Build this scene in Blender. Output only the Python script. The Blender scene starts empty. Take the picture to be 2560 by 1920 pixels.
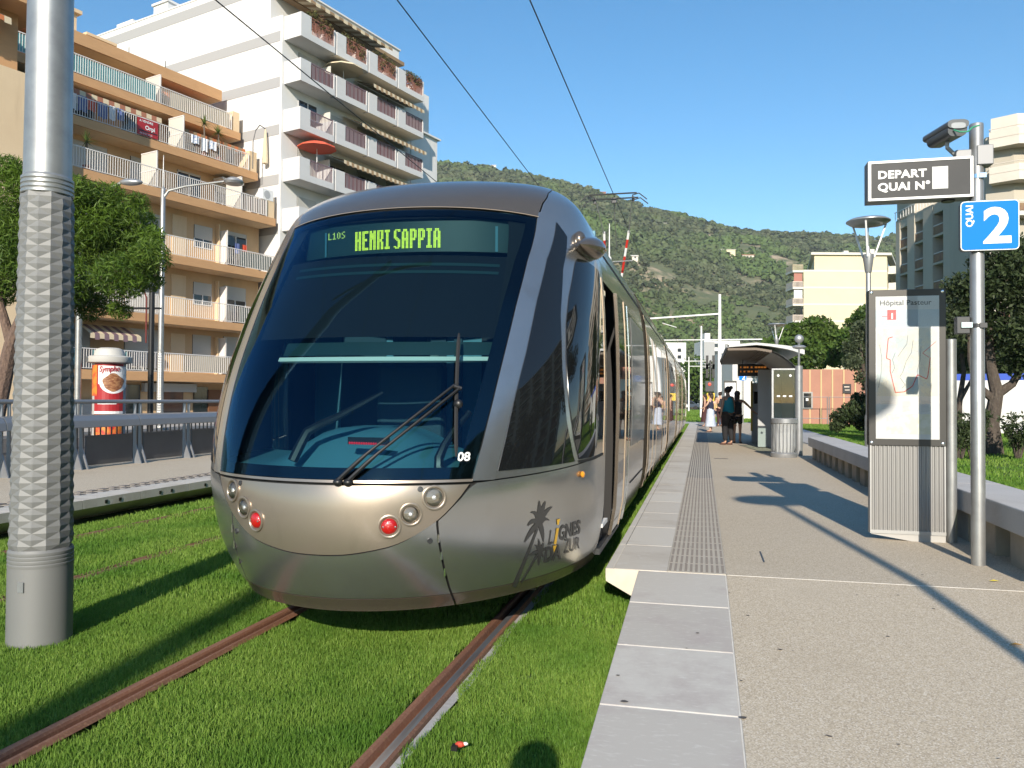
import bpy, bmesh, math, random
import numpy as np
from mathutils import Vector, Matrix, Quaternion
R = math.radians
scene = bpy.context.scene
COL = scene.collection

# ------------------------------------------------------------------ camera, sky, sun, exposure
CAM_Z, YAW, PITCH, ROLL, FPX = 1.46, R(13.4), math.atan(39 / 2000), 0.0065, 2000.0
cam_data = bpy.data.cameras.new("camera")
cam_data.sensor_width = 36.0
cam_data.lens = FPX / 2560 * 36.0
cam_data.clip_start, cam_data.clip_end = 0.05, 6000
cam = bpy.data.objects.new("camera", cam_data)
COL.objects.link(cam)
CAM_M = (Matrix.Rotation(YAW, 3, 'Z') @ Matrix.Rotation(math.pi / 2 + PITCH, 3, 'X') @ Matrix.Rotation(ROLL, 3, 'Z'))
cam.matrix_world = Matrix.Translation((0, 0, CAM_Z)) @ CAM_M.to_4x4()
scene.camera = cam

SUN_EL, SUN_AZ = R(24.5), R(172.5)          # azimuth clockwise from +Y: the sun stands behind the camera
sun_dir = Vector((math.sin(SUN_AZ) * math.cos(SUN_EL), math.cos(SUN_AZ) * math.cos(SUN_EL), math.sin(SUN_EL)))
sun_data = bpy.data.lights.new("sun", 'SUN')
sun_data.energy, sun_data.angle, sun_data.color = 4.6, R(0.5), (1.0, 0.90, 0.76)
sun = bpy.data.objects.new("sun", sun_data)
COL.objects.link(sun)
sun.rotation_euler = sun_dir.to_track_quat('Z', 'Y').to_euler()

world = bpy.data.worlds.new("World")
scene.world = world
world.use_nodes = True
wn = world.node_tree
sky = wn.nodes.new("ShaderNodeTexSky")
sky.sky_type = 'NISHITA'
sky.sun_disc = False
sky.sun_elevation, sky.sun_rotation = SUN_EL, SUN_AZ
sky.air_density, sky.dust_density, sky.ozone_density = 1.0, 0.15, 2.2
bg = wn.nodes["Background"]
bg.inputs[1].default_value = 0.118
hs = wn.nodes.new('ShaderNodeHueSaturation')      # the clear deep blue of this evening's sky
hs.inputs['Saturation'].default_value = 1.29
hs.inputs['Hue'].default_value = 0.494
wn.links.new(sky.outputs[0], hs.inputs['Color'])
wn.links.new(hs.outputs[0], bg.inputs[0])

vs = scene.view_settings
vs.view_transform, vs.look, vs.exposure, vs.gamma, vs.use_curve_mapping = 'Standard', 'None', 0.66, 1.0, False
cy = scene.cycles
cy.use_denoising = True
cy.max_bounces, cy.diffuse_bounces, cy.glossy_bounces = 7, 3, 4
cy.transmission_bounces, cy.transparent_max_bounces = 4, 10
cy.caustics_reflective = cy.caustics_refractive = False
cy.sample_clamp_indirect = 6.0
# ------------------------------------------------------------------ helpers
def ray(px, py):
    """direction of photo pixel (2560x1920), one metre of depth along the camera axis"""
    return CAM_M @ Vector(((px - 1280) / FPX, -(py - 960) / FPX, -1.0))
def at(px, py, depth):
    return Vector((0, 0, CAM_Z)) + ray(px, py) * depth
def onz(px, py, z):
    d = ray(px, py)
    return Vector((0, 0, CAM_Z)) + d * ((z - CAM_Z) / d.z)

class MB:
    """collects shapes, builds ONE mesh object"""
    def __init__(s): s.v, s.f, s.m, s.t = [], [], [], []
    def add(s, verts, faces, m=0, tone=0.5):
        b = len(s.v); s.v += [tuple(p) for p in verts]
        for f in faces: s.f.append(tuple(b + i for i in f)); s.m.append(m); s.t.append(tone)
        return s
    def box(s, x0, x1, y0, y1, z0, z1, m=0, tone=.5, M=None):
        p = [Vector((x, y, z)) for z in (z0, z1) for y in (y0, y1) for x in (x0, x1)]
        if M is not None: p = [M @ q for q in p]
        return s.add(p, [(0, 2, 3, 1), (4, 5, 7, 6), (0, 1, 5, 4), (2, 6, 7, 3), (0, 4, 6, 2), (1, 3, 7, 5)], m, tone)
    def quad(s, a, b, c, d, m=0, tone=.5): return s.add([a, b, c, d], [(0, 1, 2, 3)], m, tone)
    def prism(s, poly, vec, m=0, tone=.5):
        """poly: 3D points, extruded along vec"""
        vec = Vector(vec); n = len(poly); p = [Vector(q) for q in poly] + [Vector(q) + vec for q in poly]
        return s.add(p, [tuple(range(n))[::-1], tuple(range(n, 2 * n))] + [(i, (i + 1) % n, n + (i + 1) % n, n + i) for i in range(n)], m, tone)
    def tube(s, path, r, n=8, m=0, cap=True, tone=.5):
        path = [Vector(p) for p in path]; k = len(path); rr = r if isinstance(r, (list, tuple)) else [r] * k
        vs_, fs = [], []; up = None
        for i, p in enumerate(path):
            t = (path[min(i + 1, k - 1)] - path[max(i - 1, 0)]).normalized()
            if up is None:
                up = t.orthogonal().normalized()
            up = (up - t * up.dot(t))
            up = up.normalized() if up.length > 1e-6 else t.orthogonal().normalized()
            b = t.cross(up)
            for j in range(n):
                a = 2 * math.pi * j / n
                vs_.append(p + (up * math.cos(a) + b * math.sin(a)) * rr[i])
        for i in range(k - 1):
            for j in range(n):
                fs.append((i * n + j, i * n + (j + 1) % n, (i + 1) * n + (j + 1) % n, (i + 1) * n + j))
        if cap: fs += [tuple(range(n))[::-1], tuple((k - 1) * n + j for j in range(n))]
        return s.add(vs_, fs, m, tone)
    def lathe(s, prof, c=(0, 0, 0), n=24, m=0, M=None, tone=.5, cap=True):
        """prof: (r, z) pairs bottom to top about the z axis"""
        c = Vector(c); vs_, fs = [], []
        for r, z in prof:
            for j in range(n):
                a = 2 * math.pi * j / n; q = Vector((r * math.cos(a), r * math.sin(a), z))
                vs_.append((M @ q if M is not None else q) + c)
        for i in range(len(prof) - 1):
            for j in range(n):
                fs.append((i * n + j, i * n + (j + 1) % n, (i + 1) * n + (j + 1) % n, (i + 1) * n + j))
        if cap and prof[0][0] > 1e-4: fs.append(tuple(range(n))[::-1])
        if cap and prof[-1][0] > 1e-4: fs.append(tuple((len(prof) - 1) * n + j for j in range(n)))
        return s.add(vs_, fs, m, tone)
    def ball(s, c, r, n=12, k=8, m=0, M=None):
        rx, ry, rz = r if isinstance(r, (tuple, list)) else (r, r, r); c = Vector(c); vs_, fs = [], []
        for i in range(k + 1):
            th = math.pi * i / k
            for j in range(n):
                a = 2 * math.pi * j / n
                q = Vector((rx * math.sin(th) * math.cos(a), ry * math.sin(th) * math.sin(a), -rz * math.cos(th)))
                vs_.append((M @ q if M is not None else q) + c)
        for i in range(k):
            for j in range(n):
                fs.append((i * n + j, i * n + (j + 1) % n, (i + 1) * n + (j + 1) % n, (i + 1) * n + j))
        return s.add(vs_, fs, m)
    def grid(s, P, m=0, tone=.5, flip=False):
        """P[i][j] points"""
        a, b = len(P), len(P[0]); vs_ = [q for row in P for q in row]
        fs = [(i * b + j, i * b + j + 1, (i + 1) * b + j + 1, (i + 1) * b + j) for i in range(a - 1) for j in range(b - 1)]
        if flip: fs = [f[::-1] for f in fs]
        return s.add(vs_, fs, m, tone)
    def build(s, name, mats, parent=None, smooth=False, bevel=0.0, sharp=35):
        me = bpy.data.meshes.new(name)
        off = Vector(parent.location) if parent is not None and parent.type == 'EMPTY' else (parent.get('_o') and Vector(parent['_o']) if parent is not None else None)
        if off is not None and off.length > 0:
            s.v = [(p[0] - off.x, p[1] - off.y, p[2] - off.z) for p in s.v]
        me.from_pydata(s.v, [], s.f)
        mats = mats if isinstance(mats, (list, tuple)) else [mats]
        for q in mats: me.materials.append(q)
        me.polygons.foreach_set("material_index", s.m)
        a = me.attributes.new("tone", 'FLOAT', 'FACE'); a.data.foreach_set("value", s.t)
        if smooth:
            me.polygons.foreach_set("use_smooth", [True] * len(me.polygons))
            try: me.set_sharp_from_angle(angle=R(sharp))
            except Exception: pass
        me.validate(); me.update()
        o = bpy.data.objects.new(name, me); COL.objects.link(o)
        if parent is not None:
            o.parent = parent
            if off is not None: o['_o'] = tuple(off)
        if bevel:
            b = o.modifiers.new("bevel", 'BEVEL'); b.width, b.segments, b.limit_method, b.angle_limit = bevel, 2, 'ANGLE', R(40)
        return o

def np_mesh(name, verts, faces, mats, mi=None, smooth=False, attr=None, parent=None, kind=None):
    """numpy mesh: verts (N,3), faces (M,k) with one k"""
    me = bpy.data.meshes.new(name); nv, (nf, k) = len(verts), faces.shape
    me.vertices.add(nv); me.vertices.foreach_set("co", np.ascontiguousarray(verts, np.float32).ravel())
    me.loops.add(nf * k); me.loops.foreach_set("vertex_index", np.ascontiguousarray(faces, np.int32).ravel())
    me.polygons.add(nf); me.polygons.foreach_set("loop_start", np.arange(0, nf * k, k, dtype=np.int32))
    me.polygons.foreach_set("loop_total", np.full(nf, k, np.int32))
    for q in (mats if isinstance(mats, (list, tuple)) else [mats]): me.materials.append(q)
    if mi is not None: me.polygons.foreach_set("material_index", np.asarray(mi, np.int32))
    if smooth: me.polygons.foreach_set("use_smooth", np.ones(nf, bool))
    if attr is not None:
        a = me.attributes.new("tone", 'FLOAT', 'FACE'); a.data.foreach_set("value", np.asarray(attr, np.float32))
    me.update(calc_edges=True)
    o = bpy.data.objects.new(name, me); COL.objects.link(o)
    if parent is not None: o.parent = parent
    if kind: o['kind'] = kind
    return o

def tag(o, label=None, cat=None, group=None, kind=None):
    if label: o['label'] = label
    if cat: o['category'] = cat
    if group: o['group'] = group
    if kind: o['kind'] = kind
    return o
def thing(name, label, cat, loc=(0, 0, 0), group=None):
    o = bpy.data.objects.new(name, None); COL.objects.link(o); o.location = loc; o.empty_display_size = .1
    return tag(o, label, cat, group)
def struct(o): o['kind'] = 'structure'; return o
def copy_tree(o, parent=None):
    c = o.copy(); COL.objects.link(c)
    if parent is not None: c.parent = parent
    for ch in list(o.children): copy_tree(ch, c)
    return c

def text_mesh(body, size=1.0, bold=0.0, extrude=0.0, ax='LEFT', sx=1.0, shear=0.0, spacing=1.0, vert=False):
    """(verts, faces) of a line of lettering lying in the local xy plane"""
    cu = bpy.data.curves.new("lettering", 'FONT'); cu.body = body; cu.size = size; cu.offset = bold * size; cu.extrude = extrude
    cu.align_x = ax; cu.shear = shear; cu.space_character = spacing; cu.resolution_u = 4
    o = bpy.data.objects.new("lettering", cu); COL.objects.link(o)
    bpy.context.view_layer.update()
    me = bpy.data.meshes.new_from_object(o.evaluated_get(bpy.context.evaluated_depsgraph_get()))
    v = [Vector((p.co.x * sx, p.co.y, p.co.z)) for p in me.vertices]; f = [tuple(p.vertices) for p in me.polygons]
    bpy.data.objects.remove(o); bpy.data.meshes.remove(me); bpy.data.curves.remove(cu)
    return v, f
def frame(origin, xdir, ydir):
    x = Vector(xdir).normalized(); y = Vector(ydir).normalized(); z = x.cross(y).normalized(); y = z.cross(x)
    M = Matrix((x, y, z)).transposed().to_4x4(); M.translation = Vector(origin); return M

# ------------------------------------------------------------------ materials
def mat(name, col, rough=.5, metal=0.0, spec=.5, var=None, var2=None, bump=None, coat=0.0, emis=None, alpha=None, trans=0.0, tone=None, aniso=None, sheen=0):
    """var / var2: (scale, colour2, low, high[, stretch]); bump: (scale, strength, distance); tone: colour2 mixed by the face tone"""
    m = bpy.data.materials.new(name); m.use_nodes = True; nt = m.node_tree; N, L = nt.nodes, nt.links
    b = N["Principled BSDF"]; I = b.inputs
    I["Roughness"].default_value = rough; I["Metallic"].default_value = metal; I["Specular IOR Level"].default_value = spec
    I["Coat Weight"].default_value = coat; I["Coat Roughness"].default_value = .05
    out = None; c0 = (*col, 1)
    I["Base Color"].default_value = c0
    tc = N.new("ShaderNodeTexCoord")
    def mix(a, bcol, fac):
        x = N.new("ShaderNodeMix"); x.data_type = 'RGBA'
        if a is None: x.inputs["A"].default_value = c0
        else: L.new(a, x.inputs["A"])
        if isinstance(bcol, tuple): x.inputs["B"].default_value = (*bcol, 1)
        L.new(fac, x.inputs["Factor"]); return x.outputs["Result"]
    if tone:
        at_ = N.new("ShaderNodeAttribute"); at_.attribute_name = "tone"; out = mix(out, tone, at_.outputs["Fac"])
    for vv in (var, var2):
        if not vv: continue
        mp = N.new("ShaderNodeMapping"); L.new(tc.outputs["Object"], mp.inputs[0])
        if len(vv) > 4: mp.inputs["Scale"].default_value = vv[4]
        nz = N.new("ShaderNodeTexNoise"); nz.inputs["Scale"].default_value = vv[0]; nz.inputs["Detail"].default_value = 5; nz.inputs["Roughness"].default_value = .65
        L.new(mp.outputs[0], nz.inputs["Vector"])
        mr = N.new("ShaderNodeMapRange"); mr.inputs[1].default_value, mr.inputs[2].default_value = vv[2], vv[3]
        L.new(nz.outputs["Fac"], mr.inputs[0]); out = mix(out, vv[1], mr.outputs[0])
    if out is not None: L.new(out, I["Base Color"])
    if bump:
        nz = N.new("ShaderNodeTexNoise"); nz.inputs["Scale"].default_value = bump[0]; nz.inputs["Detail"].default_value = 4
        L.new(tc.outputs["Object"], nz.inputs["Vector"])
        bp = N.new("ShaderNodeBump"); bp.inputs["Strength"].default_value = bump[1]; bp.inputs["Distance"].default_value = bump[2]
        L.new(nz.outputs["Fac"], bp.inputs["Height"]); L.new(bp.outputs[0], I["Normal"])
    if emis: I["Emission Color"].default_value = (*emis[0], 1); I["Emission Strength"].default_value = emis[1]
    if trans: I["Transmission Weight"].default_value = trans
    if alpha is not None: I["Alpha"].default_value = alpha
    return m

def thin_glass(name, tint, ior=1.5, rough=0.0, refl=(1, 1, 1), boost=0.0):
    """a pane: tinted see-through plus a Fresnel reflection"""
    m = bpy.data.materials.new(name); m.use_nodes = True; N, L = m.node_tree.nodes, m.node_tree.links
    N.remove(N["Principled BSDF"])
    tr = N.new("ShaderNodeBsdfTransparent"); tr.inputs[0].default_value = (*tint, 1)
    gl = N.new("ShaderNodeBsdfGlossy"); gl.inputs["Color"].default_value = (*refl, 1); gl.inputs["Roughness"].default_value = rough
    fr = N.new("ShaderNodeFresnel"); fr.inputs[0].default_value = ior
    mx = N.new("ShaderNodeMixShader"); ad = N.new("ShaderNodeMath"); ad.operation = 'ADD'; ad.use_clamp = True; ad.inputs[1].default_value = boost
    L.new(fr.outputs[0], ad.inputs[0]); L.new(ad.outputs[0], mx.inputs[0]); L.new(tr.outputs[0], mx.inputs[1]); L.new(gl.outputs[0], mx.inputs[2])
    L.new(mx.outputs[0], N["Material Output"].inputs[0]); return m

def leaf_mat(name, c1, c2, trans=.35, rough=.55, c3=None, scale=.6):
    """foliage: colour between c1 and c2 by leaf, lets some light through"""
    m = bpy.data.materials.new(name); m.use_nodes = True; N, L = m.node_tree.nodes, m.node_tree.links
    b = N["Principled BSDF"]; b.inputs["Roughness"].default_value = rough; b.inputs["Specular IOR Level"].default_value = .3
    a = N.new("ShaderNodeAttribute"); a.attribute_name = "tone"
    mx = N.new("ShaderNodeMix"); mx.data_type = 'RGBA'; mx.inputs["A"].default_value = (*c1, 1); mx.inputs["B"].default_value = (*c2, 1)
    L.new(a.outputs["Fac"], mx.inputs["Factor"]); out = mx.outputs["Result"]
    if c3:
        tc = N.new("ShaderNodeTexCoord"); nz = N.new("ShaderNodeTexNoise"); nz.inputs["Scale"].default_value = scale; nz.inputs["Detail"].default_value = 3
        L.new(tc.outputs["Object"], nz.inputs["Vector"])
        mr = N.new("ShaderNodeMapRange"); mr.inputs[1].default_value, mr.inputs[2].default_value = .45, .65; L.new(nz.outputs["Fac"], mr.inputs[0])
        m2 = N.new("ShaderNodeMix"); m2.data_type = 'RGBA'; L.new(out, m2.inputs["A"]); m2.inputs["B"].default_value = (*c3, 1); L.new(mr.outputs[0], m2.inputs["Factor"]); out = m2.outputs["Result"]
    L.new(out, b.inputs["Base Color"])
    tl = N.new("ShaderNodeBsdfTranslucent"); L.new(out, tl.inputs[0])
    ms = N.new("ShaderNodeMixShader"); ms.inputs[0].default_value = trans
    L.new(b.outputs[0], ms.inputs[1]); L.new(tl.outputs[0], ms.inputs[2]); L.new(ms.outputs[0], N["Material Output"].inputs[0])
    return m

def speckle_mat(name, cols, scale, rough=.85, bump=.3, big=None):
    """washed aggregate: a cell pattern of small stones of several colours"""
    m = bpy.data.materials.new(name); m.use_nodes = True; N, L = m.node_tree.nodes, m.node_tree.links
    b = N["Principled BSDF"]; b.inputs["Roughness"].default_value = rough; b.inputs["Specular IOR Level"].default_value = .25
    tc = N.new("ShaderNodeTexCoord"); vo = N.new("ShaderNodeTexVoronoi"); vo.inputs["Scale"].default_value = scale; L.new(tc.outputs["Object"], vo.inputs["Vector"])
    sp = N.new("ShaderNodeSeparateColor"); L.new(vo.outputs["Color"], sp.inputs[0])
    cr = N.new("ShaderNodeValToRGB"); cr.color_ramp.interpolation = 'CONSTANT'
    e = cr.color_ramp.elements; e[0].position = 0; e[0].color = (*cols[0], 1); e[1].position = 1 / len(cols); e[1].color = (*cols[1], 1)
    for i in range(2, len(cols)): q = e.new(i / len(cols)); q.color = (*cols[i], 1)
    L.new(sp.outputs[0], cr.inputs[0]); out = cr.outputs[0]
    if big:
        for sc, c2, lo, hi in big:
            nz = N.new("ShaderNodeTexNoise"); nz.inputs["Scale"].default_value = sc; nz.inputs["Detail"].default_value = 4; L.new(tc.outputs["Object"], nz.inputs["Vector"])
            mr = N.new("ShaderNodeMapRange"); mr.inputs[1].default_value, mr.inputs[2].default_value = lo, hi; mr.inputs[4].default_value = .45; L.new(nz.outputs["Fac"], mr.inputs[0])
            mx = N.new("ShaderNodeMix"); mx.data_type = 'RGBA'; L.new(out, mx.inputs["A"]); mx.inputs["B"].default_value = (*c2, 1); L.new(mr.outputs[0], mx.inputs["Factor"]); out = mx.outputs["Result"]
    L.new(out, b.inputs["Base Color"])
    bp = N.new("ShaderNodeBump"); bp.inputs["Strength"].default_value = bump; bp.inputs["Distance"].default_value = .003; bp.invert = True
    L.new(vo.outputs["Distance"], bp.inputs["Height"]); L.new(bp.outputs[0], b.inputs["Normal"]); return m

M = {}
M['concrete'] = mat('concrete', (.42, .41, .40), .8, var=(3, (.34, .33, .32), .4, .7), var2=(40, (.47, .46, .44), .5, .75), bump=(60, .15, .003))
M['slab'] = mat('slab_concrete', (.525, .50, .455), .78, tone=(.43, .40, .36), var=(2.6, (.40, .355, .33), .50, .72), var2=(18, (.58, .56, .52), .55, .8, (1, 3, 1)), bump=(80, .12, .002))
M['mortar'] = mat('mortar', (.66, .64, .59), .9, var=(20, (.55, .53, .49), .45, .7))
M['bench'] = mat('bench_concrete', (.50, .48, .46), .75, var=(2.5, (.44, .42, .40), .4, .7), var2=(50, (.54, .52, .5), .5, .7), bump=(90, .1, .002))
M['bench_leg'] = mat('bench_leg_concrete', (.42, .36, .28), .85, var=(5, (.34, .29, .23), .4, .7))
M['edge_stone'] = mat('edge_stone', (.62, .57, .48), .8, var=(6, (.55, .49, .40), .45, .7))
M['aggregate'] = speckle_mat('washed_aggregate', [(.52, .445, .335), (.43, .36, .27), (.56, .485, .38), (.47, .40, .30), (.62, .555, .46), (.375, .315, .24), (.51, .435, .325)], 165,
                             big=[(.5, (.55, .49, .40), .5, .75), (1.3, (.40, .335, .25), .55, .8)])
M['steel'] = mat('galvanised_grey_paint', (.36, .37, .38), .38, metal=.55, var=(6, (.30, .31, .32), .4, .7), bump=(120, .04, .001))
M['pole_paint'] = mat('metallic_grey_paint', (.40, .405, .395), .40, metal=.65, var=(5, (.29, .29, .285), .4, .75), bump=(150, .05, .001))
M['sleeve'] = mat('cast_sleeve_paint', (.20, .202, .198), .58, metal=.2, bump=(150, .05, .001))
M['dark_steel'] = mat('dark_steel', (.05, .052, .055), .45, metal=.3)
M['black'] = mat('black_plastic', (.012, .012, .013), .4)
M['rubber'] = mat('black_rubber', (.015, .015, .016), .75)
M['white'] = mat('white_paint', (.78, .78, .77), .5)
M['chrome'] = mat('chrome', (.85, .85, .86), .12, metal=1)
M['asphalt'] = mat('asphalt', (.06, .06, .062), .9, var=(3, (.045, .045, .047), .4, .7), bump=(150, .3, .004))
M['soil'] = mat('turf_soil', (.075, .125, .026), .95, var=(9, (.07, .06, .03), .55, .8), bump=(40, .5, .02))
M['rust'] = mat('rusty_rail', (.27, .125, .075), .62, metal=.2, var=(7, (.15, .08, .055), .4, .7, (1, .08, 1)), var2=(60, (.36, .20, .12), .5, .75), bump=(70, .25, .002))
M['rail_head'] = mat('worn_rail_head', (.34, .36, .39), .35, metal=.7, var=(10, (.22, .14, .10), .55, .75, (1, .06, 1)))
M['glass_clear'] = thin_glass('clear_glass', (.80, .88, .86))
# ------------------------------------------------------------------ ground, tracks, platforms
TX, TX2 = -2.03, -5.74                 # centre lines of the two tracks
PE, PE2 = -0.68, -7.08                 # platform edges
PZ, PY0, PY1 = 0.24, 5.83, 46.0        # platform height, near end, far end
RAMP = 0.059
def ramp_z(y): return PZ - RAMP * (PY0 - y) if y < PY0 else PZ
rng = np.random.default_rng(7)

g = MB()
xs = [-1400, -400, -60, -12, -7.3, -0.5, 3, 60, 400, 1400]; ys = [-700, -300, -40, -6, 5, 20, 60, 300, 1400]
g.grid([[(x, y, -.06) for x in xs] for y in ys], flip=False)
struct(g.build('ground', M['soil']))

# rails: head, groove and lip, seen from above
def rail(x, side):
    """side +1: the head lies on the right (track's right rail)"""
    b = MB(); y0, y1 = -3.0, 70.0
    prof = [(-.078, -.02, 0), (-.062, -.002, 0), (-.046, -.002, 0), (-.036, -.012, 0), (-.026, -.042, 0), (.0, -.045, 0), (.006, -.012, 0), (.014, 0, 1), (.052, 0, 1), (.066, -.010, 0), (.07, -.05, 0)]
    for i in range(len(prof) - 1):
        a, c = prof[i], prof[i + 1]
        for k in range(12):
            ya, yb = y0 + (y1 - y0) * k / 12, y0 + (y1 - y0) * (k + 1) / 12
            b.quad((x + side * a[0], ya, a[1] + dzr), (x + side * c[0], ya, c[1] + dzr), (x + side * c[0], yb, c[1] + dzr), (x + side * a[0], yb, a[1] + dzr), 1 if (a[2] and c[2] and shiny) else 0)
    return b
for tx, lab in ((TX, 'near'), (TX2, 'far')):
    for s in (-1, 1):
        # sunk deeper in the turf on the far track
        shiny = (s == 1 and lab == 'near'); dzr = 0.0 if lab == 'near' else -.022
        o = rail(tx + s * 0.735, s).build('track_rail', [M['rust'], M['rail_head']], smooth=False); struct(o)
# concrete bedding showing beside the right rail
b = MB()
for k in range(14):
    y0_ = 1.0 + k * .5
    b.quad((TX + .735 + .07, y0_, -.028), (TX + .735 + .115 - .010 * math.sin(k * 1.7), y0_, -.03), (TX + .735 + .115 - .010 * math.sin((k + 1) * 1.7), y0_ + .5, -.03), (TX + .735 + .07, y0_ + .5, -.028))
struct(b.build('rail_bedding', M['concrete']))

# right platform with its ramp towards the camera
def strip(name, xa, xb, ya, yb, zf, material, dz=0.0, n=24, skirt=None):
    m_ = MB(); Y = np.linspace(ya, yb, n)
    m_.grid([[(xa, y, zf(y) + dz), (xb, y, zf(y) + dz)] for y in Y], flip=True)
    if skirt is not None:
        m_.grid([[(xa, y, zf(y) + dz), (xa, y, -.08)] for y in Y])
    return struct(m_.build(name, material))
strip('ramp', 0.165, 40, -40, PY0, ramp_z, M['aggregate'])
flat = lambda y: PZ
strip('platform', 0.165, 2.95, PY0, PY1, flat, M['aggregate'], n=3)
strip('far_ramp', -0.5, 2.95, PY1, PY1 + 5, lambda y: PZ - .055 * (y - PY1), M['aggregate'])
# kerb slabs on the ramp: one by one, light mortar between
kb = MB(); mo = MB(); y = PY0; k = 0
tones = [.45, .85, .15, .7, .3, .6, .2, .8, .5, .4, .7]
L = [.745, .75, .75, .76]
while y > -6:
    l = L[k % 4]; ya, yb = y - l, y
    kb.prism([(-.445, ya + .006, ramp_z(ya + .006)), (.157, ya + .006, ramp_z(ya + .006)), (.157, yb - .006, ramp_z(yb - .006)), (-.445, yb - .006, ramp_z(yb - .006))], (0, 0, -.3), 0, tones[k % 11])
    y = ya; k += 1
struct(kb.build('ramp_kerb', M['slab'], bevel=.004))
strip('kerb_mortar', -.44, .166, -6, PY0, ramp_z, M['mortar'], dz=-.004, skirt=1)
# platform edge stones, overhanging the grass
eg = MB(); y = PY0; k = 0
while y < PY1 - .01:
    yb = min(y + 1.0, PY1)
    prof = [(PE, PZ - .033), (-.25, PZ - .033), (-.25, -.05), (-.445, -.05), (-.455, .03), (PE, PZ - .09)] if k else [(PE, PZ - .0005), (-.445, PZ - .0005), (-.445, -.05), (-.455, .03), (PE, PZ - .09)]
    eg.prism([(x, y + .004, z) for x, z in prof], (0, yb - y - .008, 0), 0, .5)
    y = yb; k += 1
struct(eg.build('platform_edge', M['edge_stone']))
tp = MB(); y = PY0; k = 0
while y < PY1 - .01:
    yb = min(y + 1.0, PY1)
    tp.box(PE + .055, -.245, y + (.004 if k else .010), yb - .004, PZ - .03, PZ + .002, 0, tones[(k * 3 + 1) % 11])
    tp.box(PE - .004, PE + .050, y + (.003 if k else .009), yb - .003, PZ - .075, PZ + .001, 0, .55)
    y = yb; k += 1
M['paving'] = mat('pale_paving', (.60, .57, .51), .75, tone=(.52, .48, .42), var=(1.2, (.43, .385, .325), .50, .72, (1, 1.6, 1)), var2=(14, (.6, .58, .55), .55, .8), bump=(90, .1, .002))
struct(tp.build('platform_paving', M['paving'], bevel=.004))
strip('paving_bed', -.445, .166, PY0, PY1, flat, M['mortar'], dz=-.005, n=3)
# tactile strip: rows of raised studs with dark gaps
M['tactile'] = mat('tactile_paving', (.50, .46, .39), .8, var=(5, (.44, .40, .34), .4, .7))
M['tactile_dark'] = mat('tactile_groove', (.17, .155, .145), .85)
ts = MB(); ts.box(-.243, .163, PY0 + .004, PY1, PZ - .04, PZ + .003)
nr = 11; w = .406 / nr
y = PY0 + .03
while y < PY1 - .1:
    near = y < 13
    st = .034 if near else 1.0
    if not near: 
        for r in range(nr):
            xc = -.243 + w * (r + .5); ts.box(xc - .008, xc + .008, y, y + st - .02, PZ + .002, PZ + .006, 1)
    else:
        if int((y - PY0) / .034) % 9 != 8:
            for r in range(nr):
                xc = -.243 + w * (r + .5); ts.box(xc - .009, xc + .009, y, y + .017, PZ + .002, PZ + .008, 1)
    y += st
struct(ts.build('tactile_strip', [M['tactile'], M['tactile_dark']]))
# joint across the ramp head and small drain marks
b = MB(); b.box(.17, 8, PY0 - .003, PY0 + .003, PZ - .01, PZ + .002); struct(b.build('ramp_joint', M['mortar']))
q = onz(1905, 1392, PZ); b = MB(); b.box(q.x - .006, q.x + .006, q.y - .22, q.y + .22, PZ - .01, PZ + .003)
q2 = onz(1820, 1147, PZ); b.box(q2.x - .28, q2.x + .0, q2.y - .05, q2.y + .05, PZ - .01, PZ + .003)
struct(b.build('expansion_joint', M['dark_steel']))

# crossing path beyond the platform
b = MB(); b.box(-12, 12, 52.5, 57, -.1, -.005); struct(b.build('crossing', M['concrete']))

# left platform
b = MB(); b.box(-10.6, PE2 - .45, -4, 40, -.1, PZ); struct(b.build('opposite_platform', M['aggregate']))
b = MB()
for k in range(44):
    y = -4 + k
    b.prism([(x, y + .004, z) for x, z in [(PE2, PZ + .002), (PE2, PZ - .10), (PE2 - .25, .0), (PE2 - .45, .0), (PE2 - .45, PZ + .002)]], (0, .992, 0))
struct(b.build('opposite_platform_edge', M['paving']))
b = MB()
for k in range(100):
    y = 1 + k * .2
    for r in range(2): b.box(PE2 - .50 - r * .17, PE2 - .40 - r * .17, y, y + .1, PZ, PZ + .012, 0)
struct(b.build('opposite_tactile_strip', M['tactile_dark']))
b = MB()
for k in range(44):
    for dy in (.38, .62): b.box(PE2 - .0, PE2 + .006, -4 + k + dy - .02, -4 + k + dy + .02, PZ - .075, PZ - .035)
struct(b.build('edge_anchor_marks', M['black']))
# street behind the left platform
b = MB(); b.box(-23.0, -10.6, -30, 70, -.1, .02); struct(b.build('street', M['asphalt']))
b = MB(); b.box(-40.0, -23.0, -30, 70, -.1, .12); struct(b.build('pavement', M['concrete']))

# lawn behind the bench
b = MB(); b.grid([[(x, y, PZ - .04 + .02 * math.sin(x * .7 + y * .4)) for x in np.linspace(2.95, 60, 12)] for y in np.linspace(-5, 46, 30)])
struct(b.build('lawn_soil', M['soil']))
# pale path right of the shelter
b = MB(); b.box(2.96, 4.3, 19.5, 46, PZ - .03, PZ + .004); struct(b.build('path', M['concrete']))

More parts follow.
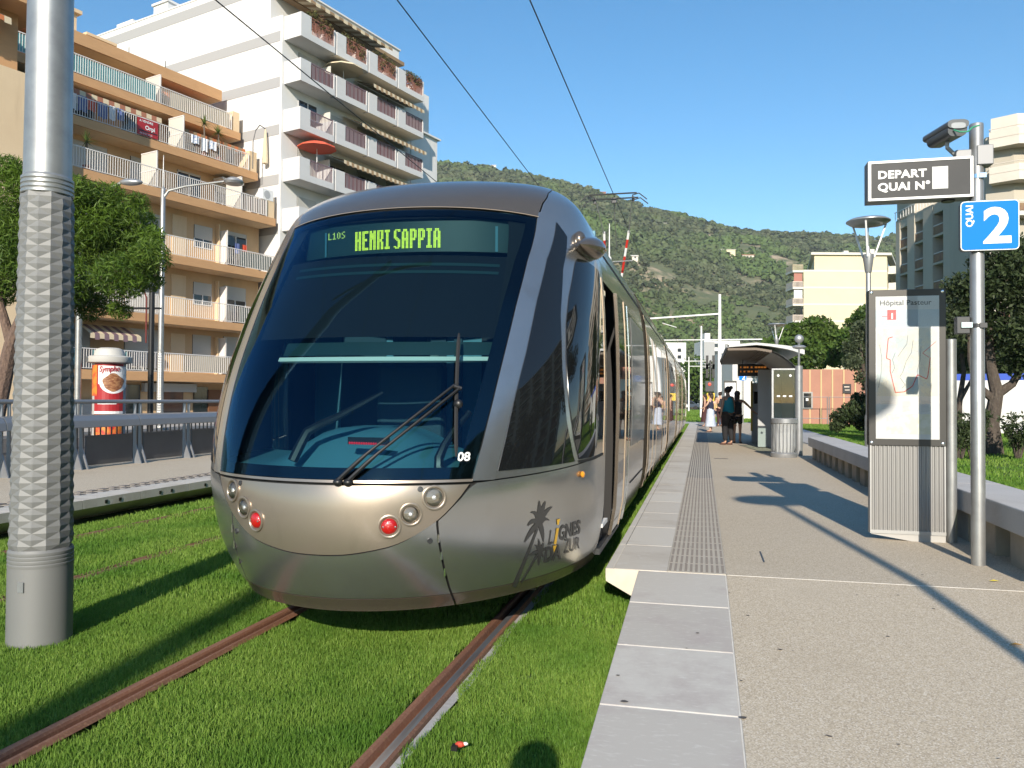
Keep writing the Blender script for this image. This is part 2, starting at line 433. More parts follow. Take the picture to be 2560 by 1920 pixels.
# ------------------------------------------------------------------ grass
M['grass'] = leaf_mat('grass_blades', (.12, .25, .025), (.33, .46, .095), trans=.42, rough=.55, c3=(.12, .25, .032), scale=1.1)
def blades(x0, x1, y0, y1, density, h, wdt, keep=None, base=-.05, zf=None):
    n = int((x1 - x0) * (y1 - y0) * density)
    x = rng.uniform(x0, x1, n); y = rng.uniform(y0, y1, n)
    if keep is not None:
        k = keep(x, y); x, y = x[k], y[k]
    n = len(x)
    if n == 0: return None
    a = rng.uniform(0, 2 * np.pi, n); patch = .75 + .25 * np.sin(x * 2.1 + 1.3 * np.sin(y * 1.7)) * np.sin(y * 2.7 + x) 
    hh = h * rng.uniform(.55, 1.25, n) * (.8 + .3 * patch); ww = wdt * rng.uniform(.7, 1.3, n)
    lean = rng.normal(0, .42, n); la = rng.uniform(0, 2 * np.pi, n)
    dx, dy = np.cos(a) * ww / 2, np.sin(a) * ww / 2
    lx, ly = np.cos(la) * np.abs(lean) * hh, np.sin(la) * np.abs(lean) * hh
    z0 = np.full(n, base) if zf is None else zf(x, y)
    V = np.empty((n, 5, 3))
    V[:, 0] = np.stack([x - dx, y - dy, z0], 1); V[:, 1] = np.stack([x + dx, y + dy, z0], 1)
    V[:, 2] = np.stack([x + dx * .8 + lx * .35, y + dy * .8 + ly * .35, z0 + hh * .6], 1); V[:, 3] = np.stack([x - dx * .8 + lx * .35, y - dy * .8 + ly * .35, z0 + hh * .6], 1)
    V[:, 4] = np.stack([x + lx, y + ly, z0 + hh * (1 - .25 * np.abs(lean).clip(0, 1))], 1)
    i = np.arange(n)[:, None] * 5
    F = np.concatenate([i + [0, 1, 2], i + [0, 2, 3], i + [3, 2, 4]], 0)
    t = np.clip(rng.beta(2, 2.2, n) * .9 + .25 * (patch - .75), 0, 1); dry = rng.random(n) < .02; t[dry] = 1
    return V.reshape(-1, 3), F, np.tile(t, 3)
def off_rails(x, y):
    k = (x > PE2 + .06) & (x < np.where(y > PY0, -.44, -.452))
    for tx in (TX, TX2):
        for s in (-1, 1):
            xr = tx + s * .735; d = (x - xr) * s; lim = .085 if tx == TX else .022
            wob = .02 * np.sin(y * 7 + s) + .015 * np.sin(y * 17)
            ext = .028 * (s == 1) * (tx == TX) * np.clip(np.sin(y * 2.3) + .8, 0, 1) 
            k &= (d < -lim - wob) | (d > (.075 if tx == TX else .028) + wob + ext)
    k &= ((x + 3.95) ** 2 + (y - 4.13) ** 2 > .178 ** 2)
    spot = (x - onz(1315, 1675, 0).x) ** 2 + ((y - onz(1315, 1675, 0).y)) ** 2
    k &= (spot > .055 ** 2) | (rng.random(len(x)) < .12)
    return k
parts = [blades(-4.6, -.44, 1.6, 5.2, 25000, .042, .0042, off_rails), blades(-7.1, -.44, 5.2, 8.5, 7000, .050, .006, off_rails),
         blades(-7.1, -4.4, 3.0, 5.2, 9000, .050, .0055, off_rails),
         blades(-7.1, -.44, 8.5, 16, 3000, .055, .010, off_rails), blades(-7.1, -.44, 16, 52, 420, .08, .025, off_rails)]
parts = [p for p in parts if p]
V = np.concatenate([p[0] for p in parts]); off = np.cumsum([0] + [len(p[0]) for p in parts[:-1]])
F = np.concatenate([p[1] + o_ for p, o_ in zip(parts, off)]); T = np.concatenate([p[2] for p in parts])
np_mesh('track_grass', V, F, M['grass'], attr=T, kind='stuff')
lz = lambda x, y: PZ - .04 + .02 * np.sin(x * .7 + y * .4)
parts = [blades(2.8, 9, 4, 14, 1500, .07, .010, None, 0, lz), blades(2.8, 14, 14, 46, 420, .08, .022, lambda x, y: (x > 4.3) | (y < 19.5), 0, lz), blades(14, 45, 14, 46, 60, .09, .05, None, 0, lz)]
V = np.concatenate([p[0] for p in parts]); off = np.cumsum([0] + [len(p[0]) for p in parts[:-1]])
F = np.concatenate([p[1] + o_ for p, o_ in zip(parts, off)]); T = np.concatenate([p[2] for p in parts])
np_mesh('lawn_grass', V, F, M['grass'], attr=T, kind='stuff')
p = blades(-12, 14, 57, 130, 40, .12, .08, None, -.05)
np_mesh('far_grass', p[0], p[1], M['grass'], attr=p[2], kind='stuff')
# litter in the grass
M['litter_red'] = mat('red_wrapper', (.5, .06, .03), .5); M['litter_white'] = mat('white_scrap', (.8, .79, .75), .7)
q = onz(1150, 1868, .02)
lt = thing('litter', 'crumpled red, black and white wrapper lying in the grass by the rail', 'litter', q)
b = MB(); b.ball(q + Vector((0, 0, .012)), (.022, .014, .012), 7, 5); b.build('wrapper', M['litter_red'], lt)
b = MB(); b.box(q.x - .03, q.x - .004, q.y - .03, q.y + .005, q.z - .006, q.z + .012); b.build('scrap', M['black'], lt)
b = MB(); b.ball(q + Vector((.022, .004, .015)), (.012, .009, .007), 6, 4); b.build('paper', M['litter_white'], lt)

# worn-in gum spots and small dry leaves on the paving
b = MB(); r_ = random.Random(9)
for px, py, r0 in ((1560, 1755, .017), (1858, 1796, .018), (1950, 1625, .012), (1870, 1540, .010), (1603, 1345, .012), (1545, 1690, .010)) + tuple((r_.uniform(1640, 2500), r_.uniform(1150, 1900), r_.uniform(.005, .011)) for _ in range(36)):
    q = onz(px, py, 0.0); 
    for _ in range(6): q = onz(px, py, ramp_z(q.y))
    if q.x < -.4: continue
    n_ = 9; b.add([(q.x + r0 * (1 + .25 * math.sin(i * 2.3 + px)) * math.cos(2 * math.pi * i / n_), q.y + r0 * .8 * math.sin(2 * math.pi * i / n_), ramp_z(q.y) + .0045) for i in range(n_)], [tuple(range(n_))])
o = struct(b.build('pavement_gum_spots', mat('gum_spot', (.09, .08, .075), .8)))
for i, (px, py, lab) in enumerate(((2540, 1615, 'small dry orange leaf lying on the paving at the right edge'), (2486, 1455, 'tiny yellow leaf lying on the platform joint right of the sign pole'))):
    q = onz(px, py, PZ); 
    for _ in range(6): q = onz(px, py, ramp_z(q.y))
    z = ramp_z(q.y) + .006; b = MB(); b.add([(q.x - .035, q.y, z), (q.x, q.y - .014, z + .006), (q.x + .035, q.y, z + .002), (q.x, q.y + .014, z + .008)], [(0, 1, 2, 3)]); tag(b.build('dry_leaf', mat('dry_leaf', (.50, .26, .06) if i == 0 else (.62, .50, .06), .7)), lab, 'leaf', 'dry leaves on the platform')
# ------------------------------------------------------------------ tram
M['silver'] = mat('silver_metallic_paint', (.47, .475, .47), .27, metal=.90, coat=.2, var=(2.5, (.44, .44, .43), .4, .7), var2=(5, (.40, .385, .36), .56, .8, (1, 1, .25)), bump=(260, .02, .0006))
M['champagne'] = mat('champagne_metallic_paint', (.36, .305, .25), .32, metal=.72, coat=.25, var=(3, (.345, .29, .235), .4, .7), var2=(7, (.315, .27, .22), .57, .8, (1, 1, .3)), bump=(260, .02, .0006))
M['bronze'] = mat('bronze_metallic_paint', (.22, .18, .145), .24, metal=.75, coat=.4, var=(2, (.23, .19, .15), .4, .7))
M['tram_side'] = mat('glossy_bronze_side', (.165, .145, .12), .13, metal=.85, coat=.2)
M['beige_trim'] = mat('beige_door_trim', (.42, .33, .235), .35, metal=.4)
M['gap'] = mat('panel_gap', (.006, .006, .006), .8)
M['windscreen'] = thin_glass('windscreen_glass', (.44, .62, .63), ior=1.46, refl=(.28, .62, 1), boost=.008)
M['side_glass'] = mat('dark_side_glass', (.008, .009, .010), .015, spec=.6, coat=.3)
M['frit'] = mat('black_glass_border', (.006, .007, .009), .08, spec=.6)
M['dash'] = mat('dashboard_plastic', (.085, .23, .31), .5, bump=(200, .1, .001))
M['cab_dark'] = mat('cab_lining', (.035, .075, .10), .7)
M['saloon_dark'] = mat('saloon_lining', (.016, .016, .017), .7)
M['blind'] = mat('sun_blind', (.002, .003, .006), .85)
M['cab_white'] = mat('blind_bar', (.80, .84, .80), .5)
M['cab_panel'] = mat('cab_door_panel', (.14, .32, .42), .6)
M['led_panel'] = mat('display_case', (.020, .050, .054), .5)
M['led'] = mat('display_dots', (.3, .35, .02), .5, emis=((.74, .92, .08), 1.15))
M['led_dim'] = mat('display_dots_small', (.3, .35, .02), .5, emis=((.62, .85, .22), .8))
M['brake'] = mat('brake_light_strip', (.45, .02, .03), .3, emis=((.9, .03, .05), .5))
M['red_lens'] = mat('red_lamp_lens', (.40, .008, .008), .15, coat=1, bump=(220, .6, .004), emis=((.8, .01, .01), .02))
M['reflector'] = mat('lamp_reflector', (.95, .95, .95), .2, metal=.5, bump=(110, .9, .006))
M['amber'] = mat('amber_lens', (.75, .30, .02), .2, coat=.6)
M['logo_grey'] = mat('dark_grey_print', (.055, .055, .055), .35, metal=.2)
M['logo_yellow'] = mat('yellow_print', (.72, .42, .03), .4)
M['red_paint'] = mat('red_paint', (.55, .03, .02), .45)
M['lens'] = thin_glass('lamp_cover', (.92, .94, .95), boost=.05)

KN = np.array([
 [0.28,4.145,1.235,1.98],[0.4,4.065,1.27,1.90],[0.6,3.98,1.305,1.79],[0.8,3.96,1.315,1.64],
 [1.0,3.986,1.32,1.485],[1.5,4.213,1.33,1.261],[2.0,4.533,1.32,1.139],[2.4,4.83,1.293,1.051],
 [2.6,4.995,1.254,0.948],[2.75,5.13,1.203,0.801],[2.895,5.31,1.12,0.618],[3.035,5.553,0.97,0.49],
 [3.125,5.816,0.8,0.435],[3.19,6.103,0.58,0.381],[3.225,6.473,0.32,0.3],[3.235,6.919,0.02,0.134]])
def kn(v):
    n = len(KN); i = int(min(max(math.floor(v), 0), n - 2)); f = v - i
    P = [KN[max(i - 1, 0)], KN[i], KN[i + 1], KN[min(i + 2, n - 1)]]
    d = lambda a, b: max(1e-4, math.hypot(a[0] - b[0], a[1] - b[1], a[2] - b[2])); d1 = d(P[1], P[2])
    m1 = (P[2] - P[0]) / (d(P[0], P[1]) + d1 if i > 0 else d1) * d1; m2 = (P[3] - P[1]) / (d1 + d(P[2], P[3]) if i < n - 2 else d1) * d1
    f2, f3 = f * f, f ** 3
    return (2 * f3 - 3 * f2 + 1) * P[1] + (f3 - 2 * f2 + f) * m1 + (-2 * f3 + 3 * f2) * P[2] + (f3 - f2) * m2
KT = np.array([kn(v) for v in np.linspace(0, len(KN) - 1, 600)])
KT[:, 0] = np.maximum.accumulate(KT[:, 0] + np.arange(600) * 1e-7)
def kz(z): return [np.interp(z, KT[:, 0], KT[:, i]) for i in (1, 2, 3)]
def zrange(a, b, n):
    """n heights between a and b, spaced by the body's own curve so the flat roof is not starved"""
    va, vb = np.interp([a, b], KT[:, 0], np.arange(600)); return np.interp(np.linspace(va, vb, n), np.arange(600), KT[:, 0])
def Sf(u, z, off=0.0):
    y0, w, a = kz(z); s = 1 if u >= 0 else -1; au = abs(u)
    if au < 1: th = au * math.pi / 2; p = Vector((TX + s * w * math.sin(th), y0 + a * (1 - math.cos(th)), z))
    else: p = Vector((TX + s * w, y0 + a + au - 1, z))
    if off: p = p + Nf(u, z) * off
    return p
def Nf(u, z):
    h = 2e-3; z = min(z, 3.225); q = (Sf(u + h, z) - Sf(u - h, z)).cross(Sf(u, z + h) - Sf(u, z - h)); q.normalize(); return q
def u_at_Y(Y, z):
    y0, w, a = kz(z)
    if Y >= y0 + a: return 1 + Y - y0 - a
    return math.acos(max(-1, min(1, 1 - (Y - y0) / a))) / (math.pi / 2) if Y > y0 else 0.0
li = lambda xs, ys: (lambda x: float(np.interp(x, xs, ys)))
bowl_z = li([0, .08, .16, .22, .29, .335, .365, .395, .402], [.612, .617, .645, .675, .755, .825, .89, .975, .995])
def bowl_zs(u):                                                     # smoothed
    u = abs(u); return sum(bowl_z(abs(u + d)) for d in (-.03, -.015, 0, .015, .03)) / 5 if u < .37 else bowl_z(u)
ug = li([1.0, 1.2, 1.44, 1.73, 2.05, 2.383, 2.68, 2.77], [.405, .424, .441, .458, .475, .497, .538, .556])
uw_l = li([1.0, 1.05, 1.23, 1.47, 1.75, 2.09, 2.40, 2.70], [.470, .475, .491, .507, .529, .547, .574, .637])
uw_r = li([1.05, 1.11, 1.328, 1.645, 2.01, 2.345, 2.50, 2.60, 2.70], [.80, .775, .728, .688, .658, .655, .675, .688, .640])
u2_l = li([1.05, 1.21, 1.443, 1.706, 1.951, 2.147, 2.395, 2.45], [.825, .779, .736, .706, .691, .695, .722, .742])
belt = lambda u: .996 + max(0, abs(u) - .402) * .16
uc = li([2.70, 2.75, 2.845, 2.967, 3.035, 3.09], [.548, .557, .595, .69, .80, 1.0])
useam = li([.28, .40, .516, .655, .77], [.351, .338, .329, .321, .316])
SIDE_Y = 6.02

tram = thing('tram', 'silver and bronze low-floor tram with rounded nose, showing HENRI SAPPIA, standing beside the platform', 'tram')
def patch(name, uf, zf, ns, nt, material, off=0.0, parent=tram, smooth=True, thick=0.0, rim=None):
    """uf(s, z) / zf(s, t) -> surface patch; thick adds a turned-in rim all round"""
    b = MB(); P = []; Q = []
    for i in range(nt + 1):
        row, row2 = [], []
        for j in range(ns + 1):
            s, t = j / ns, i / nt; z = zf(s, t); u = uf(s, z)
            row.append(Sf(u, z, off)); row2.append(Sf(u, z, off - thick) if thick else None)
        P.append(row); Q.append(row2)
    b.grid(P)
    if thick:
        edge = [(0, j) for j in range(ns + 1)] + [(i, ns) for i in range(1, nt + 1)] + [(nt, j) for j in range(ns - 1, -1, -1)] + [(i, 0) for i in range(nt - 1, 0, -1)]
        n = len(edge); b.add([P[i][j] for i, j in edge] + [Q[i][j] for i, j in edge], [(k, n + k, n + (k + 1) % n, (k + 1) % n) for k in range(n)])
    return b.build(name, material, parent, smooth=smooth, sharp=50)
lerp = lambda a, b, t: a + (b - a) * t
TH = .02
# skirt band (bronze) and lower nose
for s in (-1, 1):
    patch('skirt_band', lambda q, z, s=s: s * lerp(useam(z) + .003, u_at_Y(SIDE_Y - .01, z), q), lambda q, t: lerp(.275, .352, t), 30, 4, M['bronze'], thick=TH)
    patch('lower_side_panel', lambda q, z, s=s: s * lerp(useam(z) + .003, u_at_Y(SIDE_Y - .01, z), q),
          lambda q, t: lerp(.358, (lambda u: (bowl_zs(u) - .004 if u < .395 else belt(u) - .002))(lerp(useam(.6), 1.4, q) if q > .12 else lerp(.318, useam(.6) + (1.4 - useam(.6)) * .12, q / .12)), t), 60, 26, M['silver'], thick=TH)
patch('skirt_band', lambda q, z: lerp(-1, 1, q) * (useam(z) - .003), lambda q, t: lerp(.275, .352, t), 30, 4, M['bronze'], thick=TH)
patch('bumper_panel', lambda q, z: lerp(-1, 1, q) * (useam(z) - .003), lambda q, t: lerp(.358, bowl_zs(lerp(-1, 1, q) * .322) - .004, t), 60, 16, M['silver'], thick=TH)
# champagne front panel with the lamps
patch('front_panel', lambda q, z: lerp(-.4, .4, q), lambda q, t: lerp(bowl_zs(lerp(-.4, .4, q)) + .004, .990, t), 70, 16, M['champagne'], thick=TH, off=.002)
# dark liner behind all the gaps
patch('lower_liner', lambda q, z: lerp(-1.5, 1.5, q), lambda q, t: lerp(.285, 1.02, t), 60, 10, M['gap'], off=-.022)
# strip below the windscreen, windscreen and its black border
patch('windscreen_trim', lambda q, z: lerp(-.407, .407, q), lambda q, t: lerp(1.004, 1.018, t), 50, 2, M['champagne'], off=.003, thick=TH)
gl_top = lambda u: 2.758 - .05 * (abs(u) / .545) ** 2
def gz(q, t): u = lerp(-.5, .5, q); return lerp(1.022, gl_top(u), t)
ws = patch('windscreen', lambda q, z: lerp(-1, 1, q) * (ug(z) - .003), gz, 48, 44, M['windscreen'], off=.0)
patch('glass_border', lambda q, z: lerp(-1, 1, q) * (ug(z) - .003), lambda q, t: lerp(1.022, 1.085, t), 48, 3, M['frit'], off=-.006, parent=ws)
patch('glass_border', lambda q, z: lerp(-1, 1, q) * (ug(z) - .003), lambda q, t: lerp(gl_top(lerp(-.5, .5, q)) - .05, gl_top(lerp(-.5, .5, q)), t), 48, 3, M['frit'], off=-.006, parent=ws)
for s in (-1, 1):
    patch('glass_border', lambda q, z, s=s: s * lerp(ug(z) - .048, ug(z) - .003, q), lambda q, t: lerp(1.022, 2.72, t), 3, 44, M['frit'], off=-.006, parent=ws)
# pillars and upper side shells
def side_shell_z(q, t): return zrange(1.0, 2.765, 60)[int(round(t * 59))]
for s in (-1, 1):
    patch('windscreen_pillar', lambda q, z, s=s: s * lerp(ug(z), uw_l(max(z, 1.0)) - .001, q), lambda q, t: lerp(belt(.44) + .006, 2.762, t), 6, 48, M['silver'], off=.004, thick=TH)
    patch('side_shell', lambda q, z, s=s: s * lerp(uw_l(z), u_at_Y(SIDE_Y - .01, z), q), lambda q, t: lerp(belt(lerp(.47, 1.4, q)) + .004, 2.5, t), 40, 40, M['silver'], off=.0, thick=TH)
    patch('roof_side', lambda q, z, s=s: s * lerp(uc(z) + .004 if z > 2.7 else uw_l(min(z, 2.7)), u_at_Y(6.45, z), q), lambda q, t: zrange(2.504, 3.09, 31)[int(round(t * 30))], 30, 30, M['silver'], off=.0, thick=TH)
    # side windows
    patch('side_window', lambda q, z, s=s: s * lerp(uw_l(z) + .003, max(uw_r(z), uw_l(z) + .008), q), lambda q, t: lerp(1.055 + .02 * q, 2.695, t), 14, 50, M['side_glass'], off=.005, thick=.01)
    patch('cab_door_window', lambda q, z, s=s: s * lerp(u2_l(z), u_at_Y(5.80, z), q), lambda q, t: lerp(1.085, 2.44 - .06 * max(0, q - .3), t), 16, 36, M['side_glass'], off=.005, thick=.01)
    patch('window_trim', lambda q, z, s=s: s * lerp(u_at_Y(5.84, z), u_at_Y(5.90, z), q), lambda q, t: lerp(1.06, 2.36, t), 2, 30, M['beige_trim'], off=.008, thick=.01)
    patch('window_trim', lambda q, z, s=s: s * lerp(u2_l(z) - .004, u_at_Y(5.84, z), q), lambda q, t: lerp(1.062, 1.078, t), 16, 1, M['gap'], off=.006, thick=.01)
patch('upper_liner', lambda q, z: lerp(.42, 1.3, q), lambda q, t: lerp(.99, 2.7, t), 20, 20, M['gap'], off=-.022)
patch('upper_liner', lambda q, z: -lerp(.42, 1.3, q), lambda q, t: lerp(.99, 2.7, t), 20, 20, M['gap'], off=-.022)
patch('roof_liner', lambda q, z: lerp(-1, 1, q), lambda q, t: zrange(2.70, 3.2, 13)[int(round(t * 12))], 40, 12, M['gap'], off=-.025)
# roof cap
patch('roof_cap', lambda q, z: lerp(-1, 1, q) * (uc(z) - .004), lambda q, t: zrange(2.768, 3.09, 21)[int(round(t * 20))] - (.045 * (1 - t) * abs(2 * q - 1) ** 2), 60, 20, M['bronze'], off=.004, thick=TH)
patch('roof_cap', lambda q, z: lerp(-1, 1, q) * u_at_Y(7.6, z), lambda q, t: zrange(3.092, 3.2345, 15)[int(round(t * 14))], 60, 14, M['bronze'], off=.002)
patch('cap_edge_line', lambda q, z: lerp(-1, 1, q) * .55, lambda q, t: lerp(2.7665, 2.772, t) - .05 * abs(2 * q - 1) ** 2 - .002, 50, 1, M['beige_trim'], off=.009)
# lamps
def lamp(u, z, r, red, name):
    nrm = Nf(u, z); o = Sf(u, z, .002); Q = nrm.to_track_quat('Z', 'Y').to_matrix().to_4x4(); Q.translation = o
    b = MB(); b.lathe([(r * 1.42, -.004), (r * 1.40, .008), (r * 1.22, .011), (r * 1.08, .006), (r * 1.02, -.012), (r * .98, -.03)], n=28, M=Q, cap=False)
    ring = b.build(name, M['champagne'], tram, smooth=True, sharp=60)
    b = MB()
    if red:
        b.lathe([(r, -.012), (r * .98, .0), (r * .85, .011), (r * .55, .018), (r * .2, .021), (0, .0215)], n=24, M=Q); b.build('lens', M['red_lens'], ring, smooth=True)
        for k in (-1, 1):
            b = MB(); b.lathe([(.0045, 0), (.0045, .017), (0, .018)], n=8, M=Q @ Matrix.Translation((k * r * .72, 0, 0))); b.build('screw', M['chrome'], ring)
    else:
        b.lathe([(r, -.006), (r * .9, -.02), (r * .6, -.032), (r * .25, -.034), (0, -.034)], n=24, M=Q, cap=False); b.build('reflector', M['reflector'], ring, smooth=True)
        b = MB(); b.lathe([(r * .34, -.03), (r * .32, -.004), (r * .2, .004), (0, .006)], n=14, M=Q); b.build('bulb', M['reflector'], ring, smooth=True)
        b = MB(); b.lathe([(r, -.004), (r * .96, .005), (r * .75, .014), (r * .4, .019), (0, .021)], n=24, M=Q, cap=False); b.build('lens', M['lens'], ring, smooth=True)
    b = MB(); b.lathe([(r * 1.03, -.04), (0, -.04)], n=20, M=Q); b.build('socket', M['black'], ring)
for s in (-1, 1):
    lamp(s * .307, .925, .048, False, 'headlight'); lamp(s * .248, .838, .045, False, 'headlight'); lamp(s * .195, .775, .045, True, 'tail_light')
    for (hu, hz) in ((.270, .972), (.296, .690)):
        Q = Nf(hu * s, hz).to_track_quat('Z', 'Y').to_matrix().to_4x4(); Q.translation = Sf(hu * s, hz, .003)
        b = MB(); b.lathe([(.016, -.004), (.015, .0035), (.011, .004), (.010, .001), (0, .001)], n=16, M=Q); b.build('access_hole', M['dark_steel'], tram)
# panel clips at the seam, amber marker, vent mark
for s in (-1, 1):
    for z in (.70, .60, .50): b = MB(); p = Sf(s * useam(z), z, .001); b.box(p.x - .004, p.x + .004, p.y - .01, p.y + .01, p.z - .022, p.z + .022); b.build('panel_clip', M['chrome'], tram)
    p = Sf(s * .835, .985, .01); b = MB(); b.ball(p, (.016, .03, .022)); b.build('marker_light', M['amber'], tram, smooth=True)
# lettering on the windscreen: 08
v, f = text_mesh('08', .066, bold=.025, sx=1.15)
b = MB(); b.add([Sf(.358 + p.x / 1.32 * .62, 1.118 + p.y, .004) for p in v], f); b.build('fleet_number', M['white'], tram)
# operator's mark on the side: palms and name
CU = np.array([[.64058, .5959], [.1824, -.07233], [-.00164, -.31337], [.05503, -.04023], [.01292, -.05718], [.01154, -.0327], [.03212, -.02039], [.01001, -.02676], [.01651, -.02079], [.00351, -.01179]])
def lg(zx, zy, off=.004):
    x = ((1260 + zx / 6.636) / 1.15732 - 1180) / 100; y = ((1230 + zy / 6.636) / 1.15732 - 1170) / 100
    u, z = np.array([1, x, y, x * x, x * y, y * y, x ** 3, x * x * y, x * y * y, y ** 3]) @ CU; return Sf(float(u), float(z), off)
def stroke(b, pts, ws, m=0):
    n = len(pts); L_, R_ = [], []
    for i, (x, y) in enumerate(pts):
        a, c = pts[max(i - 1, 0)], pts[min(i + 1, n - 1)]; tx, ty = c[0] - a[0], c[1] - a[1]; l = math.hypot(tx, ty) or 1
        w = ws[i] if isinstance(ws, (list, tuple)) else ws; L_.append(lg(x - ty / l * w, y + tx / l * w)); R_.append(lg(x + ty / l * w, y - tx / l * w))
    b.grid([L_, R_], m)
def curve(a, c, e, n=7): return [((1 - t) ** 2 * a[0] + 2 * t * (1 - t) * c[0] + t * t * e[0], (1 - t) ** 2 * a[1] + 2 * t * (1 - t) * c[1] + t * t * e[1]) for t in [i / (n - 1) for i in range(n)]]
b = MB()
stroke(b, curve((165, 1570), (400, 1000), (555, 600), 12), [30, 28, 26, 24, 22, 21, 20, 19, 18, 17, 16, 14])
for c_, e_ in (((590, 330), (580, 140)), ((620, 300), (685, 150)), ((660, 330), (800, 240)), ((640, 400), (755, 470)), ((560, 300), (435, 340)), ((470, 430), (385, 560)), ((450, 620), (330, 835)), ((640, 600), (655, 830)), ((620, 480), (700, 440))):
    stroke(b, curve((585, 510), c_, e_), [34, 40, 40, 36, 28, 18, 5])
stroke(b, curve((280, 1500), (440, 1250), (545, 1040), 10), 11)
for c_, e_ in (((600, 880), (570, 770)), ((640, 900), (660, 840)), ((560, 880), (510, 885)), ((480, 1010), (415, 1060)), ((590, 1100), (570, 1220)), ((640, 1030), (660, 1090)), ((660, 950), (700, 930))):
    stroke(b, curve((585, 985), c_, e_), [20, 24, 24, 20, 15, 10, 3])
def word(b, txt, x0, x1, y0, y1, h0, h1, slant, bold=.012, m=0):
    v, f = text_mesh(txt, 1.0, bold=bold); xm = max(p.x for p in v); ym = max(p.y for p in v)
    def mp(p):
        t = p.x / xm; hh = lerp(h0, h1, t); return lg(lerp(x0, x1, t) + slant * p.y / ym * hh, lerp(y0, y1, t) - p.y / ym * hh)
    b.add([mp(p) for p in v], f, m)
word(b, 'L', 720, 805, 890, 850, 250, 240, .16, .0)
word(b, 'GNES', 905, 1250, 805, 670, 240, 215, .06, .03)
word(b, 'DA', 655, 940, 1160, 1090, 240, 240, .12, .03)
word(b, 'ZUR', 985, 1240, 1020, 930, 235, 195, .06, .0)
b.add([lg(875, 460), lg(932, 442), lg(905, 545), lg(885, 550)], [(3, 2, 1, 0)], 1)
b.add([lg(870, 600), lg(910, 598), lg(862, 865), lg(826, 862)], [(3, 2, 1, 0)], 1)
b.add([lg(812, 890), lg(872, 880), lg(826, 1000)], [(2, 1, 0)], 1)
b.build('operator_mark', [M['logo_grey'], M['logo_yellow']], tram)
# mirror pod with its chrome foot
b = MB(); prof = []
MQ = Matrix.Rotation(R(-8), 4, 'Z') @ Matrix.Rotation(R(3), 4, 'X')
c = Sf(.80, 2.54, .0) + Vector((.03, .0, 0))
for (ty, rx, rz) in ((-.20, .004, .004), (-.17, .03, .022), (-.12, .062, .046), (-.06, .088, .066), (.0, .104, .078), (.06, .11, .083), (.11, .104, .078), (.15, .085, .062), (.175, .05, .036), (.18, .01, .008)):
    prof.append([MQ @ Vector((rx * math.cos(a), ty, rz * math.sin(a))) + c for a in [i * math.pi / 10 for i in range(21)]])
b.grid(prof); mir = b.build('rear_view_mirror', M['bronze'], tram, smooth=True)
b = MB(); b.ball(c + Vector((-.055, -.01, .05)), (.05, .08, .07), 16, 10); b.build('mirror_foot', M['bronze'], mir, smooth=True)
# wipers
def wp(u, z, o): return Sf(u, z, o)
wi = MB()
for (ua, za, ub, zb) in ((.058, 1.012, .318, 1.515), (.085, 1.012, .334, 1.50)):
    wi.tube([wp(lerp(ua, ub, t), lerp(za, zb, t), lerp(.02, .055, min(1, t * 4))) for t in np.linspace(0, 1, 12)], [.012] * 3 + [.0085] * 9, 8)
wi.tube([wp(.315, 1.515, .05), wp(.34, 1.50, .05)], .013, 8)
wo = wi.build('wiper_arm', M['black'], tram, smooth=True)
b = MB(); b.tube([wp(lerp(.307, .352, t), lerp(1.835, 1.135, t), .028) for t in np.linspace(0, 1, 14)], [.006] + [.012] * 12 + [.006], 6); b.build('wiper_blade', M['rubber'], wo)
b = MB(); q = Sf(.338, 1.42, .035); b.ball(q, (.028, .02, .028)); b.build('wiper_joint', M['black'], wo, smooth=True)
b = MB()
for uu in (.058, .085): p = Sf(uu, 1.005, .012); b.ball(p, (.028, .026, .022))
b.build('wiper_pivot', M['black'], wo, smooth=True)
# ---------------- inside the cab
b = MB(); b.box(TX - 1.08, TX + 1.08, 4.95, 6.3, .93, .97); b.build('cab_floor', M['cab_dark'], tram)
b = MB()
P = []
for i in range(13):
    t = i / 12; row = []
    for j in range(25):
        x = lerp(-.98, .98, j / 24); yy = lerp(0, .62, t)
        zz = 1.055 + .20 * math.exp(-((x - .05) / .45) ** 4) * math.sin(min(1, t * 1.25) * math.pi * .62) + .05 * t
        front = 4.10 + 1.06 * (1 - math.sqrt(max(0, 1 - (x / 1.32) ** 2)))
        row.append(Vector((TX + x, front + .06 + yy, zz)))
    P.append(row)
b.grid(P, flip=True); b.build('dashboard', M['dash'], tram, smooth=True)
b = MB()
for i in range(16): b.ball(Sf(lerp(.062, .162, i / 15), 1.228 - .006 * i / 15, -.035), (.007, .006, .008), 6, 4)
b.box(Sf(.05, 1.2).x, Sf(.17, 1.2).x, Sf(.1, 1.2, -.06).y, Sf(.1, 1.2, -.05).y + .02, 1.205, 1.245, 1)
b.build('brake_light', [M['brake'], M['black']], tram)
b = MB(); b.box(TX - 1.2, TX + 1.2, 6.28, 6.33, .9, 2.8); b.build('cab_rear_wall', M['cab_panel'], tram)
b = MB(); b.box(TX - .42, TX - .02, 6.255, 6.278, 1.0, 2.3); b.box(TX + .05, TX + .12, 6.25, 6.278, 1.0, 2.3); b.box(TX - .95, TX - .55, 6.26, 6.278, 1.0, 2.25)
b.build('cab_door', M['cab_dark'], tram)
b = MB(); b.box(TX - .35, TX - .08, 6.235, 6.252, 1.45, 1.86); b.build('notice', mat('notice_paper', (.16, .21, .22), .7), tram)
b = MB(); b.box(TX - .25, TX + .25, 5.35, 5.5, 1.0, 1.72); b.box(TX - .14, TX + .14, 5.36, 5.46, 1.74, 1.98); b.build('driver_seat', M['cab_dark'], tram, bevel=.04)
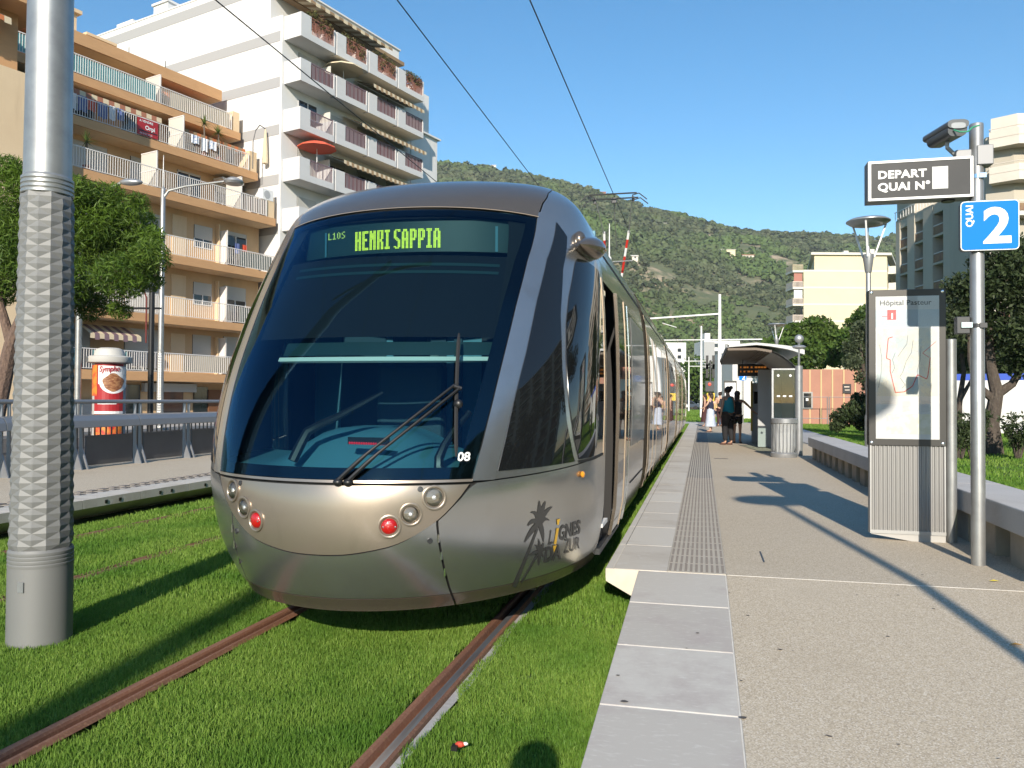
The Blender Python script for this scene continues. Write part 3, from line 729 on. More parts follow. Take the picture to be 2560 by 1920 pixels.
patch('sun_blind', lambda q, z: lerp(-.425, .445, q), lambda q, t: lerp(1.86, 2.425, t), 40, 12, M['blind'], off=-.05)
patch('sun_blind', lambda q, z: lerp(-.29, .425, q), lambda q, t: lerp(1.775, 1.86, t), 40, 4, M['led_panel'], off=-.10)
patch('blind_bar', lambda q, z: lerp(-.30, .425, q), lambda q, t: lerp(1.735, 1.760, t), 40, 2, M['cab_white'], off=-.09, thick=.02)
for za, zb in ((2.345, 2.365), (2.29, 2.31)):
    patch('blind_slat', lambda q, z: lerp(-.35, .40, q), lambda q, t: lerp(za, zb, t), 40, 1, M['led_panel'], off=-.045)
for pts in ([(-.115, 1.13), (-.10, 1.22), (-.085, 1.30), (-.045, 1.345), (0, 1.385), (.06, 1.455), (.12, 1.53)], [(.335, 1.06), (.318, 1.10), (.315, 1.15), (.325, 1.22), (.345, 1.30), (.385, 1.41)]):
    b = MB(); b.tube([Sf(u, z, -.07) for u, z in pts], [.030, .030, .028, .024, .022, .018, .010][:len(pts)], 8); b.build('wiper_reflection_arc', M['black'], tram, smooth=True)  # added black tubes stand in for dark arcs reflected in the windscreen
# destination display: case, then every lit dot as a small square
LEDBOX, LEDBOX2 = (-.327, .309, 2.62, 2.487), (-.562, -.412, 2.632, 2.584)
def Dp(x, z, off=0.0):
    """a point of the upright display sheet behind the glass"""
    y0, w, a = kz(2.735); return Vector((TX + x, y0 + a * (1 - math.sqrt(max(0, 1 - (x / w) ** 2))) + .012 - off, z))
b = MB(); b.grid([[Dp(x, z) for x in np.linspace(-.80, .80, 40)] for z in (2.462, 2.55, 2.64, 2.735)])
b.grid([[Dp(x, 2.462), Dp(x, 2.462) + Vector((0, .3, 0))] for x in np.linspace(-.80, .80, 40)])
dc = b.build('display_case', M['led_panel'], tram, smooth=True)
for xx in (-.586, .664):
    b = MB(); b.add([Dp(xx - .008, 2.465, .006), Dp(xx + .008, 2.465, .006), Dp(xx + .008, 2.64, .006), Dp(xx - .008, 2.64, .006)], [(0, 1, 2, 3)]); b.build('display_post', M['dash'], dc)
FONT = {'H': ["1..1"] * 6 + ["1111"] * 2 + ["1..1"] * 7, 'E': ["1111"] * 2 + ["1..."] * 4 + ["111."] * 2 + ["1..."] * 5 + ["1111"] * 2,
        'N': ["1..1"] * 2 + ["11.1"] * 2 + ["1111"] * 2 + ["1.11"] + ["1..1"] * 8, 'R': ["1111"] + ["1..1"] * 5 + ["1..1"] + ["111."] * 2 + ["1..1"] * 6,
        'I': ["111"] * 2 + [".1."] * 11 + ["111"] * 2, 'S': [".111", "1..1", "1...", "1...", "1...", "1...", "11..", ".11.", "..11", "...1", "...1", "...1", "...1", "1..1", ".11."],
        'A': [".11."] * 2 + ["1..1"] * 5 + ["1111"] * 2 + ["1..1"] * 6, 'P': ["111.", "1111"] + ["1..1"] * 5 + ["111."] * 2 + ["1..."] * 6}
def dot_font(ch):                                                  # strokes two dots wide, as on the display
    rows = FONT[ch]; W = len(rows[0]); out = []
    for r in rows:
        w = 5 if W == 4 else 4; line = [0] * w
        for i, c_ in enumerate(r):
            if c_ == '1': line[i] = 1; line[min(i + 1, w - 1)] = 1
        out.append(line)
    return out
led = MB(); led2 = MB()
def dots(b, bitmap, x0, z0, dx, dz):
    for ry, line in enumerate(bitmap):
        for cx_, on in enumerate(line):
            if on:
                x, z = x0 + cx_ * dx, z0 - ry * dz; k = .40
                b.add([Dp(x - dx * k, z - dz * k, .008), Dp(x + dx * k, z - dz * k, .008), Dp(x + dx * k, z + dz * k, .008), Dp(x - dx * k, z + dz * k, .008)], [(0, 1, 2, 3)])
TXT = "HENRI SAPPIA"
ncol = sum(2 if ch == ' ' else len(dot_font(ch)[0]) + 1 for ch in TXT)
X0, X1, ZT_, ZB_ = LEDBOX
dx, dz = (X1 - X0) / ncol, (ZT_ - ZB_) / 15
xc_ = X0 + dx / 2
for ch in TXT:
    if ch == ' ': xc_ += dx * 2; continue
    bm_ = dot_font(ch); dots(led, bm_, xc_, ZT_ - dz / 2, dx, dz); xc_ += dx * (len(bm_[0]) + 1)
SM = {'L': ["1..", "1..", "1..", "1..", "1..", "1..", "111"], '1': [".1.", "11.", ".1.", ".1.", ".1.", ".1.", "111"], '0': [".1.", "1.1", "1.1", "1.1", "1.1", "1.1", ".1."], '5': [".11", "1..", "1..", ".1.", "..1", "..1", "11."]}
X0, X1, ZT_, ZB_ = LEDBOX2
dx, dz = (X1 - X0) / 15, (ZT_ - ZB_) / 7; xc_ = X0 + dx / 2
for ch in "L105":
    dots(led2, [[int(c_ == '1') for c_ in r] for r in SM[ch]], xc_, ZT_ - dz / 2, dx, dz); xc_ += dx * 4
led.build('destination_lettering', M['led'], dc); led2.build('line_code_lettering', M['led_dim'], dc)
# ---------------- the long body behind the cab
WZ = lambda z: float(np.interp(z, KT[:, 0], KT[:, 2]))
ZB = list(np.linspace(.30, 2.5, 16)) + [2.6, 2.7, 2.8, 2.9, 2.97, 3.035, 3.09, 3.14, 3.18, 3.21, 3.235]
def side(name, ya, yb, za, zb, material, off=0.0, sgn=1, parent=tram, n=10, thick=.012):
    b = MB(); zs = np.linspace(za, zb, n)
    out = [[Vector((TX + sgn * (WZ(z) + off), y, z)) for z in zs] for y in (ya, yb)]; inn = [[p - Vector((sgn * thick, 0, 0)) for p in r] for r in out]
    b.grid(out, flip=sgn < 0)
    ring = out[0] + out[1][::-1]; rin = inn[0] + inn[1][::-1]; k = len(ring)
    b.add(ring + rin, [(i, k + i, k + (i + 1) % k, (i + 1) % k) for i in range(k)])
    return b.build(name, material, parent, smooth=True, sharp=40)
def shell(ya, yb, door=None):
    b = MB()
    prof = [(WZ(z), z) for z in ZB]
    for s in (-1, 1):
        b.grid([[Vector((TX + s * w, y, z)) for w, z in prof] for y in (ya, yb)], flip=s < 0)
    b.grid([[Vector((TX + x, y, 3.235 if abs(x) < .05 else 3.235)) for x in (-.03, .03)] for y in (ya, yb)])
    for y in (ya, yb): b.add([(TX + w, y, z) for w, z in prof] + [(TX - w, y, z) for w, z in prof[::-1]], [tuple(range(2 * len(prof)))])
    return b.build('car_body', M['tram_side'], tram, smooth=True, sharp=40)
def bellows(ya, yb):
    b = MB(); n = 9
    P = []
    for i in range(n):
        y = lerp(ya, yb, i / (n - 1)); r = .90 if i % 2 else .955
        P.append([Vector((TX + s * w * r, y, z if z < 3.0 else 3.0 - .02 * (i % 2))) for s, w, z in [(1, WZ(z), z) for z in ZB[:22]] + [(-1, WZ(z), z) for z in ZB[:22][::-1]]])
    b.grid(P); return b.build('articulation_bellows', M['rubber'], tram)
# front doorway: recess, step, open leaf
b = MB(); w0 = 1.30
b.box(TX + .35, TX + .40, 6.02, 7.45, .34, 2.45, 0); b.box(TX + .4, TX + w0 - .02, 6.02, 7.45, .30, .345, 1); b.box(TX + .4, TX + w0 - .03, 6.02, 7.45, 2.42, 2.47, 0); b.box(TX + .4, TX + w0 - .02, 7.40, 7.45, .34, 2.45, 0)
b.box(TX + .4, TX + w0 - .05, 6.0, 6.04, .34, 2.45, 0)
b.build('doorway', [M['saloon_dark'], M['dark_steel']], tram)
side('door_header', 6.02, 7.45, 2.36, 2.90, M['tram_side'], n=10)
b = MB(); b.box(TX + 1.18, TX + 1.27, 6.05, 6.4, 2.27, 2.33); b.build('door_gear', M['chrome'], tram)
b = MB(); b.box(TX + 1.20, TX + 1.30, 6.03, 6.35, .50, .53); b.box(TX + 1.15, TX + 1.18, 6.10, 6.13, .36, 1.9); b.build('door_linkage', M['white'], tram)
dl = side('door_leaf', 6.55, 7.42, .37, 2.33, M['side_glass'], off=.045, thick=.035)
side('door_edge', 6.505, 6.55, .37, 2.33, M['bronze'], off=.047, thick=.025, parent=dl)
side('door_edge', 7.08, 7.13, .37, 2.33, M['beige_trim'], off=.050, thick=.02, parent=dl)
side('door_edge', 7.40, 7.46, .37, 2.33, M['chrome'], off=.049, thick=.03, parent=dl)
# roof of the front car between cap and first joint, and its left side
b = MB(); prof = [(WZ(z), z) for z in ZB if z > 2.88]
b.grid([[Vector((TX + w, y, z)) for w, z in prof] for y in (6.45, 10.05)]); b.grid([[Vector((TX - w, y, z)) for w, z in prof] for y in (6.45, 10.05)], flip=True)
b.build('car_roof', M['tram_side'], tram, smooth=True)
side('roof_panel', 6.46, 7.45, 2.905, 2.93, M['gap'], off=.001)
side('car_body', SIDE_Y, 10.05, .30, 2.9, M['tram_side'], sgn=-1, n=20)
side('car_body', 7.47, 10.05, .30, 2.9, M['tram_side'], n=20)
side('cantrail_gap', SIDE_Y + .3, 10.05, 2.60, 2.635, M['gap'], off=.002)
side('window', 7.56, 9.0, .98, 2.34, M['side_glass'], off=.006); side('window', 9.05, 9.98, .98, 2.34, M['side_glass'], off=.006)
M['advert'] = mat('grey_window_film', (.20, .205, .205), .4, var=(3, (.14, .145, .145), .45, .6, (1, .3, 3)), coat=.3)
side('window_film', 8.15, 9.95, 1.0, 2.30, M['advert'], off=.013, thick=.004)
for z in (1.02, .62): side('panel_line', 8.3, 10.0, z - .012, z + .004, M['gap'], off=.004, n=2)
b = MB(); b.grid([[Vector((TX + x, y, 2.99)) for x in (-1.0, 1.0)] for y in (6.5, 10.0)]); b.build('ceiling', M['saloon_dark'], tram)
cars = [(10.75, 16.9, 'd'), (17.6, 22.4, 'w'), (23.1, 29.3, 'd'), (30.0, 36.6, 'w')]
bellows(10.05, 10.75); prev = 10.75
for i, (ya, yb, k) in enumerate(cars):
    shell(ya, yb)
    if i < 3: bellows(yb, cars[i + 1][0])
    side('cantrail_gap', ya, yb, 2.60, 2.635, M['gap'], off=.002); 
    side('body_edge', ya, ya + .10, .32, 2.6, M['beige_trim'], off=.005); side('body_edge', yb - .10, yb, .32, 2.6, M['beige_trim'], off=.005)
    y = ya + .25; L_ = yb - ya - .5; n = 3 if k == 'd' else 2
    seg = L_ / n
    for j in range(n):
        a, e_ = y + j * seg + .06, y + (j + 1) * seg - .06
        if k == 'd' and j != 1 or (k == 'w' and j == 1 and i == 3):
            mid = (a + e_) / 2
            for (p, q) in ((a, mid - .015), (mid + .015, e_)):
                d = side('door_leaf', p, q, .36, 2.36, M['side_glass'], off=.005); 
                side('door_edge', p, p + .055, .36, 2.36, M['beige_trim'], off=.007, parent=d); side('door_edge', q - .055, q, .36, 2.36, M['beige_trim'], off=.007, parent=d)
        else:
            side('window', a, e_, .98, 2.34, M['side_glass'], off=.004)
    side('roof_shroud', ya + .3, yb - .3, 2.92, 3.10, M['tram_side'], off=.025, n=6, thick=.03)
M['film_blue'] = mat('pale_blue_film', (.42, .52, .62), .3)
b = MB(); b.box(TX - .9, TX + .9, 5.5, 36.4, .13, .30); b.build('underframe_light_block', M['black'], tram)  # black box added under the floor to block light beneath the tram
for yb_ in (8.6, 19.9, 33.0):
    for dy in (-.8, .8):
        for s in (-1, 1):
            b = MB(); b.lathe([(.29, -.06), (.30, 0), (.29, .06)], n=20, M=Matrix.Translation((TX + s * .72, yb_ + dy, .30)) @ Matrix.Rotation(R(90), 4, 'Y')); b.build('wheel', M['dark_steel'], tram)
# radio mast on the roof
b = MB(); b.tube([(TX + .95, 9.3, 2.95), (TX + .97, 9.3, 3.12), (TX + .97, 9.3, 3.14), (TX + .97, 9.3, 3.52)], [.03, .026, .008, .005], 8); b.build('aerial', M['white'], tram, smooth=True)
# pantograph
py, pz = 18.7, 6.24
pg = MB(); 
for dy in (-.22, .22): pg.tube([(TX - .55, py + dy, pz), (TX + .55, py + dy, pz)], .018, 6)
for s in (-1, 1):
    pg.tube([(TX + s * .45, py - .22, pz - .05), (TX + s * .6, py - .22, pz - .01), (TX + s * .78, py - .22, pz - .16)], .013, 6); pg.tube([(TX + s * .45, py + .22, pz - .05), (TX + s * .6, py + .22, pz - .01), (TX + s * .78, py + .22, pz - .16)], .013, 6)
    pg.tube([(TX + s * .45, py - .22, pz - .05), (TX + s * .45, py + .22, pz - .05)], .013, 6); pg.box(TX + s * .45 - .03, TX + s * .45 + .03, py - .03, py + .03, pz - .16, pz - .03)
pg.box(TX - .06, TX + .06, py - .04, py + .04, pz - .16, pz - .04)
po = pg.build('pantograph', M['dark_steel'], tram)
b = MB(); 
for s in (-1, 1): b.tube([(TX + s * .42, py, pz - .1), (TX + s * .30, py + .6, pz - .75)], .012, 6)
b.tube([(TX, py, pz - .1), (TX - .05, py + 1.1, pz - 1.0)], .010, 6); b.tube([(TX - .62, py + .6, pz - 1.45), (TX + .40, py + .6, pz - 1.42)], .014, 6)
b.build('upper_arm', M['steel'], po)
for s in (-1, 1):
    b = MB(); a0, a1 = Vector((TX + s * .30, py + .6, pz - .70)), Vector((TX + s * .30 - s * .0 - .32 * (s > 0), py + 1.3, pz - 2.2))
    for k in range(8): b.tube([a0.lerp(a1, k / 8), a0.lerp(a1, (k + 1) / 8)], .03, 8, m=1 if k in (1, 2 + (s > 0), 4) else 0)
    b.build('lower_arm', [M['white'], M['red_paint']], po)
# ------------------------------------------------------------------ things on and behind the right platform
M['sign_box'] = mat('grey_sign_box', (.22, .225, .235), .5, metal=.3)
def disc_ring(b, c, r, h, n=20, m=0): return b.lathe([(r, 0), (r, h)], c, n, m)
# ---- bench
bench = thing('stone_bench', 'long pale concrete bench slab on a row of block legs along the lawn', 'bench', (2.45, 11, PZ))
b = MB(); cuts = [5.55, 8.35, 11.6, 14.9, 18.15]
for a, c in zip(cuts[:-1], cuts[1:]): b.box(2.20, 2.73, a + .004, c - .004, PZ + .27, PZ + .46)
b.build('seat', M['bench'], bench, bevel=.012)
y = 5.8
while y < 18:
    b = MB(); b.box(2.27, 2.66, y, y + .34, PZ - .02, PZ + .27); b.build('leg', M['bench_leg'], bench, bevel=.008); y += .66

# ---- platform number pole with its signs
QX, QY = 2.02, 6.69
pole = thing('sign_pole', 'slim grey tubular pole carrying the blue 2 sign and the DEPART board', 'pole', (QX, QY, PZ))
b = MB(); b.lathe([(.049, 0), (.049, 3.33), (.046, 3.335), (0, 3.335)], (QX, QY, PZ), 24); b.build('tube', M['pole_paint'], pole, smooth=True)
for z in (2.72, 2.93, 1.80, 2.45):
    b = MB(); b.lathe([(.0505, -.016), (.053, -.015), (.053, .015), (.0505, .016)], (QX, QY, PZ + z), 24); b.box(QX + .0, QX + .05, QY - .062, QY - .047, PZ + z - .018, PZ + z + .018)
    b.build('clamp', M['chrome'] if z > 2 else M['dark_steel'], pole, smooth=True, sharp=30)
b = MB(); b.box(QX - .15, QX - .055, QY - .03, QY + .04, PZ + 1.74, PZ + 1.87); b.build('junction_box', M['dark_steel'], pole, bevel=.006)
b = MB(); b.box(QX - .12, QX - .045, QY - .045, QY - .025, PZ + 1.785, PZ + 1.825); b.build('bracket', M['chrome'], pole)
b = MB(); b.box(QX - .012, QX + .10, QY - .06, QY + .06, PZ + 3.01, PZ + 3.16, 0); b.box(QX - .15, QX - .04, QY - .03, QY + .05, PZ + 3.0, PZ + 3.14, 0); b.build('camera_bracket', M['sign_box'], pole, bevel=.006)

def rrect(w, h, r, n=6):
    out = []
    for cx_, cz_, a0 in ((w / 2 - r, h / 2 - r, 0), (-w / 2 + r, h / 2 - r, 90), (-w / 2 + r, -h / 2 + r, 180), (w / 2 - r, -h / 2 + r, 270)):
        for i in range(n + 1): a = R(a0 + 90 * i / n); out.append((cx_ + r * math.cos(a), cz_ + r * math.sin(a)))
    return out
M['sign_blue'] = mat('blue_sign_face', (.003, .185, .72), .5, spec=.1)
M['sign_white'] = mat('white_sign_face', (.80, .80, .80), .4, coat=.2)
M['sign_dark'] = mat('dark_sign_face', (.020, .023, .027), .45, spec=.25, var=(5, (.032, .035, .039), .5, .8))
def plate(b, poly, M4, y0, y1, m=0): b.prism([M4 @ Vector((x, z, y0)) for x, z in poly], M4.to_3x3() @ Vector((0, 0, y1 - y0)), m)
# blue 2 sign
cx_, cz_, yf = (onz(0, 0, 0).x * 0 + 2.085), 2.785, QY - .075
Mq = frame((cx_, yf, cz_), (1, 0, 0), (0, 0, 1))                     # local z points at the camera side (-y)
sg = thing('platform_sign', 'square blue sign with a large white 2 and small QUAI, fixed to the nearest pole', 'sign', (cx_, yf, cz_))
b = MB(); plate(b, rrect(.395, .372, .03), Mq, -.055, -.004); b.build('case', M['sign_box'], sg)
b = MB(); plate(b, rrect(.395, .372, .03), Mq, -.004, .0); b.build('border', M['sign_white'], sg)
b = MB(); plate(b, rrect(.383, .360, .026), Mq, .0005, .0025); b.build('face', M['sign_blue'], sg)
def letter(parent, body, M4, x, z, size, material, bold=.02, sx=1.0, ax='LEFT', name='lettering', rot=0.0, spacing=1.0, m=None):
    v, f = text_mesh(body, size, bold=bold, sx=sx, ax=ax, spacing=spacing); Rm = Matrix.Rotation(rot, 4, 'Z')
    b = MB(); b.add([M4 @ (Rm @ p + Vector((x, z, 0))) for p in v], f); return b.build(name, material, parent)
F2 = Mq @ Matrix.Translation((0, 0, .004))
letter(sg, '2', F2, -.048, -.127, .366, M['sign_white'], bold=.028, sx=1.06)
letter(sg, 'QUAI', F2, -.115, -.008, .068, M['sign_white'], bold=.025, rot=R(90), sx=1.0)
# DEPART board
x0_, x1_, zb_, zt_ = 1.245, 1.985, 3.01, 3.325; yf = QY - .045
dp = thing('departure_sign', 'dark board in a white frame reading DEPART QUAI N° with a blank white square', 'sign', ((x0_ + x1_) / 2, yf, zb_))
b = MB(); b.box(x0_ - .002, x1_, yf, yf + .13, zb_, zt_); b.build('case', M['sign_box'], dp, bevel=.004)
b = MB(); t_ = .022
for q in ((x0_ + .004, x1_ - .002, zb_ + .004, zb_ + t_), (x0_ + .004, x1_ - .002, zt_ - t_, zt_ - .004), (x0_ + .004, x0_ + t_, zb_ + t_, zt_ - t_), (x1_ - t_, x1_ - .002, zb_ + t_, zt_ - t_)): b.box(q[0], q[1], yf - .008, yf + .0, q[2], q[3])
b.build('frame', M['sign_white'], dp)
b = MB(); b.box(x0_ + t_, x1_ - t_, yf - .003, yf - .001, zb_ + t_, zt_ - t_); b.build('panel', M['sign_dark'], dp)
b = MB(); b.box(1.70, 1.81, yf - .006, yf - .004, 3.085, 3.255); b.build('blank_display', mat('blank_display', (.62, .63, .62), .6, var=(90, (.5, .51, .5), .5, .7)), dp)
Md = frame((0, yf - .006, 0), (1, 0, 0), (0, 0, 1))
letter(dp, 'DEPART', Md, 1.315, 3.185, .083, M['sign_white'], bold=.034, sx=1.10, spacing=1.06)
letter(dp, 'QUAI N°', Md, 1.315, 3.09, .083, M['sign_white'], bold=.034, sx=1.10, spacing=1.06)
b = MB(); b.lathe([(.045, -.012), (.05, 0)], (1.83, yf + .07, zb_ - .001), 20); b.build('lamp', M['black'], dp, smooth=True)
# camera on the pole: rear end towards the viewer
A, B = at(2394, 322, 5.95), at(2342, 352, 6.33)
dv = (B - A).normalized(); Mc = frame(A, dv.cross(Vector((0, 0, 1))), Vector((0, 0, 1)) - dv * dv.z)
cm = thing('surveillance_camera', 'long dark grey camera housing clamped near the top of the sign pole', 'camera', A)
sec = [(x, z) for x, z in rrect(.135, .105, .04)]
b = MB(); ln = (B - A).length + .02; zdir = Mc.to_3x3() @ Vector((0, 0, 1)); sgn = 1 if zdir.dot(dv) > 0 else -1
plate(b, sec, Mc, 0, sgn * ln); b.build('housing', mat('camera_housing', (.10, .105, .11), .35, metal=.4), cm, smooth=True, sharp=40)
b = MB(); plate(b, [(x * 1.10, z * .62 + .035) for x, z in sec], Mc, -sgn * .012, sgn * (ln + .07)); b.build('sun_hood', mat('camera_hood', (.14, .145, .15), .35, metal=.4), cm, smooth=True, sharp=40)
b = MB(); plate(b, [(x * .75, z * .40 + .022) for x, z in sec], Mc, -sgn * .0145, -sgn * .0125); b.build('rear_plate', M['steel'], cm)
M['cable_green'] = mat('green_cable', (.04, .30, .16), .5)
b = MB(); b.tube([Mc @ Vector((x, z, -sgn * d)) for x, z, d in ((-.03, -.01, .01), (.0, -.035, .05), (.05, -.035, .06), (.09, .0, .03), (.15, .02, .0))], .006, 6); b.build('cable', M['cable_green'], cm, smooth=True)
b = MB(); p0 = Mc @ Vector((.0, -.05, sgn * ln * .45)); b.tube([p0, p0 + Vector((0, 0, -.05)), (QX - .10, QY + .02, PZ + 3.07)], .016, 8); b.build('arm', M['steel'], cm)

# ---- information totem
tx0, tx1, ty = 1.45, 2.06, 7.655
M['totem_frame'] = mat('totem_frame', (.055, .053, .05), .4, metal=.4)
M['totem_grey'] = mat('totem_grey', (.30, .295, .285), .42, metal=.4)
tt = thing('information_board', 'grey upright board with a framed transport map headed Hôpital Pasteur over a ribbed base', 'information board', ((tx0 + tx1) / 2, ty, PZ))
b = MB(); b.box(tx0 - .012, tx1 + .006, ty, ty + .10, 1.075, 2.455); b.build('frame', M['totem_frame'], tt, bevel=.004)
px0, px1, pz0, pz1 = tx0 + .045, tx1 - .05, 1.135, 2.395
def tmap_mat():
    m = mat('map_poster', (.70, .71, .69), .5); nt = m.node_tree; N_, L_ = nt.nodes, nt.links; return m
M['poster'] = mat('map_sheet', (.60, .615, .62), .55)
M['poster_map'] = mat('map_area', (.57, .57, .52), .55, var=(3.2, (.46, .54, .56), .46, .56), var2=(14, (.62, .60, .50), .5, .62))
M['poster_green'] = mat('map_green', (.50, .57, .53), .55); M['poster_sea'] = mat('map_inset', (.64, .64, .52), .55, var=(14, (.70, .70, .62), .45, .55))
M['ink_dark'] = mat('dark_print', (.05, .055, .06), .5); M['ink_red'] = mat('red_print', (.55, .07, .07), .5); M['ink_grey'] = mat('grey_print', (.20, .22, .25), .5); M['ink_blue'] = mat('pale_blue_print', (.44, .52, .58), .5); M['ink_light'] = mat('light_grey_print', (.42, .44, .46), .5)
b = MB(); b.box(px0, px1, ty - .004, ty - .002, pz0, pz1); po_ = b.build('poster', M['poster'], tt)
Mp = frame((px0, ty - .0055, pz0), (1, 0, 0), (0, 0, 1)); PW, PH = px1 - px0, pz1 - pz0
def pq(b, x0, x1, z0, z1, m=0, d=0.0): b.add([Mp @ Vector((x * PW, z * PH, d)) for x, z in ((x0, z0), (x1, z0), (x1, z1), (x0, z1))], [(0, 1, 2, 3)], m)
b = MB(); pq(b, .02, .98, .30, .775); b.build('map_print', M['poster_map'], po_)
b = MB(); pq(b, .17, .86, .035, .175, 0, .0002); b.build('map_inset', M['poster_sea'], po_)
b = MB(); pq(b, 0, 1, .785, .905, 0); b.build('map_header', M['ink_blue'], po_)
def pl(b, pts, w, m=0, d=.0008):
    for (xa, za), (xb, zb) in zip(pts[:-1], pts[1:]):
        a, c = Vector((xa * PW, za * PH, d)), Vector((xb * PW, zb * PH, d)); t = (c - a).normalized(); n_ = Vector((-t.y, t.x, 0)) * w / 2
        b.add([Mp @ (a - n_), Mp @ (c - n_), Mp @ (c + n_), Mp @ (a + n_)], [(0, 1, 2, 3)], m)
b = MB(); r_ = random.Random(5)
pl(b, [(.27, .715), (.20, .705), (.17, .565), (.23, .555), (.23, .475), (.31, .325), (.45, .33), (.58, .37), (.66, .45), (.80, .42), (.82, .44), (.86, .57)], .008, 0)
pl(b, [(.84, .57), (.74, .60), (.95, .68)], .005, 0)
for pts in ([(.06, .66), (.09, .56), (.08, .45), (.05, .36)], [(.30, .60), (.26, .56), (.30, .5), (.26, .46)], [(.60, .69), (.57, .6), (.48, .55), (.42, .47), (.38, .44)], [(.36, .57), (.50, .67), (.50, .72)], [(.72, .64), (.70, .55), (.66, .47), (.67, .42)], [(.38, .43), (.47, .38), (.42, .36)]):
    pl(b, [(x + r_.uniform(-.01, .01), z + r_.uniform(-.006, .006)) for x, z in pts], .0048, 1)
for k in range(40):
    x, z = r_.uniform(.05, .85), r_.uniform(.32, .74); pl(b, [(x, z), (x + r_.uniform(.02, .07), z + r_.uniform(-.02, .02)), (x + r_.uniform(.04, .10), z + r_.uniform(-.03, .03))], .0030, 2)
for k in range(9): z = .265 - .009 * k; pl(b, [(.42, z), (.42 + r_.uniform(.06, .16), z)], .003, 2); pl(b, [(.72, z), (.72 + r_.uniform(.08, .2), z)], .003, 2)
for k in range(5): pl(b, [(.09, .26 - .012 * k), (.09 + r_.uniform(.08, .2), .26 - .012 * k)], .003, 2)
for k in range(6): pl(b, [(.65 + .04 * k, .40 - .01 * (k % 3)), (.67 + .04 * k, .37 + .02 * (k % 2))], .006, 3)
pl(b, [(.19, .86), (.10, .86)], .004, 0)
b.build('map_lines', [M['ink_red'], M['ink_grey'], M['ink_light'], M['ink_blue']], po_)
Ml = Mp @ Matrix.Translation((0, 0, .0012))
letter(po_, 'Hôpital Pasteur', Ml, .06 * PW, .938 * PH, .064, M['ink_dark'], bold=.008, sx=1.05)
b = MB(); pq(b, .185, .325, .835, .905, 0, .0006); b.build('line_badge', M['ink_red'], po_)
letter(po_, '1', Ml, .222 * PW, .843 * PH, .07, M['sign_white'], bold=.03, sx=1.2)
b = MB(); b.box(px0, px1, ty - .010, ty - .0085, pz0, pz1); b.build('cover_glass', thin_glass('poster_cover', (.99, .99, .99), ior=1.3), tt)
for x in (tx0 + .012, tx1 - .022):
    for z in (1.10, 2.43): b = MB(); b.lathe([(.013, 0), (.013, .004), (.006, .007), (0, .007)], n=14, M=Matrix.Translation((x, ty - .0, z)) @ Matrix.Rotation(R(90), 4, 'X')); b.build('frame_screw', M['chrome'], tt, smooth=True)
b = MB(); P_ = []
n_ = 17 * 4
for i in range(n_ + 1):
    x = lerp(tx0 + .006, tx1 - .012, i / n_); d = (0, .0, .010, .010)[i % 4]; P_.append([Vector((x, ty + .008 + d, .33)), Vector((x, ty + .008 + d, 1.075))])
b.grid(P_, flip=False); b.box(tx0, tx1 - .006, ty + .022, ty + .09, .30, 1.075); b.build('ribbed_panel', M['totem_grey'], tt)
b = MB(); b.box(tx0 - .003, tx1 + .002, ty + .0, ty + .095, .300, .33); b.box(tx0 - .003, tx0 + .006, ty + .002, ty + .09, .33, 1.075); b.box(tx1 - .012, tx1 + .0, ty + .0, ty + .09, .33, 1.075); b.build('edge_trim', mat('totem_trim', (.42, .42, .41), .4, metal=.4), tt)
b = MB(); b.prism([(tx0 + .0, ty + .01, .30), (tx1, ty + .01, .30), (tx1, ty + .01, PZ - .02), (tx1 - .15, ty + .01, PZ - .02), (tx0 + .01, ty + .01, .292)], (0, .08, 0)); b.build('plinth', mat('totem_plinth', (.40, .39, .37), .5), tt)
b = MB(); b.lathe([(.046, 0), (.046, 1.77), (.04, 1.775), (0, 1.775)], (tx1 + .055, ty + .05, PZ), 20); b.build('side_tube', M['pole_paint'], tt, smooth=True)

# ---- lamp posts with a disc head
def lamp_post(x, y, z0, h, label, s=1.0, det=True):
    t = thing('street_lamp', label, 'street lamp', (x, y, z0), 'disc-headed lamps along the right side')
    b = MB(); b.lathe([(.085 * s, 0), (.085 * s, .9), (.06 * s, .95), (.055 * s, h - 1.25 * s), (.05 * s, h - 1.22 * s)], (x, y, z0), 14); b.build('post', M['pole_paint'], t, smooth=True)
    b = MB(); b.lathe([(.06 * s, h - 1.22 * s), (.075 * s, h - 1.18 * s), (.12 * s, h - .85 * s), (.12 * s, h - .80 * s), (.05 * s, h - .78 * s), (.03 * s, h - .62 * s)], (x, y, z0), 14); b.build('collar', M['steel'], t, smooth=True)
    for a in (12, 132, 252):
        b = MB(); c_, s_ = math.cos(R(a)), math.sin(R(a)); b.tube([(x + c_ * .13 * s, y + s_ * .13 * s, z0 + h - .86 * s), (x + c_ * .40 * s, y + s_ * .40 * s, z0 + h - .10 * s)], .022 * s, 6); b.build('arm', M['white'], t)
    b = MB(); b.tube([(x, y, z0 + h - .7 * s), (x, y, z0 + h - .1 * s)], .012 * s, 6); b.build('stem', M['steel'], t)
    b = MB(); b.lathe([(.15 * s, h - .15 * s), (.38 * s, h - .12 * s), (.47 * s, h - .06 * s), (.47 * s, h - .04 * s), (.40 * s, h), (0, h + .02 * s)], (x, y, z0), 28); b.build('head', M['steel'], t, smooth=True)
lamp_post(3.64, 19.4, PZ, 5.35, 'tall grey lamp post with a disc head, rising just behind the information board')
lamp_post(3.87, 45.1, PZ, 5.4, 'grey lamp post with a disc head seen above the white shelter roof')
lamp_post(14.8, 92, 0, 6.6, 'small far lamp with a disc head seen just above the pink hoarding', 1.0)

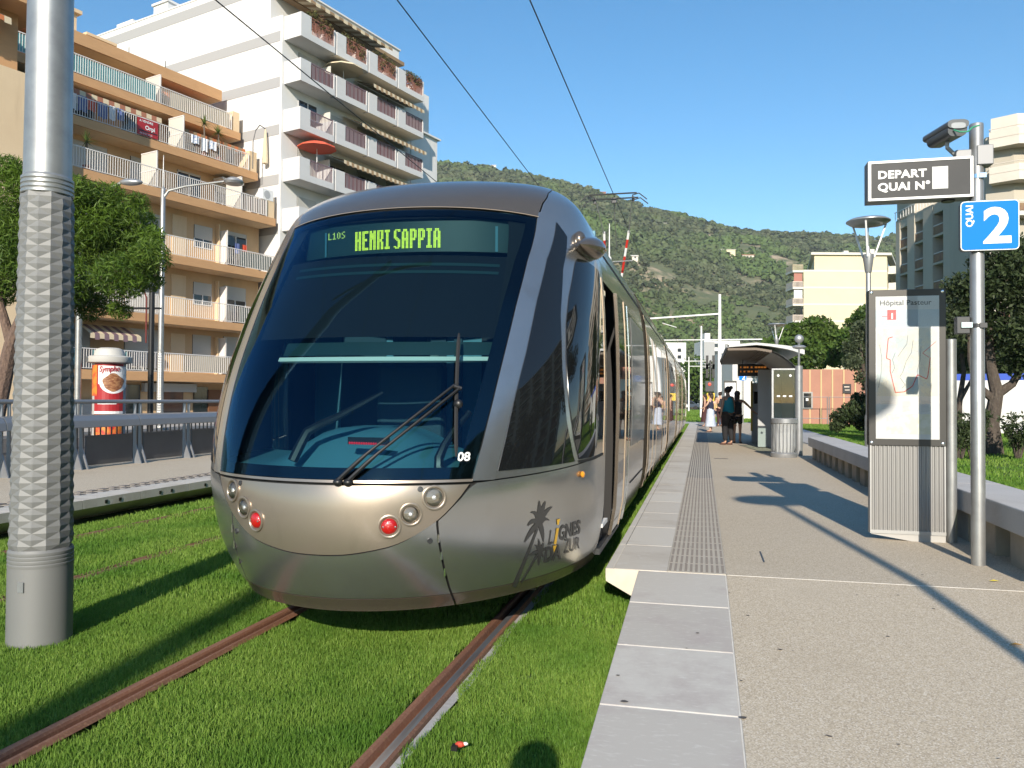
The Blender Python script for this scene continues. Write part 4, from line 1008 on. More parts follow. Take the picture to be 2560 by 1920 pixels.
# ---- shelter
SX0, SX1, SY0, SY1 = .55, 2.18, 18.9, 26.4
M['shelter_white'] = mat('shelter_white', (.50, .51, .51), .5); M['shelter_grey'] = mat('shelter_grey', (.40, .41, .42), .5); M['slat'] = mat('brown_slats', (.15, .115, .085), .6)
sh = thing('tram_shelter', 'open platform shelter with a white wing-shaped roof and brown slatted underside', 'shelter', (1.6, 22, PZ))
def roof_top(x): return PZ + np.interp(x, [.5, 1.2, 1.9, 2.2], [2.50, 2.55, 2.47, 2.38])
def roof_bot(x): return PZ + np.interp(x, [.5, .9, 1.3, 1.8, 2.2], [2.44, 2.38, 2.27, 2.02, 1.96])
b = MB(); xs_ = np.linspace(SX0, 2.22, 14)
b.prism([(x, SY0, roof_top(x)) for x in xs_] + [(x, SY0, roof_top(x) - .055 - .05 * max(0, (x - 1.5) / .7)) for x in xs_[::-1]], (0, .22, 0))
b.grid([[(x, SY0 + .22, roof_top(x)), (x, SY1, roof_top(x))] for x in xs_])
b.grid([[(x, SY0 + .22, roof_top(x) - .05), (x, SY1, roof_top(x) - .05)] for x in xs_], flip=True)
b.box(SX0 - .02, SX0 + .03, SY0, SY1, roof_top(SX0) - .06, roof_top(SX0) + .005); b.build('roof', M['shelter_white'], sh)
b = MB()
for i in range(15):
    x = lerp(SX0 + .05, 1.50, i / 14); b.box(x - .042, x + .022, SY0 + .03, SY1 - .1, roof_top(x) - .13 - .06 * i / 14, roof_top(x) - .075 - .06 * i / 14)
b.build('slatted_soffit', M['slat'], sh)
b = MB(); xs_ = [1.50, 1.62, 1.75, 1.88, 2.0, 2.08, 2.12]; zs_ = [2.33, 2.28, 2.20, 2.10, 1.98, 1.86, 1.72]
b.grid([[(x, SY0 + .06, PZ + z), (x, SY1 - .1, PZ + z)] for x, z in zip(xs_, zs_)]); b.grid([[(x + .03, SY0 + .06, PZ + z + .03), (x + .03, SY1 - .1, PZ + z + .03)] for x, z in zip(xs_, zs_)], flip=True)
b.build('curved_soffit', M['shelter_white'], sh, smooth=True)
for (x, y) in ((2.10, 18.95), (2.10, 26.2)):
    b = MB(); b.lathe([(.085, 0), (.085, 2.0 if y > 20 else 2.02)], (x, y, PZ), 18); b.build('post', M['steel'], sh, smooth=True)
b = MB(); b.box(1.42, 2.10, 22.0, 22.08, PZ + .02, PZ + 2.05); b.box(2.02, 2.08, 19.2, 26, PZ + .05, PZ + 2.0); b.build('wind_panel', M['shelter_grey'], sh)
b = MB(); b.box(1.52, 1.56, 18.93, 18.97, PZ, PZ + 1.93); b.box(1.52, 2.04, 18.92, 18.98, PZ + 1.93, PZ + 1.96); b.build('glass_frame', M['steel'], sh)
b = MB(); b.box(1.56, 2.02, 18.945, 18.955, PZ + .1, PZ + 1.93); gp = b.build('glass_panel', M['glass_clear'], sh)
for x, z in ((1.66, 1.80), (1.92, 1.80)):
    b = MB(); b.lathe([(.028, 0), (.028, .01), (0, .012)], n=12, M=Matrix.Translation((x, 18.94, PZ + z)) @ Matrix.Rotation(R(90), 4, 'X')); b.build('glass_fixing', M['white'], gp)
for (x, z) in ((1.66, 1.32), (1.79, 1.32), (1.92, 1.32), (1.70, .72), (1.66, .02), (1.85, .02)):
    b = MB(); b.box(x - .03, x + .04, 18.93, 18.94, PZ + z + .0, PZ + z + .035); b.build('glass_marking', M['white'], gp)
b = MB(); b.ball((2.10, 18.88, PZ + 2.62), (.10, .06, .10)); b.tube([(2.10, 18.93, PZ + 2.0), (2.10, 18.90, PZ + 2.55)], .025, 8); b.ball((2.10, 18.93, PZ + 2.44), (.16, .10, .05)); b.build('loudspeaker', M['steel'], sh, smooth=True)
# hanging departure display
di = thing('departure_display', 'dark display with orange text lines hanging under the shelter roof', 'display', (1.35, 23.6, 2.2))
b = MB(); b.box(.98, 1.86, 23.6, 23.75, PZ + 1.93, PZ + 2.27); b.build('case', M['black'], di, bevel=.01)
for xa, xb in ((1.1, 1.1), (1.75, 1.75)): b = MB(); b.tube([(xa, 23.67, PZ + 2.26), (xb, 23.67, PZ + 2.5)], .015, 6); b.build('hanger', M['steel'], di)
M['orange_led'] = mat('orange_led_text', (.2, .08, .02), .5, emis=((.95, .32, .05), .2))
r_ = random.Random(3)
for z in (2.18, 2.06):
    b = MB(); x = 1.04
    while x < 1.76:
        w_ = r_.choice((.03, .05, .07)); b.box(x, x + w_, 23.588, 23.595, PZ + z - .025, PZ + z + .022); x += w_ + r_.choice((.015, .02, .06))
    b.build('text_line', M['orange_led'], di)
# ticket machine with yellow edge
tm = thing('ticket_machine', 'tall grey ticket machine with a yellow grab edge inside the shelter', 'ticket machine', (1.62, 24.6, PZ))
b = MB(); b.box(1.42, 1.95, 24.4, 24.9, PZ, PZ + 1.75); b.build('cabinet', M['shelter_grey'], tm, bevel=.02)
b = MB(); b.box(1.37, 1.42, 24.34, 24.39, PZ + .35, PZ + 1.8); b.build('grab_edge', mat('yellow_edge', (.62, .44, .06), .5), tm)
b = MB(); b.box(1.46, 1.8, 24.385, 24.40, PZ + 1.15, PZ + 1.5); b.build('screen', M['frit'], tm)

# ---- litter bin
bn = thing('litter_bin', 'round wire litter bin with a clear bag in front of the shelter post', 'litter bin', (1.74, 18.45, PZ))
b = MB(); b.lathe([(.27, 0), (.28, .04), (.28, .09), (.26, .11)], (1.74, 18.45, PZ), 24); b.build('base', M['steel'], bn, smooth=True)
b = MB(); b.lathe([(.27, .74), (.29, .75), (.29, .84), (.27, .85), (.25, .84), (.25, .75)], (1.74, 18.45, PZ), 24); b.build('rim', M['steel'], bn, smooth=True)
b = MB()
for i in range(22): a = 2 * math.pi * i / 22; b.tube([(1.74 + .272 * math.cos(a), 18.45 + .272 * math.sin(a), PZ + .08), (1.74 + .272 * math.cos(a), 18.45 + .272 * math.sin(a), PZ + .76)], .006, 5)
b.build('wire_cage', M['steel'], bn)
b = MB(); P_ = []
for i, (r0, z) in enumerate(((.20, .10), (.235, .25), (.23, .45), (.245, .65), (.265, .80), (.275, .82))): P_.append([Vector((1.74 + (r0 + .012 * math.sin(j * 2.6 + i)) * math.cos(j * math.pi / 16), 18.45 + (r0 + .012 * math.sin(j * 2.6 + i)) * math.sin(j * math.pi / 16), PZ + z)) for j in range(33)])
b.grid(P_); b.build('bag', mat('clear_bag', (.62, .64, .64), .3, alpha=.55), bn, smooth=True)

# ---- far platform sign (same kind) and map, seen beyond the shelter
fs = thing('platform_sign', 'small far blue sign with a white 2 seen under the shelter roof', 'sign', (2.1, 44.6, PZ))
b = MB(); b.lathe([(.05, 0), (.05, 3.3)], (2.1, 44.7, PZ), 10); b.build('pole', M['pole_paint'], fs)
Mf = frame((2.1, 44.6, 2.75), (1, 0, 0), (0, 0, 1)); b = MB(); plate(b, rrect(.40, .38, .03), Mf, -.03, 0); b.build('border', M['sign_white'], fs)
b = MB(); plate(b, rrect(.385, .365, .03), Mf, .001, .003); b.build('face', M['sign_blue'], fs)
letter(fs, '2', Mf @ Matrix.Translation((0, 0, .005)), -.05, -.13, .36, M['sign_white'], bold=.03)
fb = thing('information_board', 'far board with white poster standing behind the waiting people', 'information board', (1.25, 40, PZ))
b = MB(); b.box(1.0, 1.6, 40, 40.1, PZ, PZ + 2.2); b.build('frame', M['totem_frame'], fb); b = MB(); b.box(1.05, 1.55, 39.985, 39.995, PZ + .95, PZ + 2.1); b.build('poster', M['sign_white'], fb)

# ---- tram signals beyond the people
def dsp(px, py, D): return at(px, py, D)
g_ = dsp(1776, 1000, 50)
ts_ = thing('tram_signal', 'dark signal post with stacked lamp heads and a yellow plate beyond the people', 'signal', (g_.x, g_.y, 0))
b = MB(); b.lathe([(.07, 0), (.07, 4.0)], (g_.x, g_.y, 0), 10); b.build('post', M['dark_steel'], ts_)
for z in (3.2, 3.75): b = MB(); b.box(g_.x - .28, g_.x - .12, g_.y - .12, g_.y + .1, z - .3, z + .55); b.box(g_.x + .10, g_.x + .26, g_.y - .12, g_.y + .1, z - .3, z + .55); b.build('lamp_head', M['black'], ts_)
b = MB(); b.box(g_.x - .3, g_.x + .22, g_.y - .14, g_.y, 2.05, 2.7); b.build('lamp_case', M['dark_steel'], ts_)
b = MB(); b.lathe([(.10, 0), (.08, .02), (0, .03)], n=12, M=Matrix.Translation((g_.x - .05, g_.y - .145, 2.5)) @ Matrix.Rotation(R(90), 4, 'X')); b.build('red_lamp', mat('signal_red', (.5, .03, .02), .4, emis=((.9, .1, .05), .5)), ts_)
b = MB(); b.box(g_.x - .22, g_.x + .26, g_.y - .16, g_.y - .13, 1.45, 1.95); b.build('yellow_plate', mat('yellow_plate', (.70, .48, .03), .5), ts_)
# ------------------------------------------------------------------ catenary poles, wires, lamps over the tracks
def textured_pole(b, c, r0, r1, z0, z1, seg=18, rows=22, depth=.018, phase=0.0):
    """diamond-faceted sleeve: a lattice of points, every facet's middle pushed out"""
    n = seg; V_, idx = [], {}
    for i in range(rows + 1):
        t = i / rows; r = lerp(r0, r1, t); z = lerp(z0, z1, t); sh = .5 * (i % 2)
        for j in range(n):
            a = 2 * math.pi * (j + sh) / n + phase; idx[i, j] = len(V_); V_.append(Vector((c[0] + r * math.cos(a), c[1] + r * math.sin(a), c[2] + z)))
    F_ = []
    for i in range(rows - 1):
        for j in range(n):
            s = i % 2
            l, rr = (j - (1 - s), j) if True else 0
            # diamond: bottom (i,j), left (i+1, .), right (i+1, .), top (i+2,j)
            L_ = idx[i + 1, (j - 1 + s) % n]; R_ = idx[i + 1, (j + s) % n]; Bt, Tp = idx[i, j], idx[i + 2, j] if i + 2 <= rows else None
            if Tp is None: continue
            mid = (V_[L_] + V_[R_] + V_[Bt] + V_[Tp]) / 4; o = Vector((mid.x - c[0], mid.y - c[1], 0)).normalized(); k = len(V_); rm = lerp(r0, r1, (i + 1) / rows) + depth; V_.append(Vector((c[0] + o.x * rm, c[1] + o.y * rm, mid.z)))
            F_ += [(Bt, R_, k), (R_, Tp, k), (Tp, L_, k), (L_, Bt, k)]
    for j in range(n):                                              # close the two ends with half diamonds
        for (i, d) in ((0, 1), (rows, -1)):
            a = idx[i, j]; e_ = idx[i, (j + 1) % n]; s = i % 2; m_ = idx[i + d, (j + s) % n] if True else None
            F_.append((a, e_, m_) if d > 0 else (e_, a, m_))
    b.add(V_, F_)
PX, PY = -3.95, 4.13
pp = thing('catenary_pole', 'thick grey tapering pole with a diamond-faceted lower sleeve, standing in the grass between the tracks', 'pole', (PX, PY, 0))
b = MB()
prof = [(.179, -.05), (.1785, .20), (.178, .43)] + [q for k in range(4) for q in ((.178, .435 + k * .024), (.1795, .440 + k * .024), (.1795, .452 + k * .024), (.177, .456 + k * .024))]
b.lathe(prof + [(.171, .54)], (PX, PY, 0), 40); b.build('foot', M['sleeve'], pp, smooth=True, sharp=25)
b = MB(); textured_pole(b, (PX, PY, 0), .171, .143, .53, 2.71, seg=7, rows=58, depth=.0075, phase=R(13)); b.build('faceted_sleeve', M['sleeve'], pp)
b = MB(); b.lathe([(.14, .5), (.115, 2.75)], (PX, PY, 0), 24); b.build('core', M['pole_paint'], pp)
b = MB(); prof = [q for k in range(4) for q in ((.141, 2.70 + k * .028), (.1455, 2.705 + k * .028), (.1455, 2.720 + k * .028), (.140, 2.724 + k * .028))]
b.lathe(prof + [(.134, 2.82), (.101, 8.2), (.09, 8.25), (0, 8.25)], (PX, PY, 0), 40); b.build('shaft', M['pole_paint'], pp, smooth=True, sharp=25)
b = MB(); b.box(PX + .01, PX + .05, PY - .182, PY - .176, .30, .36); b.build('cover_plate', M['steel'], pp)
b = MB(); b.tube([(PX, PY, 6.85), (TX - .0, PY, 6.95)], .04, 8); b.tube([(PX, PY, 6.85), (TX2 + .0, PY, 6.95)], .04, 8); b.build('bracket_arm', M['steel'], pp)
# pole behind the camera whose shadow falls across the track
bp = thing('catenary_pole', 'tall plain catenary pole standing behind the viewer near the track', 'pole', (-.95, -12, 0))
b = MB(); b.lathe([(.19, -.1), (.17, 3), (.13, 8.6), (0, 8.62)], (-.95, -12, 0), 24); b.build('shaft', M['pole_paint'], bp, smooth=True)
lp = thing('street_lamp', 'slim lamp post standing behind the viewer on the ramp', 'street lamp', (2.42, -1.7, -.2))
b = MB(); b.lathe([(.055, 0), (.05, 5.9)], (2.42, -1.7, -.2), 14); b.build('post', M['pole_paint'], lp, smooth=True)
b = MB(); b.lathe([(.1, 5.9), (.46, 5.95), (.46, 6.0), (0, 6.05)], (2.42, -1.7, -.2), 20); b.build('head', M['steel'], lp, smooth=True)
# far poles with arms over the near track
def far_pole(px, D, ztop, arms, label):
    q = at(px, 1000, D); t = thing('catenary_pole', label, 'pole', (q.x, q.y, 0), 'distant catenary poles')
    b = MB(); b.lathe([(.12, 0), (.11, 3), (.07, ztop), (0, ztop + .02)], (q.x, q.y, 0), 10); b.build('shaft', M['white'], t, smooth=True)
    for (x1, z, sag) in arms:
        b = MB(); b.tube([(q.x, q.y, z), (x1, q.y, z + sag)], .05, 6); b.tube([(x1 * .6 + q.x * .4, q.y, z - .7), (x1 * .8 + q.x * .2, q.y, z - .45)], .02, 5); b.build('arm', M['white'], t)
far_pole(1799, 43, 7.2, [(-2.9, 6.15, -.2)], 'pale catenary pole with a long arm over the tram, nearest of the distant poles')
far_pole(1753, 70, 8.0, [(-6.5, 6.8, 0), (5.0, 6.8, 0)], 'pale catenary pole with crossing arms before the white towers')
far_pole(1790, 95, 6.8, [(-6.5, 6.2, 0)], 'thin pale pole just left of the far tall pole')
far_pole(1722, 110, 7.5, [(-8, 6.9, 0), (4, 6.2, 0)], 'farthest thin pale catenary pole between the two white towers')
M['wire'] = mat('overhead_wire', (.02, .02, .022), .5)
def wire(name, x, z, y0, y1, label, sag=.0, r=.009):
    b = MB(); b.tube([(x, y, z - sag * math.sin(math.pi * ((y - y0) / (y1 - y0) * 3 % 1))) for y in np.linspace(y0, y1, 25)], r, 5); tag(b.build(name, M['wire']), label, 'wire', 'overhead wires above the tracks')
wire('contact_wire', TX, 6.27, -6, 120, 'overhead wire above the near tram track, meeting the pantograph')
wire('contact_wire', TX2, 6.27, -6, 120, 'overhead wire crossing in front of the white building, leftmost of the wires')
wire('feeder_wire', -3.95, 6.75, -6, 120, 'overhead wire between the two tracks, middle of the three wires')
# ------------------------------------------------------------------ left side: railing, street furniture, two apartment blocks
BX = -10.2
M['rail_grey'] = mat('railing_grey', (.27, .28, .30), .4, metal=.45); M['rail_panel'] = mat('railing_panel', (.105, .108, .115), .45, metal=.2, var=(2, (.085, .088, .095), .4, .7))
ra = thing('platform_railing', 'grey railing with a broad leaning rail and dark lower panels along the opposite platform', 'railing', (BX, 12, PZ))
b = MB(); b.tube([(BX, 4, PZ + 1.14), (BX, 30, PZ + 1.14)], .035, 8); b.build('top_rail', M['rail_grey'], ra, smooth=True)
for k in range(9):
    b = MB(); y = 4.0 + k * 2.9
    pr = [(BX + .05, PZ + .92), (BX + .12, PZ + .90), (BX + .17, PZ + .82), (BX + .19, PZ + .71), (BX + .17, PZ + .70), (BX + .15, PZ + .80), (BX + .11, PZ + .87), (BX + .05, PZ + .89)]
    b.prism([(x, y + .01, z) for x, z in pr], (0, 2.88, 0)); b.build('leaning_rail', M['rail_grey'], ra)
for k in range(18):
    y = 4.15 + k * 1.45
    for dy in (-.07, .07):
        b = MB(); b.prism([(BX - .03, y + dy - .012, PZ - .02), (BX + .16, y + dy - .012, PZ - .02), (BX + .12, y + dy - .012, PZ + .10), (BX + .03, y + dy - .012, PZ + .35), (BX + .02, y + dy - .012, PZ + 1.12), (BX - .03, y + dy - .012, PZ + 1.12)], (0, .024, 0)); b.build('post', M['rail_grey'], ra)
    b = MB(); b.box(BX - .01, BX + .02, y + .16, y + 1.29, PZ + .05, PZ + .56); b.build('panel', M['rail_panel'], ra, bevel=.006)
fn = thing('street_fence', 'black baluster fence along the street behind the grey railing', 'fence', (-11.4, 15, .02))
b = MB(); b.box(-11.42, -11.38, 4, 34, 1.08, 1.12); b.box(-11.42, -11.38, 4, 34, .2, .24); b.build('rails', M['black'], fn)
b = MB(); y = 4
while y < 34: b.box(-11.41, -11.39, y, y + .022, .24, 1.08); y += .15
b.build('balusters', M['black'], fn)

# ---- advertising column
c0 = at(272, 1000, 29); ac = thing('advertising_column', 'round advertising column with a red ice-cream style poster reading Sympho and a pale domed cap', 'advertising column', (c0.x, c0.y, 0))
tow = Vector((-c0.x, -c0.y, 0)).normalized(); rgt = Vector((-tow.y, tow.x, 0))
def cyl(f, z, r=.56): a = math.asin(max(-1, min(1, 2 * f - 1))); return Vector((c0.x, c0.y, z)) + (rgt * math.sin(a) + tow * math.cos(a)) * r
b = MB(); b.lathe([(.55, 0), (.55, 2.72)], (c0.x, c0.y, 0), 32); b.build('drum', M['concrete'], ac, smooth=True)
b = MB(); b.lathe([(.56, 2.66), (.74, 2.70), (.76, 2.74), (.76, 2.90), (.72, 2.93), (.52, 2.95), (.50, 3.08), (.44, 3.19), (.3, 3.24), (0, 3.26)], (c0.x, c0.y, 0), 32); b.build('cap', mat('column_cap', (.50, .49, .46), .6), ac, smooth=True, sharp=40)
def cpatch(name, f0, f1, z0, z1, material, r, n=10, parent=None):
    b = MB(); b.grid([[cyl(lerp(f0, f1, i / n), z, r) for i in range(n + 1)] for z in (z0, z1)]); return b.build(name, material, parent or ac)
M['poster_red'] = mat('poster_red', (.36, .02, .025), .45); M['poster_orange'] = mat('poster_orange', (.60, .22, .03), .5, var=(4, (.5, .03, .03), .45, .6)); M['poster_brown'] = mat('swirl_brown', (.20, .07, .03), .5, var=(7, (.42, .22, .10), .42, .62, (1, 1, 3)))
ps = cpatch('poster', 0.0, 1.0, .95, 2.66, M['poster_red'], .5600)
cpatch('poster_strip', 0.0, .16, 1.5, 2.6, M['poster_orange'], .5612, parent=ps)
def cfill(b, pts, r, m=0, rings=7):
    """a flat outline (f, z) wrapped on to the drum"""
    fx, fz = sum(p[0] for p in pts) / len(pts), sum(p[1] for p in pts) / len(pts)
    b.grid([[cyl(min(.995, fx + (x - fx) * k / rings), fz + (z - fz) * k / rings, r) for x, z in pts + pts[:1]] for k in range(rings + 1)], m)
def dense(pts, n=8): return [(lerp(a[0], c[0], i / n), lerp(a[1], c[1], i / n)) for a, c in zip(pts, pts[1:] + pts[:1]) for i in range(n)]
b = MB(); cfill(b, dense([(.19, 1.92), (.985, 1.92), (.985, 2.56), (.19, 2.58)]), .5625); cfill(b, [(.62 + .40 * math.cos(q_), 2.0 + .42 * math.sin(q_)) for q_ in [2 * math.pi * i / 40 for i in range(40)]], .5632)
b.build('poster_white', M['sign_white'], ps)
b = MB(); cfill(b, [(.62 + .30 * math.cos(q_) * (1 + .07 * math.sin(5 * q_)), 1.98 + .31 * math.sin(q_) * (1 + .08 * math.cos(4 * q_))) for q_ in [2 * math.pi * i / 40 for i in range(40)]], .568); b.build('poster_swirl', M['poster_brown'], ps)
v, f = text_mesh('Sympho', .30, bold=.02, sx=.80, shear=.2); b = MB(); b.add([cyl(min(.998, .22 + p.x * .74), 2.36 + p.y * .9 + .04 * p.x, .585) for p in v], f); b.build('lettering', M['poster_red'], ps)
cpatch('poster_label', .18, .72, 1.20, 1.36, M['sign_white'], .5625, parent=ps); cpatch('poster_base', .0, 1.0, .86, .95, M['sign_white'], .561, parent=ps); cpatch('second_poster', 0, 1, .10, .86, M['poster_orange'], .561)
b = MB()
for k in range(3): b.add([cyl(.26 + .15 * k + dx, z, .5645) for dx, z in ((0, 1.24), (.09, 1.24), (.09, 1.33), (0, 1.33))], [(0, 1, 2, 3)])
b.build('poster_marks', M['poster_red'], ps)

# ---- street lamps and posts on the left
q = at(400, 1000, 35); t = thing('street_lamp', 'tall street lamp with faceted base and a long arm, before the orange building', 'street lamp', (q.x, q.y, 0))
b = MB(); textured_pole(b, (q.x, q.y, 0), .15, .13, .1, 3.4, seg=8, rows=60, depth=.008); b.lathe([(.12, 0), (.11, 3.4)], (q.x, q.y, 0), 12); b.build('faceted_base', M['pole_paint'], t)
b = MB(); b.lathe([(.14, 3.38), (.14, 3.5), (.12, 3.52), (.10, 10.6), (.09, 10.62), (.025, 10.75), (.02, 12.1), (0, 12.12)], (q.x, q.y, 0), 14); b.build('post', M['pole_paint'], t, smooth=True)
cr = Vector((math.cos(YAW), math.sin(YAW), 0))
b = MB(); b.tube([q * 1 + Vector((0, 0, 10.2 - q.z)), Vector((q.x, q.y, 10.55)) + cr * .25, Vector((q.x, q.y, 10.75)) + cr * 1.0, Vector((q.x, q.y, 10.98)) + cr * 2.7], [.07, .06, .05, .045], 8); b.build('arm', M['pole_paint'], t, smooth=True)
b = MB(); o_ = Vector((q.x, q.y, 10.95)) + cr * 3.1; b.lathe([(.10, -.14), (.36, -.10), (.42, 0), (.40, .06), (.2, .18), (0, .2)], o_, 20); b.build('lantern', M['steel'], t, smooth=True)
q = at(194, 1000, 28); t = thing('street_lamp', 'street lamp with a curved arm and a teardrop lantern rising out of the pine', 'street lamp', (q.x, q.y, 0))
b = MB(); b.lathe([(.11, 0), (.10, 7.6), (0, 7.62)], (q.x, q.y, 0), 12); b.build('post', M['pole_paint'], t, smooth=True)
b = MB(); b.tube([Vector((q.x, q.y, 7.5)), Vector((q.x, q.y, 8.0)) + cr * .25, Vector((q.x, q.y, 8.7)) + cr * .8, Vector((q.x, q.y, 9.0)) + cr * 1.4], [.08, .07, .06, .05], 8); b.build('arm', M['pole_paint'], t, smooth=True)
b = MB(); o_ = Vector((q.x, q.y, 9.02)) + cr * 1.75; b.ball(o_, (.42, .16, .12), 14, 8, M=Matrix.Rotation(YAW, 3, 'Z')); b.build('lantern', M['steel'], t, smooth=True)
q = at(376, 1000, 30); t = thing('signal_post', 'black signal post with a short crossbar between the lamp and the advertising column', 'post', (q.x, q.y, 0))
b = MB(); b.lathe([(.11, 0), (.10, 5.6), (0, 5.62)], (q.x, q.y, 0), 12); b.build('post', M['black'], t, smooth=True)
b = MB(); b.tube([Vector((q.x, q.y, 4.8)) - cr * .9, Vector((q.x, q.y, 4.8)) + cr * .35], .04, 6); b.build('crossbar', M['black'], t)
b = MB(); b.tube([Vector((q.x, q.y, 3.5)) - cr * .2, Vector((q.x, q.y, 5.2)) - cr * .2, Vector((q.x, q.y, 5.5)) - cr * .32], .03, 6); b.build('conduit', mat('dark_red_pipe', (.14, .025, .02), .6), t)

# ---- facade frame shared by the two blocks
FA = R(16.7); FO = Vector((-24.7, 43.3, 0)); FE = Vector((math.sin(FA), math.cos(FA), 0)); FN = Vector((math.cos(FA), -math.sin(FA), 0))
FM = Matrix((FE, -FN, Vector((0, 0, 1)))).transposed().to_4x4(); FM.translation = FO      # local x along the street, y into the block, z up
def W(s, d, z): return FO + FE * s + FN * d + Vector((0, 0, z))
class FB(MB):
    def fb(s, s0, s1, d0, d1, z0, z1, m=0, tone=.5): return s.box(s0, s1, -max(d0, d1), -min(d0, d1), z0, z1, m, tone, M=FM)
M['render_orange'] = mat('orange_render', (.60, .41, .235), .85, var=(.6, (.56, .375, .21), .4, .7), var2=(1.6, (.50, .33, .185), .55, .8, (1, 1, .12)), bump=(40, .1, .005))
M['render_cream'] = mat('cream_orange_render', (.70, .54, .35), .85, var=(.5, (.66, .50, .32), .4, .7), var2=(1.4, (.58, .43, .27), .56, .8, (1, 1, .12)))
M['band_orange'] = mat('orange_slab_edge', (.54, .315, .155), .8, var=(1, (.49, .28, .135), .4, .7, (1, 1, 4)))
M['render_white'] = mat('white_render', (.70, .695, .68), .85, var=(.4, (.66, .655, .64), .45, .75), var2=(1.2, (.56, .555, .53), .58, .8, (1, 1, .1)))
M['band_grey'] = mat('grey_band', (.36, .36, .36), .85); M['white_soft'] = mat('white_balcony', (.60, .60, .595), .8, var=(.8, (.54, .54, .53), .5, .8, (1, 1, 3)))
M['shutter'] = mat('roller_shutter', (.52, .51, .48), .6, bump=None); M['window_dark'] = mat('window_glass', (.02, .025, .03), .05, spec=.8)
M['white_rail'] = mat('white_railing', (.72, .70, .68), .5); M['frosted'] = mat('frosted_screen', (.60, .58, .52), .5)
M['teal_cloth'] = mat('teal_windbreak', (.16, .40, .40), .8, var=(2, (.26, .50, .50), .4, .7)); M['reed'] = mat('reed_screen', (.58, .49, .36), .85, var=(18, (.48, .39, .27), .4, .6, (3, 3, .2)))
M['brown_reed'] = mat('brown_reed', (.26, .20, .17), .85); M['green_cloth'] = mat('dark_green_windbreak', (.03, .07, .06), .8)
M['aw_orange'] = mat('orange_awning', (.52, .17, .06), .85); M['aw_dark'] = mat('dark_awning_stripe', (.26, .09, .05), .85); M['aw_cream'] = mat('cream_awning', (.62, .52, .36), .85); M['aw_brown'] = mat('brown_awning_stripe', (.30, .20, .11), .85); M['aw_red'] = mat('red_brown_stripe', (.36, .15, .09), .85)
M['terracotta'] = mat('terracotta_stripe', (.38, .17, .13), .85); M['mauve'] = mat('mauve_rail', (.20, .13, .15), .5); M['pink_cream'] = mat('cream_stripe', (.64, .54, .46), .85)
def railing(parent, s0, s1, d, z, h=1.0, step=.13, material=None, bars=.022, returns=0.0):
    b = FB(); b.fb(s0, s1, d - .02, d + .02, z + h - .04, z + h); b.fb(s0, s1, d - .015, d + .015, z + .06, z + .09)
    s = s0
    while s < s1: b.fb(s, s + bars, d - .011, d + .011, z + .09, z + h - .04); s += step
    for s in (s0, s1 - .04): b.fb(s, s + .04, d - .02, d + .02, z, z + h)
    if returns:
        b.fb(s0, s0 + .03, d - returns, d, z + h - .04, z + h); x = d - returns
        while x < d: b.fb(s0 + .005, s0 + .025, x, x + .022, z + .06, z + h - .04); x += step
    return b.build('railing', material or M['white_rail'], parent)
def stripes(parent, name, s0, s1, d, z0, z1, ma, mb, w):
    b = FB(); s = s0; k = 0
    while s < s1: b.fb(s, min(s + w, s1), d - .006, d + .002 * (k % 2), z0, z1, k % 2); s += w; k += 1
    return b.build(name, [ma, mb], parent)
def awning(parent, s0, s1, d0, z0, d1, z1, ma, mb, w=.28, val=.28):
    b = FB(); n = max(2, int((s1 - s0) / w)); P_ = lambda s, d, z: W(s, d, z)
    for k in range(n):
        a, e_ = lerp(s0, s1, k / n), lerp(s0, s1, (k + 1) / n); m_ = k % 2; zl = z1 - val * (1.0 if m_ else .78)
        b.add([P_(a, d0, z0), P_(e_, d0, z0), P_(e_, d1, z1), P_(a, d1, z1)], [(0, 3, 2, 1)], m_); b.add([P_(a, d1, z1), P_(e_, d1, z1), P_(e_, d1 + .02, zl), P_(a, d1 + .02, zl)], [(0, 3, 2, 1)], m_)
    return b.build('awning', [ma, mb], parent)
def window(parent, s0, s1, d, z0, z1, shut=1.0, glass=True, lam=True):
    """opening set into the wall; shut = share of it closed by the roller shutter"""
    b = FB(); b.fb(s0, s1, d + .004, d - .10, z0, z1); w = b.build('window', M['window_dark'], parent)
    zs = z1 - (z1 - z0) * shut
    if shut > 0:
        b = FB(); k = 0; z = zs
        while z < z1 - .01: b.fb(s0 + .03, s1 - .03, d + .012, d + .035, z, min(z + .075, z1)); z += .09
        b.fb(s0 + .03, s1 - .03, d + .006, d + .02, zs, z1); b.build('shutter', M['shutter'], w)
    if shut < .99:
        b = FB(); 
        for a, e_ in ((s0, s0 + .05), (s1 - .05, s1), ((s0 + s1) / 2 - .03, (s0 + s1) / 2 + .03)): b.fb(a, e_, d + .006, d + .03, z0, zs)
        b.fb(s0, s1, d + .006, d + .03, z0, z0 + .05); b.build('frame', M['white_rail'], w)
    return w
def screen(parent, s, d0, d1, z, h=1.95):
    b = FB(); b.fb(s, s + .02, d0, d1, z + .1, z + h); sc = b.build('privacy_screen', M['frosted'], parent)
    b = FB(); b.fb(s - .02, s + .04, d1 - .05, d1, z, z + h); b.fb(s - .02, s + .04, d0, d1, z + h - .05, z + h); b.fb(s - .02, s + .04, d0, d1, z + .95, z + 1.0); b.build('frame', M['white_rail'], sc)

